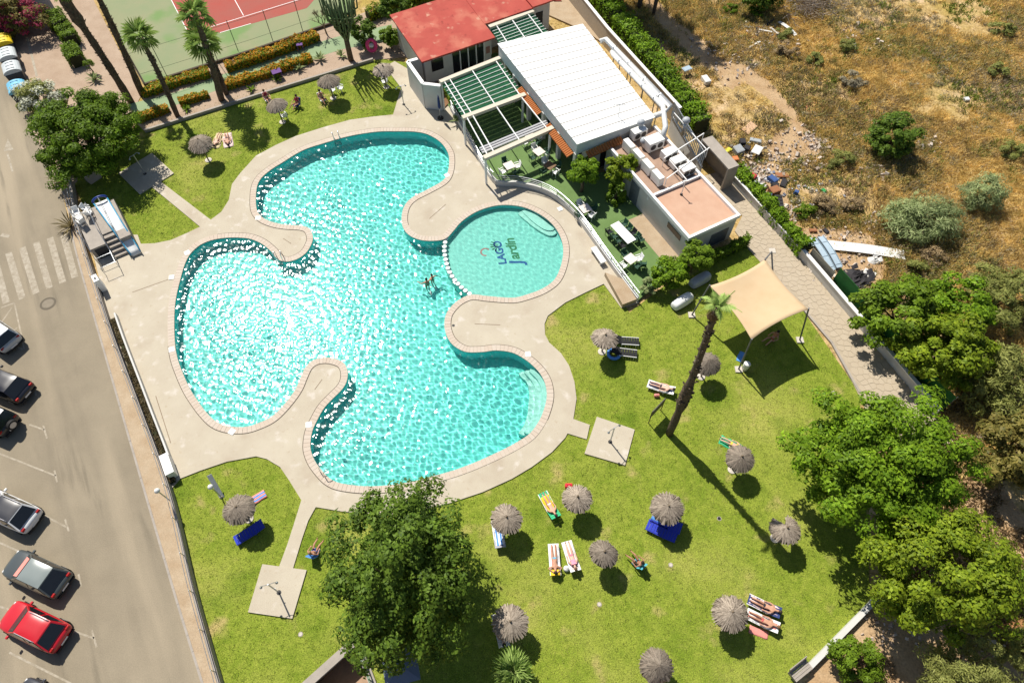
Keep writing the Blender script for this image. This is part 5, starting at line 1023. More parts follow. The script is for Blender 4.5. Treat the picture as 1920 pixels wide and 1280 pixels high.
    fw = {'lie': B(0, 0, 1), 'prone': B(0, 0, -1)}.get(pose, Vector((-1, 0, 0))); nz = MB(); c = h + fw * 0.095 - hd * 0.01; nz.tube([c - hd * 0.02, c + fw * 0.025 - hd * 0.02, c + hd * 0.03], [0.012, 0.014, 0.008], 5); nz.build('nose', skin_mat(skin), t)
    if suit:
        m = plain(f'swimwear_{label}', suit, 0.7); Js = [tor[0] + (tor[1] - tor[0]) * 0.25, tor[0], Vector(legs[0]), Vector(legs[0]).lerp(legs[1], 0.42), Vector((legs[0].x, -legs[0].y, legs[0].z)), Vector((legs[0].x, -legs[0].y, legs[0].z)).lerp(Vector((legs[1].x, -legs[1].y, legs[1].z)), 0.42)]
        skinned('swim_trunks', Js, [(0, 1), (1, 2), (2, 3), (1, 4), (4, 5)], [(0.15, 0.12), (0.155, 0.125), 0.105, 0.092, 0.105, 0.092], m, t, 1)
    if top:
        m = plain(f'top_{label}', top, 0.8); skinned('top', [tor[1].lerp(tor[2], 0.3), tor[2], tor[2].lerp(tor[3], 0.35)], [(0, 1), (1, 2)], [(0.15, 0.12), (0.172, 0.128), (0.15, 0.11)], m, t, 1)
    return t
def on_lounger(label, lg_, pose='lie', z=0.14, **k):
    t, c, rz, legh, back, hx = lg_; p = Vector((c.x, c.y, 0)) + Vector((math.cos(rz), math.sin(rz), 0)) * (hx - 0.28); return person(label, (p.x, p.y, -0.07 + legh + z), rz, pose, back=back * 0.75 if pose == 'lie' else back, **k)
Rng = [('pale_pink', (0.72, 0.55, 0.52)), ('yellow', (0.80, 0.55, 0.03)), ('deep_blue', (0.03, 0.05, 0.42)), ('sky_blue', (0.10, 0.28, 0.66)), ('green', (0.05, 0.42, 0.20)), ('red', (0.62, 0.04, 0.05)), ('white', (0.76, 0.75, 0.73)), ('navy', (0.03, 0.05, 0.16)), ('grey', (0.36, 0.36, 0.40)), ('purple', (0.14, 0.07, 0.22)), ('turquoise', (0.10, 0.42, 0.50)), ('salmon', (0.70, 0.26, 0.22))]
CL = {n: pm_('cloth_' + n, c, 0.9) for n, c in Rng}
l1 = lounger('white lounger with yellow pillow, left of the lying pair', (1037,1022), (1041,1077), M_wplastic, M_wplastic, 0.15); towel('pale towel under the left one of the lying pair', l1[1], l1[2], CL['white'], -0.07 + 0.35, back=0.15, m2=CL['salmon']); on_lounger('sunbather lying face down on the left lounger of the pair', l1, 'prone', skin=1, suit=(0.15, 0.4, 0.6), back_=None) if False else on_lounger('sunbather lying face down on the left lounger of the pair', l1, 'prone', skin=1, suit=(0.15, 0.40, 0.55))
towel('yellow pillow at the head of the left lounger', l1[1] + Vector((math.cos(l1[2]), math.sin(l1[2]), 0)) * 0.85, l1[2], CL['yellow'], 0.42, 0.35, 0.6, 0, cat='pillow', thick=0.08)
l2 = lounger('white lounger with pink striped towel, right of the lying pair', (1062,1018), (1078,1070), M_wplastic, M_wplastic, 0.3); towel('pink and white striped towel of the right lounger', l2[1], l2[2], CL['white'], -0.07 + 0.35, back=0.3, m2=CL['pale_pink']); on_lounger('sunbather on the back in a pink top on the right lounger', l2, 'lie', skin=2, suit=(0.6, 0.2, 0.3), top=(0.75, 0.3, 0.4), hair=(0.12, 0.06, 0.03))
bg_ = T('beach_bag', 'small white bag on the grass between the lying pair', 'bag', G(1062,1066) - ZZ * 0.07); MB().lathe([(0.16, 0), (0.2, 0.15), (0.12, 0.3)], 10).build('bag', CL['white'], bg_, smooth=True); MB().tube([(-0.1, 0, 0.28), (0, 0, 0.42), (0.1, 0, 0.28)], 0.012, 5).build('handle', CL['grey'], bg_)
l3 = lounger('lounger covered by a bright yellow towel near the pool', (1017,926), (1042,972), M_wplastic, CL['green'], 0.35); towel('bright yellow towel on the lounger near the pool', l3[1], l3[2], CL['yellow'], 0.28, 1.3, 0.62, 0.0); on_lounger('sunbather resting on the yellow towel', l3, 'lie', skin=0, suit=(0.7, 0.7, 0.7))
for k, (a, b) in enumerate((((1197,643),(1150,640)), ((1193,666),(1146,660)))): lounger(f'black lounger with white frame, {["upper","lower"][k]} of two by the parasol', a, b, M_wplastic, M_bplastic, 0.45)
fl = T('swim_ring', 'light blue swim ring lying in the parasol shade', 'swim ring', G(1151,664) - ZZ * 0.02); m_ = MB(); m_.tube([(0.42 * math.cos(a), 0.42 * math.sin(a), 0.1) for a in np.linspace(0, 2 * math.pi, 25)], 0.12, 8, False); m_.build('ring', CL['sky_blue'], fl, smooth=True)
l5 = lounger('lounger with grey striped towel beside the palm trunk', (1217,722), (1258,736), M_wplastic, CL['white'], 0.3); towel('grey and white striped towel by the palm trunk', l5[1], l5[2], CL['white'], 0.28, back=0.3, m2=CL['navy']); on_lounger('sunbather in dark trunks beside the palm trunk', l5, 'lie', skin=2, suit=(0.03, 0.03, 0.05))
rb = T('beach_bag', 'small pinkish red bag beside the striped lounger', 'bag', G(1231,742) - ZZ * 0.07); MB().box((0, 0, 0.14), (0.36, 0.2, 0.28)).build('bag', CL['salmon'], rb, bevel=0.05); MB().tube([(-0.1, 0, 0.28), (0, 0, 0.4), (0.1, 0, 0.28)], 0.012, 5).build('handle', CL['grey'], rb)
a6 = ang((1350,822), (1390,842)); c6 = G(1370,832); towel('bright green towel on the grass by a parasol', c6, a6, CL['green'], -0.05, 1.5, 0.75); person('person in yellow lying on the green towel, legs apart', (c6.x + 0.1 * math.cos(a6), c6.y + 0.1 * math.sin(a6), 0.08), a6, 'lie', 2, suit=(0.75, 0.6, 0.05), top=(0.7, 0.6, 0.05))
l9 = lounger('navy striped lounger, upper of two at the lower right', (1403,1124), (1456,1150), M_wplastic, CL['navy'], 0.35); towel('pinkish towel on the upper lower-right lounger', l9[1], l9[2], CL['pale_pink'], 0.28, back=0.35, m2=CL['navy']); on_lounger('sunbather in black trunks on the upper lower-right lounger', l9, 'lie', skin=1, suit=(0.02, 0.02, 0.03))
l10 = lounger('white lounger, lower of two at the lower right', (1402,1152), (1450,1176), M_wplastic, CL['white'], 0.3); towel('white towel on the lower lower-right lounger', l10[1], l10[2], CL['white'], 0.28, back=0.3, m2=CL['salmon']); on_lounger('sunbather on the lower lower-right lounger', l10, 'lie', skin=1, suit=(0.5, 0.1, 0.1), hair=(0.2, 0.1, 0.04))
towel('orange towel on the grass beside the lower right lounger', G(1423,1184), ang((1405,1175),(1445,1190)), CL['salmon'], -0.04, 1.1, 0.5)
lounger('empty deep blue lounger on the lower left lawn', (446,1014), (492,986), CL['deep_blue'], CL['deep_blue'], 0.25)
c11 = G(484,932); towel('red and blue striped towel beside the lower left parasol', c11, ang((472,940),(495,926)), CL['salmon'], 0.0, 1.0, 0.6, m2=CL['sky_blue'])
lounger('deep blue mat lounger under the parasol, upper of two', (1222,972), (1272,994), CL['deep_blue'], CL['deep_blue'], 0.3, 0.7); towel('bright blue towel end of the blue mats', G(1231,970), ang((1222,966),(1266,988)), CL['sky_blue'], 0.30, 0.6, 0.7); lounger('deep blue mat lounger under the parasol, lower of two', (1215,985), (1262,1008), CL['deep_blue'], CL['deep_blue'], 0.2, 0.7)
l13 = lounger('lounger with white and blue towel half under a parasol by the tree', (931,978), (938,1026), M_wplastic, CL['grey'], 0.4); towel('white towel with blue stripe half under a parasol by the tree', l13[1], l13[2], CL['white'], 0.28, back=0.4, m2=CL['sky_blue'])
l14 = lounger('white lounger hidden under the low parasol by the tree', (934,1160), (944,1204), M_wplastic, CL['white'], 0.4); on_lounger('sunbather mostly hidden under the low parasol', l14, 'lie', skin=0, suit=(0.4, 0.1, 0.1))
for k, (p, rz_, sk, st, hr, ch_, lab, lab2) in enumerate([((1194,1056), ang((1180,1040),(1206,1068)), 3, (0.02, 0.02, 0.03), (0.02, 0.015, 0.01), 'turquoise', 'sunbather sitting in a low chair with legs stretched out', 'low turquoise beach chair under the seated sunbather'), ((592,1036), ang((600,1020),(588,1046)), 1, (0.05, 0.09, 0.3), (0.35, 0.2, 0.1), 'sky_blue', 'person seated beside the big bottom tree', 'small light blue chair beside the big bottom tree'),
     ((557,200), ang((548,206),(562,192)), 1, (0.2, 0.02, 0.05), (0.05, 0.02, 0.02), 'navy', 'person in dark red seated in the open on the top lawn', 'dark folding chair in the open on the top lawn'), ((606,190), ang((614,198),(600,184)), 1, (0.05, 0.05, 0.08), (0.03, 0.02, 0.02), 'white', 'person seated under the third top lawn parasol', 'white chair under the third top lawn parasol'), ((503,190), ang((512,198),(498,184)), 0, (0.3, 0.05, 0.05), (0.1, 0.05, 0.03), 'white', 'person seated left of the second top lawn parasol', 'white chair left of the second top lawn parasol')]):
    g = G(*p); t = T('beach_chair', lab2, 'chair', (g.x, g.y, -0.07), rz_); m_ = CL[ch_]
    MB().box((0.0, 0, 0.24), (0.5, 0.52, 0.03)).build('seat', m_, t); MB().obox((0.2, -0.26, 0.24), (0.05, 0, 0), (0, 0.52, 0), (0.26, 0, 0.55)).build('backrest', m_, t)
    for x in (-0.2, 0.2):
        for y in (-0.24, 0.24): MB().tube([(x, y, 0), (x, y, 0.24)], 0.02, 5).build('leg', M_steel, t)
    person(lab, (g.x, g.y, -0.07 + 0.38), rz_, 'lounge', sk, st, hr, top=(0.35, 0.03, 0.06) if k in (2, 4) else None)
for k, (a, b, c_, lab) in enumerate([((414,250),(402,276), 'yellow', 'left'), ((424,248),(429,276), 'pale_pink', 'right')]):
    g = G((a[0] + b[0]) / 2, (a[1] + b[1]) / 2); rz_ = ang(a, b); towel(f'{"straw yellow" if k == 0 else "pale pink"} towel on the grass by the top left parasol', g, rz_, CL['yellow'] if False else (pm_('cloth_straw', (0.62, 0.52, 0.3), 0.9) if k == 0 else CL['pale_pink']), -0.04, 1.9, 0.9); person(f'sunbather on the {lab} towel by the top left parasol', (g.x, g.y, 0.08), rz_, 'lie', 2 - k, suit=(0.5, 0.4, 0.2) if k == 0 else (0.03, 0.03, 0.05))
for i, (x, y, lab) in enumerate([(530,212,'white chair under the second top lawn parasol'), (640,172,'white chair right of the third top lawn parasol'), (625,176,'white chair in front of the third top lawn parasol'), (535,224,'white chair in the shade of the second top lawn parasol'), (722,160,'white chair by the shaded grass near the yard wall')]): chair(lab, x, y, i * 1.3, M_wplastic, 'white plastic chairs on the top lawn', -0.07)
gsw = G(800,528); person('swimmer with dark hair standing in the main pool', (gsw.x, gsw.y, -1.42), RD(-60), 'swim', 1, suit=(0.3, 0.02, 0.03), hair=(0.02, 0.015, 0.01), scale=1.02); gsw = G(806,520); person('second swimmer close beside the first in the main pool', (gsw.x + 0.15, gsw.y + 0.1, -1.45), RD(130), 'swim', 0, suit=(0.02, 0.1, 0.05), hair=(0.04, 0.02, 0.01), scale=0.95)
g = G(1447,636); person('person sitting on the grass in the sail shade', (g.x, g.y, 0.12), RD(30), 'lounge', 0, (0.5, 0.15, 0.05), top=(0.45, 0.2, 0.1)); g = G(1390,668); towel('blue towel at the foot of the sail mast', g, RD(60), CL['sky_blue'], -0.04, 0.9, 0.5)
g = G(1066,912); t = T('beach_bag', 'bright red bag behind a parasol near the deck', 'bag', (g.x, g.y, -0.07)); MB().box((0, 0, 0.2), (0.5, 0.3, 0.4)).build('bag', CL['red'], t, bevel=0.08); MB().tube([(-0.15, 0, 0.4), (0, 0, 0.55), (0.15, 0, 0.4)], 0.015, 5).build('handle', CL['red'], t)
# --- terrace tables and chairs
M_tt = pm_('pale_table', (0.70, 0.62, 0.56)); M_gch = pm_('dark_green_chair', (0.02, 0.07, 0.04)); M_wch = M_wplastic
k = 0
for (x, y, lab) in [(955,322,'square pale table nearest the terrace railing'), (1010,296,'square pale table in the sun below the pergola'), (996,268,'square pale table just under the pergola beam'), (1096,402,'square pale table by the terrace tree foot'), (1180,496,'square pinkish table at the lower terrace end'), (1030,322,'square dark table beside the terrace tree')]:
    table(lab, x, y, GA + RD(10 * (k % 3)), 0.85, 0.85, M_tt if 'dark' not in lab else M_wood, leg=M_steel); c = G(x, y, 0.1)
    for j in range(4):
        a = GA + j * math.pi / 2 + 0.15 * (j - 1); d = 0.72; q = (c.x + math.cos(a) * d, c.y + math.sin(a) * d)
        t = chair(f'{["white","dark green"][(j + k) % 2]} chair on the {["upper right","upper left","lower left","lower right"][j]} side of the {lab}'[:95], 0, 0, a - RD(90), [M_wch, M_gch][(j + k) % 2], 'chairs at the square terrace tables'); t.location = (q[0], q[1], 0.1)
        w_ = t['label'].split(); t['label'] = ' '.join(w_[:16])
    k += 1
table('long white table on the lower terrace', 1166, 447, ang((1150,432),(1182,466)), 2.3, 0.85, M_wplastic, leg=M_steel); c = G(1166,447,0.1); az = ang((1150,432),(1182,466)); du = Vector((math.cos(az), math.sin(az), 0)); dn = Vector((-du.y, du.x, 0))
for j in range(8):
    s_ = -1 if j < 4 else 1; p = c + du * (-0.85 + 0.57 * (j % 4)) + dn * s_ * 0.72; t = chair(f'black chair on the {["pool","annex"][s_ > 0]} side of the long white table, {["first","second","third","fourth"][j % 4]} from the top', 0, 0, az if s_ > 0 else az + math.pi, M_gch if j % 3 else M_bplastic, 'chairs at the long terrace table'); t.location = p
for j, (x, y) in enumerate([(1200,455),(1204,502)]): chair(f'loose dark green chair {["right of the long white table","beside the pinkish table"][j]}', x, y, 2.0 + j, M_gch, 'loose terrace chairs')
chair('folded white chair by the yard wall under the pergola edge', 848, 178, 0.4, CL['red'] if False else M_wplastic, 'loose terrace chairs')
rosette('potted_plant', 'pale leafy pot plant at the pergola corner by the pool', 'plant', 856, 232, 26, 0.8, L_grey, 91, (0.3, 1.3), 0.08, 0.3)
hedge('pot_hedge', 'green planter foliage along the pergola railing', [(838,178),(862,222)], 0.5, 1.0, L_mid, 1500, 92, 0.16)
# --- sail shade
def sail():
    t = T('sail_shade', 'large beige sail shade stretched above the lawn beside the path', 'sail shade'); Cn = [G(1330,536,3.7), G(1435,486,3.3), G(1516,580,3.9), G(1409,637,3.8)]; n = 16; vs = []; fs = []
    for j in range(n + 1):
        for i in range(n + 1):
            u, v = i / n, j / n; bu = 4 * u * (1 - u); bv = 4 * v * (1 - v); uu = u + 0.09 * (0.5 - u) * 2 * bv * 0.5; vv = v + 0.09 * (0.5 - v) * 2 * bu * 0.5
            p = Cn[0].lerp(Cn[1], uu).lerp(Cn[3].lerp(Cn[2], uu), vv); p.z -= 0.25 * bu * bv; vs.append(p); 
    for j in range(n):
        for i in range(n): fs.append((j * (n + 1) + i, j * (n + 1) + i + 1, (j + 1) * (n + 1) + i + 1, (j + 1) * (n + 1) + i))
    o = MB().add(vs, fs).build('cloth', mat('beige_sailcloth', A(232,204,164), 0.85, col2=A(225,194,152), scale=0.6), t, smooth=True); so = o.modifiers.new('s', 'SOLIDIFY'); so.thickness = 0.015
    for k, (c_, base) in enumerate(zip(Cn, [G(1297,590), G(1448,470), G(1500,637), G(1385,692)])):
        b = Vector((base.x, base.y, -0.1)); MB().tube([b, c_ + (c_ - b) * 0.03], 0.06, 8).build('mast', plain('mast_grey', (0.16, 0.16, 0.17), 0.5), t); f = MB().box((b.x, b.y, -0.03), (0.5, 0.5, 0.12)).build('footing', M_foot, t)
sail()
# --- small garden fixtures
def shower(label, px, py, h=2.2, rz=0.0, z=0.02):
    t = T('pool_shower', label, 'shower', G(px, py, z), rz); MB().tube([(0, 0, 0), (0, 0, h)], 0.045, 8).build('pole', M_steel, t)
    for s_ in (-1, 1): MB().tube([(0, 0, h - 0.1), (s_ * 0.3, 0, h), (s_ * 0.45, 0, h - 0.12)], 0.02, 6).build('arm', M_steel, t); MB().lathe([(0.09, 0), (0.03, 0.07)], 8, (s_ * 0.45, 0, h - 0.2)).build('shower_head', M_steel, t)
    MB().lathe([(0.14, 0), (0.14, 0.03)], 10).build('drain', M_black, t); MB().tube([(0, 0, 1.0), (0.1, 0, 1.0)], 0.03, 6).build('tap', M_steel, t)
shower('steel shower on the pad right of the pool', 1144, 828, 2.3, 0.6); shower('steel shower on the lower left pad', 523, 1110, 2.2, 0.3); shower('steel shower on the shaded upper left pad', 272, 326, 2.2, 0.9); shower('thin shower post on the deck near the yard wall', 757, 196, 2.1, 0.5, 0.0)
def ladder(label, px, py, rz):
    t = T('pool_ladder', label, 'ladder', G(px, py), rz, 'steel pool ladders')
    for s_ in (-1, 1): MB().tube([(s_ * 0.25, 0.45, 0), (s_ * 0.25, 0.42, 0.6), (s_ * 0.25, 0.2, 0.8), (s_ * 0.25, -0.05, 0.6), (s_ * 0.25, -0.12, -0.9)], 0.03, 7).build('handrail', plain('polished_steel', (0.75, 0.75, 0.76), 0.2, metal=0.9), t, smooth=True)
    for q in range(3): MB().box((0, -0.13, -0.2 - 0.28 * q), (0.5, 0.1, 0.03)).build('rung', M_steel, t)
ladder('steel ladder at the top edge of the main pool', 632, 262, RD(20)); ladder('steel ladder at the tip of the left peninsula', 524, 487, RD(10)); ladder('steel ladder at the lower edge behind the big tree', 607, 888, RD(215) + RD(100))
sg = T('sign_board', 'dark notice board on two posts near the palm trunk', 'sign'); a, b = G(1216,792), G(1239,768); a.z = b.z = -0.07
for p in (a, b): MB().tube([p, p + ZZ * 1.75], 0.035, 6).build('post', M_wood, sg)
MB().obox(a + ZZ * 0.85 - (b - a) * 0.03, (b - a) * 1.06, Vector((-(b - a).y, (b - a).x, 0)).normalized() * 0.05, ZZ * 0.95).build('board', plain('board_dark', (0.12, 0.11, 0.09), 0.7), sg)
bn = T('litter_bin', 'white cylindrical bin at the foot of the sail mast', 'bin', G(1396,691) - ZZ * 0.07); MB().lathe([(0.2, 0), (0.24, 0.6), (0.25, 0.75)], 14).build('drum', M_wplastic, bn, smooth=True); MB().lathe([(0.26, 0.75), (0.2, 0.84), (0.05, 0.87)], 14).build('lid', M_wplastic, bn, smooth=True)
def bench(label, px, py, rz, L_=1.7, W_=0.5, H_=0.45, z=0.0, m=M_wplastic, backed=False):
    t = T('white_bench', label, 'bench', G(px, py, z), rz)
    for k in range(4): MB().box((0, -W_ / 2 + W_ * (k + 0.5) / 4, H_), (L_, W_ / 4 * 0.88, 0.04)).build('slat', m, t)
    for s_ in (-1, 1): MB().box((s_ * L_ * 0.4, 0, H_ / 2), (0.08, W_ * 0.9, H_ - 0.04)).build('leg', m, t)
    if backed: MB().obox((-L_ / 2, W_ / 2 - 0.04, H_), (L_, 0, 0), (0, 0.05, 0), (0, 0.12, 0.42)).build('backrest', m, t)
bench('white slatted bench against the terrace wall', 1121, 484, ang((1110,468),(1132,500)))
bench('pale stone garden bench at the bottom right wall end', 1496, 1258, ang((1480,1270),(1512,1244)), 1.3, 0.6, 0.5, -0.07, M_concrete, True)
cb = T('storage_chest', 'long white storage chest against the street wall', 'chest', G(322,878), ang((316,860),(330,900))); MB().box((0, 0, 0.4), (1.5, 0.5, 0.8)).build('body', M_wplastic, cb, bevel=0.03); MB().box((0, 0, 0.83), (1.56, 0.56, 0.06)).build('lid', M_whitepaint, cb, bevel=0.02)
for lab, p, h in (('white globe lamp on the lower left lawn', (414,930), 1.7), ('white street lamp head at the wall corner', (324,942), 2.2)):
    t = T('garden_lamp', lab, 'lamp', G(*p) - ZZ * 0.08); MB().tube([(0, 0, 0), (0, 0, h)], 0.04, 8).build('post', M_steel, t); MB().lathe([(0.05, h), (0.14, h + 0.06), (0.18, h + 0.17), (0.12, h + 0.3), (0.02, h + 0.34)], 14).build('globe', plain('lamp_globe', (0.75, 0.75, 0.72), 0.4), t, smooth=True); MB().lathe([(0.14, 0), (0.12, 0.12)], 10).build('base', M_concrete, t)
sb_ = T('leaning_board', 'narrow grey board leaning beside the lower left globe lamp', 'board'); a, b = G(416,932), G(392,890, 1.2); MB().beam(Vector((a.x, a.y, -0.07)), b, 0.3, 0.04).build('board', plain('board_grey', (0.4, 0.42, 0.42), 0.6), sb_)
# grey square canopy beneath the big tree
cv = T('square_parasol', 'grey blue square parasol under the big bottom tree', 'parasol', Vector((*G2(750,1246,2.2), -0.07)), 0.25); o = MB().add([(-0.95, -0.95, 2.1), (0.95, -0.95, 2.1), (0.95, 0.95, 2.1), (-0.95, 0.95, 2.1), (0, 0, 2.5)], [(0, 1, 4), (1, 2, 4), (2, 3, 4), (3, 0, 4)]).build('canopy', pm_('grey_blue_fabric', (0.16, 0.19, 0.26), 0.8), cv); so = o.modifiers.new('s', 'SOLIDIFY'); so.thickness = 0.02
MB().tube([(0, 0, 0), (0, 0, 2.5)], 0.03, 6).build('pole', M_steel, cv); MB().lathe([(0.28, 0), (0.28, 0.1)], 12).build('base', M_concrete, cv)
pr = T('folded_parasol', 'closed dark parasol standing by the yard wall', 'parasol', G(826,222)); MB().lathe([(0.05, 1.1), (0.14, 1.3), (0.1, 2.2), (0.02, 2.6)], 10).build('cloth', CL['navy'], pr, smooth=True); MB().tube([(0, 0, 0), (0, 0, 2.5)], 0.025, 6).build('pole', M_steel, pr); MB().lathe([(0.3, 0), (0.26, 0.12)], 12).build('base', M_black, pr)
# pink inflatable and garden oddments at the top
pk = T('pink_float', 'pink and white inflatable ring propped on the bed by the house', 'pool float', G(699,98) + ZZ * 0.35, 0.2); m_ = MB(); m_.tube([(0.42 * math.cos(a), 0.1 * math.sin(a), 0.55 * math.sin(a) + 0.4) for a in np.linspace(0, 2 * math.pi, 25)], 0.17, 8, False); m_.build('ring', pm_('hot_pink_vinyl', (0.75, 0.06, 0.22)), pk, smooth=True); MB().lathe([(0.22, 0.3), (0.24, 0.5), (0.05, 0.6)], 10).build('seat', CL['white'], pk)
table('purple garden table in the gravel bed', 522, 146, 0.5, 0.9, 0.7, CL['purple'], -0.06, leg=CL['purple']); table('small purple garden table on the mint path', 565, 96, 0.2, 0.6, 0.4, CL['purple'], -0.05, leg=CL['purple'])
# covered trolleys near the sail
for k, (p, q, lab, m_) in enumerate([((1256,582),(1300,556),'white covered trolley below the terrace shrubs',M_wplastic), ((1290,540),(1332,518),'grey covered trolley in the shrub shade',pm_('grey_cover',(0.42,0.44,0.48)))]):
    a, b = G(*p), G(*q); c = a.lerp(b, 0.5); t = T('covered_trolley', lab, 'trolley', (c.x, c.y, -0.07), math.atan2(b.y - a.y, b.x - a.x)); L_ = 1.9; v = []; f = []; sec = [(-0.95, 0.30, 0.55), (-0.8, 0.38, 0.78), (-0.1, 0.4, 0.85), (0.3, 0.38, 0.95), (0.75, 0.36, 0.88), (0.95, 0.26, 0.6)]
    for (x, hw, h) in sec: v += [(x, -hw, 0.18), (x, -hw, h * 0.7), (x, -hw * 0.7, h), (x, hw * 0.7, h), (x, hw, h * 0.7), (x, hw, 0.18)]
    for i in range(5): f += [(i * 6 + j, i * 6 + j + 1, i * 6 + j + 7, i * 6 + j + 6) for j in range(5)]
    f += [(5, 4, 3, 2, 1, 0), tuple(range(30, 36))]; MB().add(v, f).build('cover', m_, t, smooth=True, sub=1)
    for sx in (-0.6, 0.6):
        for sy in (-1, 1): w_ = MB().tube([(0, -0.04, 0), (0, 0.04, 0)], 0.13, 10).build('wheel', M_rubber, t); w_.location = (sx, sy * 0.32, 0.13)
# --- slide platform by the street wall
PLQ = [G(139,403,1.2), G(238,392,1.2), G(246,441,1.2), G(170,473,1.2)]; pf = T('slide_platform', 'raised concrete platform with steps and store room beside the street wall', 'platform')
o0 = Vector((PLQ[3].x, PLQ[3].y, 0)); ou = Vector((PLQ[2].x - PLQ[3].x, PLQ[2].y - PLQ[3].y, 0)); ov = Vector((PLQ[0].x - PLQ[3].x, PLQ[0].y - PLQ[3].y, 0)); un, vn = ou.normalized(), ov.normalized(); lu, lv = ou.length, ov.length
def PQ(u, v, z=0.0): return o0 + un * u + vn * v + ZZ * z
su0, su1 = lu * 0.40, lu * 0.72
MB().prism([(p.x, p.y) for p in (PQ(0, 0.25), PQ(su0, 0.25), PQ(su0, 1.3), PQ(su1, 1.3), PQ(su1, 0.1), PQ(lu, 0.1), PQ(lu, lv), PQ(0, lv))], -0.1, 1.2).build('block', M_concrete, pf)
for k in range(5): MB().obox(PQ(su0 + 0.02, -0.45 + k * 0.34, -0.02), un * (su1 - su0 - 0.04), vn * (1.75 - k * 0.34), ZZ * (0.22 * (k + 1) - 0.001)).build('step', M_concrete, pf)
MB().obox(PQ(0.25, 0.2, 0.0), un * 0.9, vn * 0.06, ZZ * 1.0).build('doorway', M_dark, pf)  # dark slab on the solid block stands for the unlit store room
for u in (su0, su1, 0.02):
    MB().tube([PQ(u, -0.5, 0.0), PQ(u, -0.5, 0.9), PQ(u, 1.1, 2.1), PQ(u, lv - 0.2, 2.1)], 0.025, 6).build('handrail', M_steel, pf)
    for v in (1.1, lv * 0.6, lv - 0.2): MB().tube([PQ(u, v, 1.2), PQ(u, v, 2.1)], 0.02, 5).build('rail_post', M_steel, pf)
for k in range(2): MB().tube([PQ(0.1, -0.6 - k * 1.1, 0.0), PQ(0.1, -0.6 - k * 1.1, 0.95), PQ(1.25, -0.6 - k * 1.1, 0.95), PQ(1.25, -0.6 - k * 1.1, 0.0)], 0.025, 6).build('rail', M_steel, pf)
MB().tube([PQ(1.25, 0.2, 0.95), PQ(1.25, -1.8, 0.95)], 0.025, 6).build('rail', M_steel, pf)
sd = T('water_slide', 'white slide chute with blue side rims on the concrete platform', 'slide'); c0_, c1_ = PQ(lu * 0.72, lv * 1.0, 1.5), PQ(lu * 0.88, -1.1, 0.12); n = 14; L0, L1, ch_ = [], [], MB(); vs = []; 
for i in range(n + 1):
    q = i / n; zz = 1.42 if q < 0.5 else 1.42 - (1.28) * ((q - 0.5) / 0.5) ** 1.2; p = c0_.lerp(c1_, q); w_ = un * (0.55 - 0.18 * q); p = Vector((p.x, p.y, 0)); row = [p - w_ + ZZ * (zz + 0.2), p - w_ * 0.8 + ZZ * zz, p + w_ * 0.8 + ZZ * zz, p + w_ + ZZ * (zz + 0.2)]; vs += row; L0.append(row[0]); L1.append(row[3])
o = ch_.add(vs, [(i * 4 + j, i * 4 + j + 1, i * 4 + j + 5, i * 4 + j + 4) for i in range(n) for j in range(3)]).build('chute', M_wplastic, sd, smooth=True); so = o.modifiers.new('s', 'SOLIDIFY'); so.thickness = 0.03
for l in (L0, L1): MB().tube(l, 0.05, 7).build('rim', pm_('slide_blue', (0.05, 0.32, 0.52), 0.35), sd, smooth=True)
hoop = [L0[0] + ZZ * 0.0] + [L0[0].lerp(L1[0], (1 - math.cos(a)) / 2) + ZZ * math.sin(a) * 0.35 for a in np.linspace(0.2, math.pi - 0.2, 9)] + [L1[0]]; MB().tube(hoop, 0.09, 7).build('hood_hoop', pm_('slide_navy', (0.02, 0.05, 0.25), 0.4), sd, smooth=True)
for i in (3, 9): MB().tube([Vector((L0[i].x, L0[i].y, 0.0 if i > 7 else 1.2)), L0[i]], 0.04, 6).build('support', M_steel, sd); MB().tube([Vector((L1[i].x, L1[i].y, 0.0 if i > 7 else 1.2)), L1[i]], 0.04, 6).build('support', M_steel, sd)
for i in range(5):
    t = chair(f'stored white chair, {["first","second","third","fourth","fifth"][i]} from the wall corner on the slide platform', 0, 0, 0.5 + i * 0.9, M_wplastic, 'white chairs stored on the slide platform'); t.location = PQ(0.35 + (i % 2) * 0.75, lv - 0.4 - 0.55 * (i // 2), 1.2)
rs_ = T('roof_box', 'small grey corrugated box under the big tree near the platform', 'box', G(176,335), ang((166,340),(188,325))); 
for k in range(6): MB().box((-0.5 + k * 0.2, 0, 0.9), (0.17, 0.8, 0.06)).build('roof_rib', plain('grey_sheet', (0.5, 0.52, 0.54), 0.5), rs_)
MB().box((0, 0, 0.4), (1.1, 0.7, 0.95)).build('body', M_concrete, rs_)
mb_ = T('meter_cabinet', 'white meter cabinet on the street wall below the platform', 'cabinet', G(194,540), ang((188,530),(200,552))); MB().box((0, 0, 0.6), (0.75, 0.4, 1.4)).build('cabinet', M_wplastic, mb_, bevel=0.02); MB().box((0.05, 0, 1.31), (0.22, 0.14, 0.02)).build('vent', M_black, mb_)
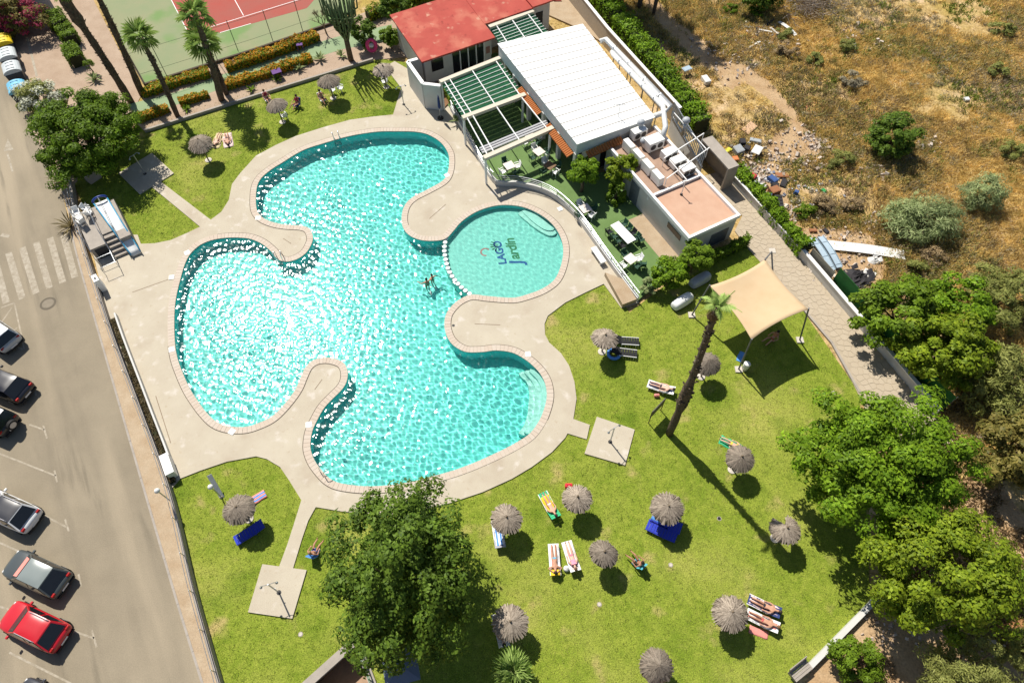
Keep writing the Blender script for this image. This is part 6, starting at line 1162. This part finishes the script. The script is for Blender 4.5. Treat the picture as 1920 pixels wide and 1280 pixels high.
# ================================================================== VEHICLES
M_lamp_r = plain('tail_lamp_red', (0.35, 0.01, 0.01), 0.3); M_lamp_w = plain('head_lamp_clear', (0.7, 0.7, 0.7), 0.15); M_rim = plain('alloy_rim', (0.5, 0.5, 0.52), 0.3, metal=0.6); M_trim = plain('black_trim', (0.02, 0.02, 0.02), 0.5)
def car(label, rear, paint, L_=4.2, W_=1.8, H_=1.5, style='hatch', shade=None, rails=False, spare=False, rz=None, z=-0.13, roofpaint=None):
    """front at -x, rear at +x; rear = picture position of the tail at bumper height"""
    r = G(*rear, 0.5); a = rz if rz is not None else ang((0,1017), (102,1064)); c = Vector((r.x, r.y, z)) - Vector((math.cos(a), math.sin(a), 0)) * L_ / 2
    t = T('parked_car', label, 'car', c, a, 'cars parked along the road'); hw = W_ / 2; x0 = -L_ / 2; belt = H_ * 0.62
    st_ = [(0.0, 0.80, 0.42, 0.62), (0.05, 0.93, 0.24, 0.74), (0.16, 0.99, 0.2, belt * 0.9), (0.28, 1.0, 0.2, belt * 0.97), (0.5, 1.0, 0.2, belt), (0.72, 1.0, 0.2, belt * 1.02), (0.9, 0.98, 0.22, belt * 1.0), (0.97, 0.93, 0.28, belt * 0.93), (1.0, 0.86, 0.42, belt * 0.78)]
    v = []; f = []
    for (q, w, z0, zt) in st_:
        x = x0 + q * L_; zm = z0 + (zt - z0) * 0.55; ww = hw * w; v += [(x, -ww * 0.92, z0), (x, -ww, zm), (x, -ww * 0.97, zt - 0.08), (x, -ww * 0.86, zt), (x, 0, zt + 0.035), (x, ww * 0.86, zt), (x, ww * 0.97, zt - 0.08), (x, ww, zm), (x, ww * 0.92, z0)]
    n = 9
    for i in range(len(st_) - 1): f += [(i * n + j, i * n + j + 1, (i + 1) * n + j + 1, (i + 1) * n + j) for j in range(n - 1)] + [(i * n + n - 1, i * n, (i + 1) * n, (i + 1) * n + n - 1)]
    e = (len(st_) - 1) * n; f += [tuple(range(n - 1, -1, -1)), tuple(range(e, e + n))]
    MB().add(v, f).build('body', paint, t, smooth=True, sub=1)
    # cabin
    fa_, fb_, ra_, rb_ = (0.26, 0.42, 0.80, 0.95) if style == 'hatch' else (0.27, 0.40, 0.90, 0.985); zb, zr = belt - 0.02, H_; wb, wr = hw * 0.9, hw * 0.72
    X = lambda q: x0 + q * L_
    Bq = [Vector((X(fa_), -wb, zb)), Vector((X(rb_), -wb, zb)), Vector((X(rb_), wb, zb)), Vector((X(fa_), wb, zb))]; Tq = [Vector((X(fb_), -wr, zr - 0.05)), Vector((X(ra_), -wr, zr - 0.05)), Vector((X(ra_), wr, zr - 0.05)), Vector((X(fb_), wr, zr - 0.05))]
    cab = MB().add(Bq + Tq, [(0, 1, 5, 4), (1, 2, 6, 5), (2, 3, 7, 6), (3, 0, 4, 7), (4, 5, 6, 7)]).build('cabin', paint, t)
    def pane(nm, q, m, inset=0.07, lift=0.012):
        c_ = sum(q, Vector()) / 4; nrm = (q[1] - q[0]).cross(q[3] - q[0]).normalized(); 
        if nrm.dot(c_ - Vector((0, 0, H_ * 0.5))) < 0: nrm = -nrm
        P = [p.lerp(c_, inset) + nrm * lift for p in q]; P2 = [p + nrm * 0.008 for p in P]; MB().add(P + P2, [(4, 5, 6, 7), (0, 1, 5, 4), (1, 2, 6, 5), (2, 3, 7, 6), (3, 0, 4, 7)]).build(nm, m, t)
    pane('windscreen', [Bq[3], Bq[0], Tq[0], Tq[3]], M_glass); pane('rear_window', [Bq[1], Bq[2], Tq[2], Tq[1]], M_glass, 0.12)
    for s_, (b0, b1, t1, t0) in ((-1, (Bq[0], Bq[1], Tq[1], Tq[0])), (1, (Bq[3], Bq[2], Tq[2], Tq[3]))):
        for q0, q1 in ((0.04, 0.48), (0.52, 0.94)): pane('side_window', [b0.lerp(b1, q0), b0.lerp(b1, q1), t0.lerp(t1, q1), t0.lerp(t1, q0)], M_glass, 0.08)
        MB().box((X(fa_) + 0.25, s_ * (hw + 0.1), belt + 0.08), (0.14, 0.2, 0.14)).build('mirror', paint, t, bevel=0.04)
    if shade: pane('sun_shade', [p + Vector((-0.0, 0, 0.0)) for p in (Bq[3].lerp(Bq[0], 0.06), Bq[0].lerp(Bq[3], 0.06), Tq[0], Tq[3])], shade, 0.16, 0.024)
    nr = 8; vs = []
    for i in range(nr + 1):
        for j in range(nr + 1):
            p = Tq[0].lerp(Tq[1], i / nr).lerp(Tq[3].lerp(Tq[2], i / nr), j / nr); p.z += 0.06 * (1 - (2 * i / nr - 1) ** 4) * (1 - (2 * j / nr - 1) ** 4) + 0.006; vs.append(p)
    MB().add(vs, [(i * (nr + 1) + j, (i + 1) * (nr + 1) + j, (i + 1) * (nr + 1) + j + 1, i * (nr + 1) + j + 1) for i in range(nr) for j in range(nr)]).build('roof', roofpaint or paint, t, smooth=True)
    if rails:
        for s_ in (-1, 1): MB().tube([(X(fb_) + 0.1, s_ * wr * 0.94, H_ + 0.0), (X(fb_) + 0.2, s_ * wr * 0.94, H_ + 0.07), (X(ra_) - 0.2, s_ * wr * 0.94, H_ + 0.07), (X(ra_) - 0.1, s_ * wr * 0.94, H_)], 0.022, 6).build('roof_rail', M_rim, t)
    for qx in (0.19, 0.80):
        for s_ in (-1, 1):
            w_ = MB().tube([(0, -0.11, 0), (0, 0.11, 0)], 0.33, 18).build('wheel', M_rubber, t); w_.location = (X(qx), s_ * (hw - 0.1), 0.33); rm = MB().tube([(0, -0.118, 0), (0, 0.118, 0)], 0.2, 12).build('rim', M_rim, w_)
    for s_ in (-1, 1):
        MB().box((X(0.05), s_ * hw * 0.60, 0.63), (0.2, 0.32, 0.12)).build('headlight', M_lamp_w, t, bevel=0.04); MB().box((X(0.968), s_ * hw * 0.72, belt * 0.86), (0.14, 0.26, 0.2)).build('taillight', M_lamp_r, t, bevel=0.04)
    MB().box((X(0.995), 0, 0.52), (0.06, 0.52, 0.12)).build('number_plate', M_whitepaint, t); MB().box((X(0.99), 0, 0.36), (0.14, W_ * 0.8, 0.16)).build('rear_bumper', M_trim, t, bevel=0.04)
    if spare: w_ = MB().tube([(0, 0, 0), (0.2, 0, 0)], 0.36, 18).build('spare_wheel', M_rubber, t); w_.location = (X(1.0), 0.1, 0.85); MB().tube([(0.18, 0, 0), (0.215, 0, 0)], 0.24, 14).build('rim', M_rim, w_)
    return t
def paint(n, c, rough=0.3): return plain(n, c, rough, var=0.03, coat=0.6, spec=0.5)
car('bright red car parked lowest in full view', (119,1200), paint('red_paint', (0.50, 0.012, 0.02)), rails=True, H_=1.55)
car('dark grey car with red sun shade in its windscreen', (121,1099), paint('dark_grey_paint', (0.06, 0.07, 0.07)), shade=CL['salmon'], roofpaint=paint('grey_roof_paint', (0.20, 0.23, 0.22)))
car('white car with black roof panel above the dark grey one', (65,979), paint('white_car_paint', (0.75, 0.75, 0.74)), rails=True, roofpaint=paint('black_roof', (0.04, 0.04, 0.045)), H_=1.6)
car('dark vehicle with spare wheel on its tail', (22,800), paint('jeep_black', (0.03, 0.03, 0.032)), style='suv', spare=True, H_=1.75, roofpaint=paint('jeep_grey_roof', (0.45, 0.45, 0.45)))
car('glossy black car, rear end showing at the left edge', (51,738), paint('black_paint', (0.012, 0.012, 0.018)), H_=1.5)
car('white and black car tail, topmost parked in the bay', (25,647), paint('white_van_paint', (0.5, 0.53, 0.55)), style='suv', H_=1.7, rz=ang((-60,590),(34,655)))
car('dark car only just showing at the bottom edge', (146,1352), paint('charcoal_paint', (0.04, 0.04, 0.045)))
for i, (x, y, cname, lab) in enumerate([(28,160,(0.16, 0.46, 0.66),'blue lidded recycling container, nearest in the row'), (18,124,(0.52, 0.56, 0.57),'pale grey container next to the blue one'), (10,98,(0.56, 0.60, 0.60),'pale grey container behind another grey one'), (2,72,(0.75, 0.55, 0.02),'yellow lidded recycling container'), (-4,52,(0.03, 0.05, 0.03),'dark container at the far end of the row')]):
    c = G(x, y, 1.3); t = T('recycling_container', lab, 'waste container', (c.x, c.y, -0.13), ang((2,72),(28,160)), 'containers in a row at the upper left kerb'); L_, W_ = 1.65, 1.5
    MB().add([(-L_ / 2, -W_ / 2 + 0.1, 0.12), (L_ / 2, -W_ / 2 + 0.1, 0.12), (L_ / 2, W_ / 2 - 0.1, 0.12), (-L_ / 2, W_ / 2 - 0.1, 0.12), (-L_ / 2, -W_ / 2, 1.1), (L_ / 2, -W_ / 2, 1.1), (L_ / 2, W_ / 2, 1.1), (-L_ / 2, W_ / 2, 1.1)], [(3, 2, 1, 0), (0, 1, 5, 4), (1, 2, 6, 5), (2, 3, 7, 6), (3, 0, 4, 7), (4, 5, 6, 7)]).build('bin_body', plain('bin_dark_grey', (0.05, 0.06, 0.07), 0.6), t, bevel=0.05)
    m_ = MB(); n = 10; vs = []
    for k in range(n + 1): a_ = math.pi * k / n; y_ = -math.cos(a_) * W_ * 0.54; z_ = 1.1 + math.sin(a_) * 0.42; vs += [(-L_ * 0.48, y_, z_), (L_ * 0.48, y_, z_)]
    m_.add(vs, [(2 * k, 2 * k + 1, 2 * k + 3, 2 * k + 2) for k in range(n)] + [tuple(range(0, 2 * n + 1, 2)), tuple(range(2 * n + 1, 0, -2))]); m_.build('lid', plain(f'lid_colour_{i}', cname, 0.45), t)
    for k in range(3): MB().box((-L_ * 0.3 + k * L_ * 0.3, 0, 1.535), (0.06, 0.7, 0.03)).build('lid_rib', plain(f'lid_colour_{i}', cname, 0.45), t)
# ================================================================== RUBBISH ON THE WASTELAND
def plank_box(name, label, cat, px, py, rz, size, m, z=-0.13, legs=0.0, tilt=0.0, slats=0):
    t = T(name, label, cat, G(px, py), rz); t.location.z = z; t.rotation_euler = (tilt, 0, rz)
    if slats:
        for k in range(slats): MB().box((0, -size[1] / 2 + size[1] * (k + 0.5) / slats, size[2] + legs), (size[0], size[1] / slats * 0.72, 0.04)).build('slat', m, t)
        for s_ in (-1, 1): MB().box((s_ * size[0] * 0.45, 0, size[2] / 2 + legs), (0.08, size[1], size[2])).build('side', m, t)
    else:
        MB().box((0, 0, size[2] / 2 + legs), size).build('panel', m, t, bevel=0.02); MB().box((0, 0, size[2] + legs + 0.01), (size[0] * 0.8, size[1] * 0.8, 0.015)).build('top_sheet', m, t)
    if legs:
        for x in (-1, 1):
            for y in (-1, 1): MB().tube([(x * size[0] * 0.42, y * size[1] * 0.42, 0), (x * size[0] * 0.42, y * size[1] * 0.42, legs + 0.01)], 0.025, 5).build('leg', M_steel, t)
    return t
JB = {n: pm_('junk_' + n, c, 0.85) for n, c in [('blue', (0.05, 0.10, 0.26)), ('brown', (0.30, 0.13, 0.06)), ('dark', (0.035, 0.032, 0.035)), ('white', (0.68, 0.67, 0.64)), ('grey', (0.35, 0.37, 0.38)), ('yellow', (0.62, 0.58, 0.06)), ('orange', (0.60, 0.20, 0.07)), ('red', (0.45, 0.05, 0.05)), ('tan', (0.62, 0.40, 0.24)), ('steel', (0.36, 0.45, 0.52)), ('green', (0.04, 0.35, 0.10))]}
def flat_sheet(name, label, a, b, w, m, z=0.05, ribs=0, curl=0.15):
    A_, B_ = G(*a), G(*b); t = T(name, label, 'sheet', ((A_ + B_) / 2) + Vector((0, 0, -0.13 + z)), math.atan2(B_.y - A_.y, B_.x - A_.x)); L_ = (B_ - A_).length; n = 12; vs = []
    for i in range(n + 1):
        x = -L_ / 2 + L_ * i / n; zz = curl * math.sin(i / n * 3.0)
        vs += [(x, -w / 2, zz + (0.1 if ribs else 0)), (x, -w / 2, zz), (x, w / 2, zz), (x, w / 2, zz + (0.1 if ribs else 0))]
    o = MB().add(vs, [(i * 4 + j, i * 4 + 4 + j, i * 4 + 5 + j, i * 4 + 1 + j) for i in range(n) for j in range(3)]).build('sheet', m, t); so = o.modifiers.new('s', 'SOLIDIFY'); so.thickness = 0.02
    for q in (-0.3, 0.1, 0.4): MB().box((q * L_, 0, curl * math.sin((q + 0.5) * 3) + 0.02), (0.05, w * 0.96, 0.03)).build('seam', m, t)
    return t
flat_sheet('long_board', 'long white board lying on the wasteland', (1545,458), (1696,478), 0.95, JB['white'], 0.12)
flat_sheet('metal_channel', 'bluish metal channel, left of two leaning by the boundary wall', (1522,447), (1560,508), 0.5, JB['steel'], 0.2, 1); flat_sheet('metal_channel', 'bluish metal channel, right of two leaning by the boundary wall', (1536,446), (1572,504), 0.5, JB['steel'], 0.3, 1)
flat_sheet('metal_sheet', 'pale blue sheet under the metal channels', (1500,452), (1530,456), 0.8, pm_('junk_paleblue', (0.5, 0.62, 0.68)), 0.1)
def crumple(name, label, cat, px, py, r, h, m, seed):
    rr = random.Random(seed); t = T(name, label, cat, G(px, py)); t.location.z = -0.14; n = 14; vs = []; fs = []
    for j in range(6):
        for k in range(n):
            a = 6.283 * k / n; q = r * (1 - j / 5.2) * rr.uniform(0.7, 1.25); vs.append((q * math.cos(a) * 1.3, q * math.sin(a), h * (j / 5) ** 0.7 * rr.uniform(0.5, 1.3)))
    for j in range(5):
        for k in range(n): fs.append((j * n + k, j * n + (k + 1) % n, (j + 1) * n + (k + 1) % n, (j + 1) * n + k))
    fs.append(tuple(5 * n + k for k in range(n))); MB().add(vs, fs).build('heap', m, t); 
    f2 = MB()
    for k in range(5): a = rr.uniform(0, 6.28); p = Vector((math.cos(a) * r * 0.9, math.sin(a) * r * 0.8, h * 0.4)); f2.add([p, p + Vector((0.4, 0.1, 0.1)), p + Vector((0.3, 0.45, 0.25)), p + Vector((-0.1, 0.3, 0.05))], [(0, 1, 2, 3)])
    f2.build('folds', m, t)['kind'] = 'stuff'; return t
crumple('tarpaulin', 'crumpled black tarpaulin below the metal channels', 'tarpaulin', 1610, 520, 0.95, 0.5, JB['dark'], 1); crumple('tarpaulin', 'smaller scrap of black tarpaulin by the green netting', 'tarpaulin', 1583, 530, 0.35, 0.25, JB['dark'], 2); crumple('plastic_bag', 'white plastic bag beside the long board', 'bag', 1641, 487, 0.4, 0.4, JB['white'], 3)
plank_box('wire_rack', 'white slatted rack next to the black tarpaulin', 'rack', 1630, 513, -0.6, (0.9, 0.8, 0.12), JB['white'], slats=5)
plank_box('dark_shelf', 'dark shelf ladder with seven boards by the hedge', 'shelf', 1461, 388, ang((1456,360),(1466,415)) + math.pi / 2, (0.62, 2.4, 0.35), JB['brown'] if False else JB['dark'], slats=7); plank_box('chest', 'rust brown chest at the top of the dark shelf', 'chest', 1451, 360, 0.4, (0.85, 0.7, 0.5), JB['brown'])
for i, (x, y, c_, sz, lab) in enumerate([(1467,328,'brown',(1.1,0.6,0.12),'brown board right of the junk heap'), (1470,342,'dark',(1.0,0.5,0.12),'dark board below the brown one'), (1448,338,'blue',(0.8,0.6,0.35),'blue sack in the junk heap'), (1452,350,'dark',(0.5,0.5,0.4),'black crate below the blue sack'), (1437,372,'blue',(0.9,0.7,0.4),'dark blue bundle against the hedge'), (1412,332,'red',(0.5,0.45,0.35),'red crate in the junk heap'), (1402,336,'dark',(0.6,0.5,0.4),'black box left of the red crate'), (1415,348,'grey',(0.8,0.7,0.3),'grey scrap below the red crate'), (1428,352,'white',(0.5,0.6,0.3),'white carton in the junk heap'), (1383,283,'grey',(0.8,0.8,0.45),'grey box right of the shed'), (1391,270,'dark',(0.6,0.5,0.5),'black crate beyond the shed'), (1400,280,'dark',(0.5,0.5,0.4),'second black crate beyond the shed'), (1364,283,'yellow',(0.8,0.45,0.2),'yellow tub beside the shed'), (1378,300,'orange',(0.5,0.5,0.35),'orange bucket beside the shed'), (1416,265,'grey',(1.0,0.5,0.25),'grey bundle in the grass behind the white tray'), (1405,240,'tan',(1.5,0.8,0.15),'pinkish plank stack in the dry grass'), (1323,152,'white',(1.0,0.6,0.4),'white box in the palm shadow'), (1205,92,'grey',(0.8,0.6,0.3),'grey box in the big palm shade'), (1196,76,'steel',(0.9,0.6,0.25),'bluish box in the big palm shade'), (1549,432,'dark',(0.5,0.35,0.12),'dark tray above the metal channels'), (1525,432,'brown',(0.6,0.35,0.15),'brown offcut above the metal channels'), (1492,362,'blue',(0.35,0.35,0.35),'small blue drum in the weeds'), (1545,357,'green',(0.45,0.3,0.15),'bright green tub in the weeds'), (1812,186,'white',(0.5,0.4,0.2),'small white litter high in the field'), (1600,85,'white',(0.8,0.5,0.12),'white slab in the upper field'), (1380,320,'white',(0.5,0.4,0.3),'white tub at the shed corner')]):
    plank_box('scrap_box' if sz[2] > 0.2 else 'scrap_board', lab, 'junk', x, y, i * 1.1, sz, JB[c_], tilt=0.12 * ((i % 3) - 1), z=-0.1)
plank_box('tray_table', 'blue grey tray table in the palm shadow', 'table', 1286, 137, 0.5, (0.9, 0.6, 0.06), JB['steel'], legs=0.6); plank_box('tray_table', 'white tray table on bare soil beside the junk', 'table', 1417, 288, 1.0, (1.1, 0.75, 0.06), JB['white'], legs=0.55)
crumple('sack', 'orange sack at the hedge foot', 'sack', 1229, 120, 0.5, 0.4, JB['orange'], 5); crumple('sack', 'reddish sack beside the orange one', 'sack', 1240, 133, 0.35, 0.35, JB['red'], 6)
rr = random.Random(8)
ORD = ['first', 'second', 'third', 'fourth', 'fifth', 'sixth', 'seventh', 'eighth', 'ninth', 'tenth', 'eleventh', 'twelfth']
for i in range(12):
    x, y = 1404 + i * 5.2, 62 + rr.uniform(-22, 22); t = T('plank', f'{["grey","brown","whitish","dark"][i % 4]} plank, {ORD[i]} from the left in the heap below the brushwood', 'plank', G(x, y), rr.uniform(0, 3.14), 'planks in the heap beside the brushwood'); t.location.z = -0.1 + 0.04 * (i % 4); L_ = rr.uniform(0.8, 2.2)
    MB().box((0, 0, 0.03), (L_, 0.2, 0.05)).build('board', [JB['grey'], JB['brown'], JB['white'], JB['dark']][i % 4], t); MB().box((L_ * 0.3, 0, 0.07), (0.08, 0.22, 0.03)).build('batten', [JB['grey'], JB['brown'], JB['white'], JB['dark']][i % 4], t)
flat_sheet('long_board', 'narrow white strip leaning out of the plank heap', (1460,42), (1492,68), 0.4, JB['white'], 0.2)
mb = MB()
for i in range(420):
    p = G(1520 + rr.gauss(0, 26), 12 + rr.gauss(0, 16)); a = rr.uniform(0, 6.28); e = rr.uniform(-0.1, 0.5); d = Vector((math.cos(a) * math.cos(e), math.sin(a) * math.cos(e), math.sin(e))); z_ = rr.uniform(0, 0.7); mb.tube([Vector((p.x, p.y, z_ - 0.1)), Vector((p.x, p.y, z_)) + d * rr.uniform(0.6, 1.6)], [0.035, 0.012], 3)
tag(mb.build('brushwood', plain('dead_branch', (0.34, 0.28, 0.22), 0.9)), 'pile of dead pale branches at the top of the field', 'brushwood', kind='stuff')
mb = MB()
for (cx, cy, n_, s_) in [(1545,270,60,14),(1520,262,30,12),(1642,322,80,14),(1738,266,50,12),(1600,60,40,14),(1640,420,50,18),(1730,545,60,14),(1450,300,110,30),(1480,400,90,20),(1415,320,120,20),(1440,80,120,28),(1530,300,70,20),(1500,250,50,25),(1580,500,70,30),(1660,80,40,10),(1390,120,60,25),(1330,80,40,20),(1430,70,90,26),(1410,330,90,22),(1850,1180,50,40),(1680,1180,40,30),(1560,440,60,30)]:
    for _ in range(n_):
        p = G(cx + rr.gauss(0, s_), cy + rr.gauss(0, s_ * 0.6)); q = rr.uniform(0.05, 0.22) * (1 if rr.random() < 0.85 else 1.8); R_ = Euler((rr.uniform(0, 3), rr.uniform(0, 3), rr.uniform(0, 3))).to_matrix(); mb.box((p.x, p.y, -0.1), (q * 1.4, q, q * 0.6), rot=R_)
tag(mb.build('rubble', mat('pale_rubble', (0.60, 0.52, 0.44), 0.9, col2=(0.34, 0.26, 0.2), island=True)), 'pale stones and rubble strewn over the wasteland', 'rubble', kind='stuff')
mb = MB(); cols = {}
for (cx, cy, s_, n_) in [(1420,340,26,60),(1395,285,20,40),(1440,62,30,50),(1490,345,25,30),(1550,380,50,30)]:
    for _ in range(n_):
        p = G(cx + rr.gauss(0, s_), cy + rr.gauss(0, s_ * 0.6)); q = rr.uniform(0.08, 0.3); mb.box((p.x, p.y, -0.06), (q, q * 0.7, 0.05), rot=Euler((rr.uniform(-0.5, 0.5), rr.uniform(-0.5, 0.5), rr.uniform(0, 3))).to_matrix())
tag(mb.build('litter', mat('mixed_litter', (0.75, 0.74, 0.72), 0.7, col2=(0.08, 0.10, 0.16), island=True)), 'small scattered litter around the junk heaps', 'litter', kind='stuff')
lgp = T('fallen_trunk', 'fallen orange brown palm trunk at the right edge', 'log'); a, b = G(1872,1178), G(1990,1160); a.z = b.z = 0.15; MB().tube([a, a.lerp(b, 0.3), b], [0.14, 0.3, 0.36], 12).build('trunk', mat('fibrous_bark', (0.40, 0.20, 0.08), 0.95, var=0.4, scale=8, bump=1.0), lgp, smooth=True)
fb = MB()
for i in range(60): q = rr.random(); p = a.lerp(b, q); an = rr.uniform(0, 6.28); d = Vector((0, math.cos(an), math.sin(an))); fb.beam(p + d * 0.22, p + d * 0.36 + Vector((-0.2, 0, 0)), 0.06, 0.02)
fb.build('bark_fibres', mat('fibrous_bark', (0.4, 0.2, 0.08)), lgp)['kind'] = 'stuff'
# small pale spots: sprinkler lids on the lawn
for i, (x, y, lab) in enumerate([(1124,1132,'pale sprinkler lid low on the big lawn'), (1258,1058,'pale sprinkler lid below the blue mats'), (1349,971,'dark sprinkler lid right of the blue mats'), (563,1188,'white sprinkler lid on the lower left lawn'), (1564,735,'pale sprinkler lid near the flagstone path'), (357,107 + 330,'white lid at the small left lawn edge')]):
    t = T('sprinkler_lid', lab, 'lid', G(x, y) - ZZ * 0.075); MB().lathe([(0.11, 0), (0.10, 0.03)], 10).build('lid', M_foot if 'dark' not in lab else M_black, t); MB().lathe([(0.15, 0), (0.15, 0.012)], 10).build('collar', M_concrete, t)
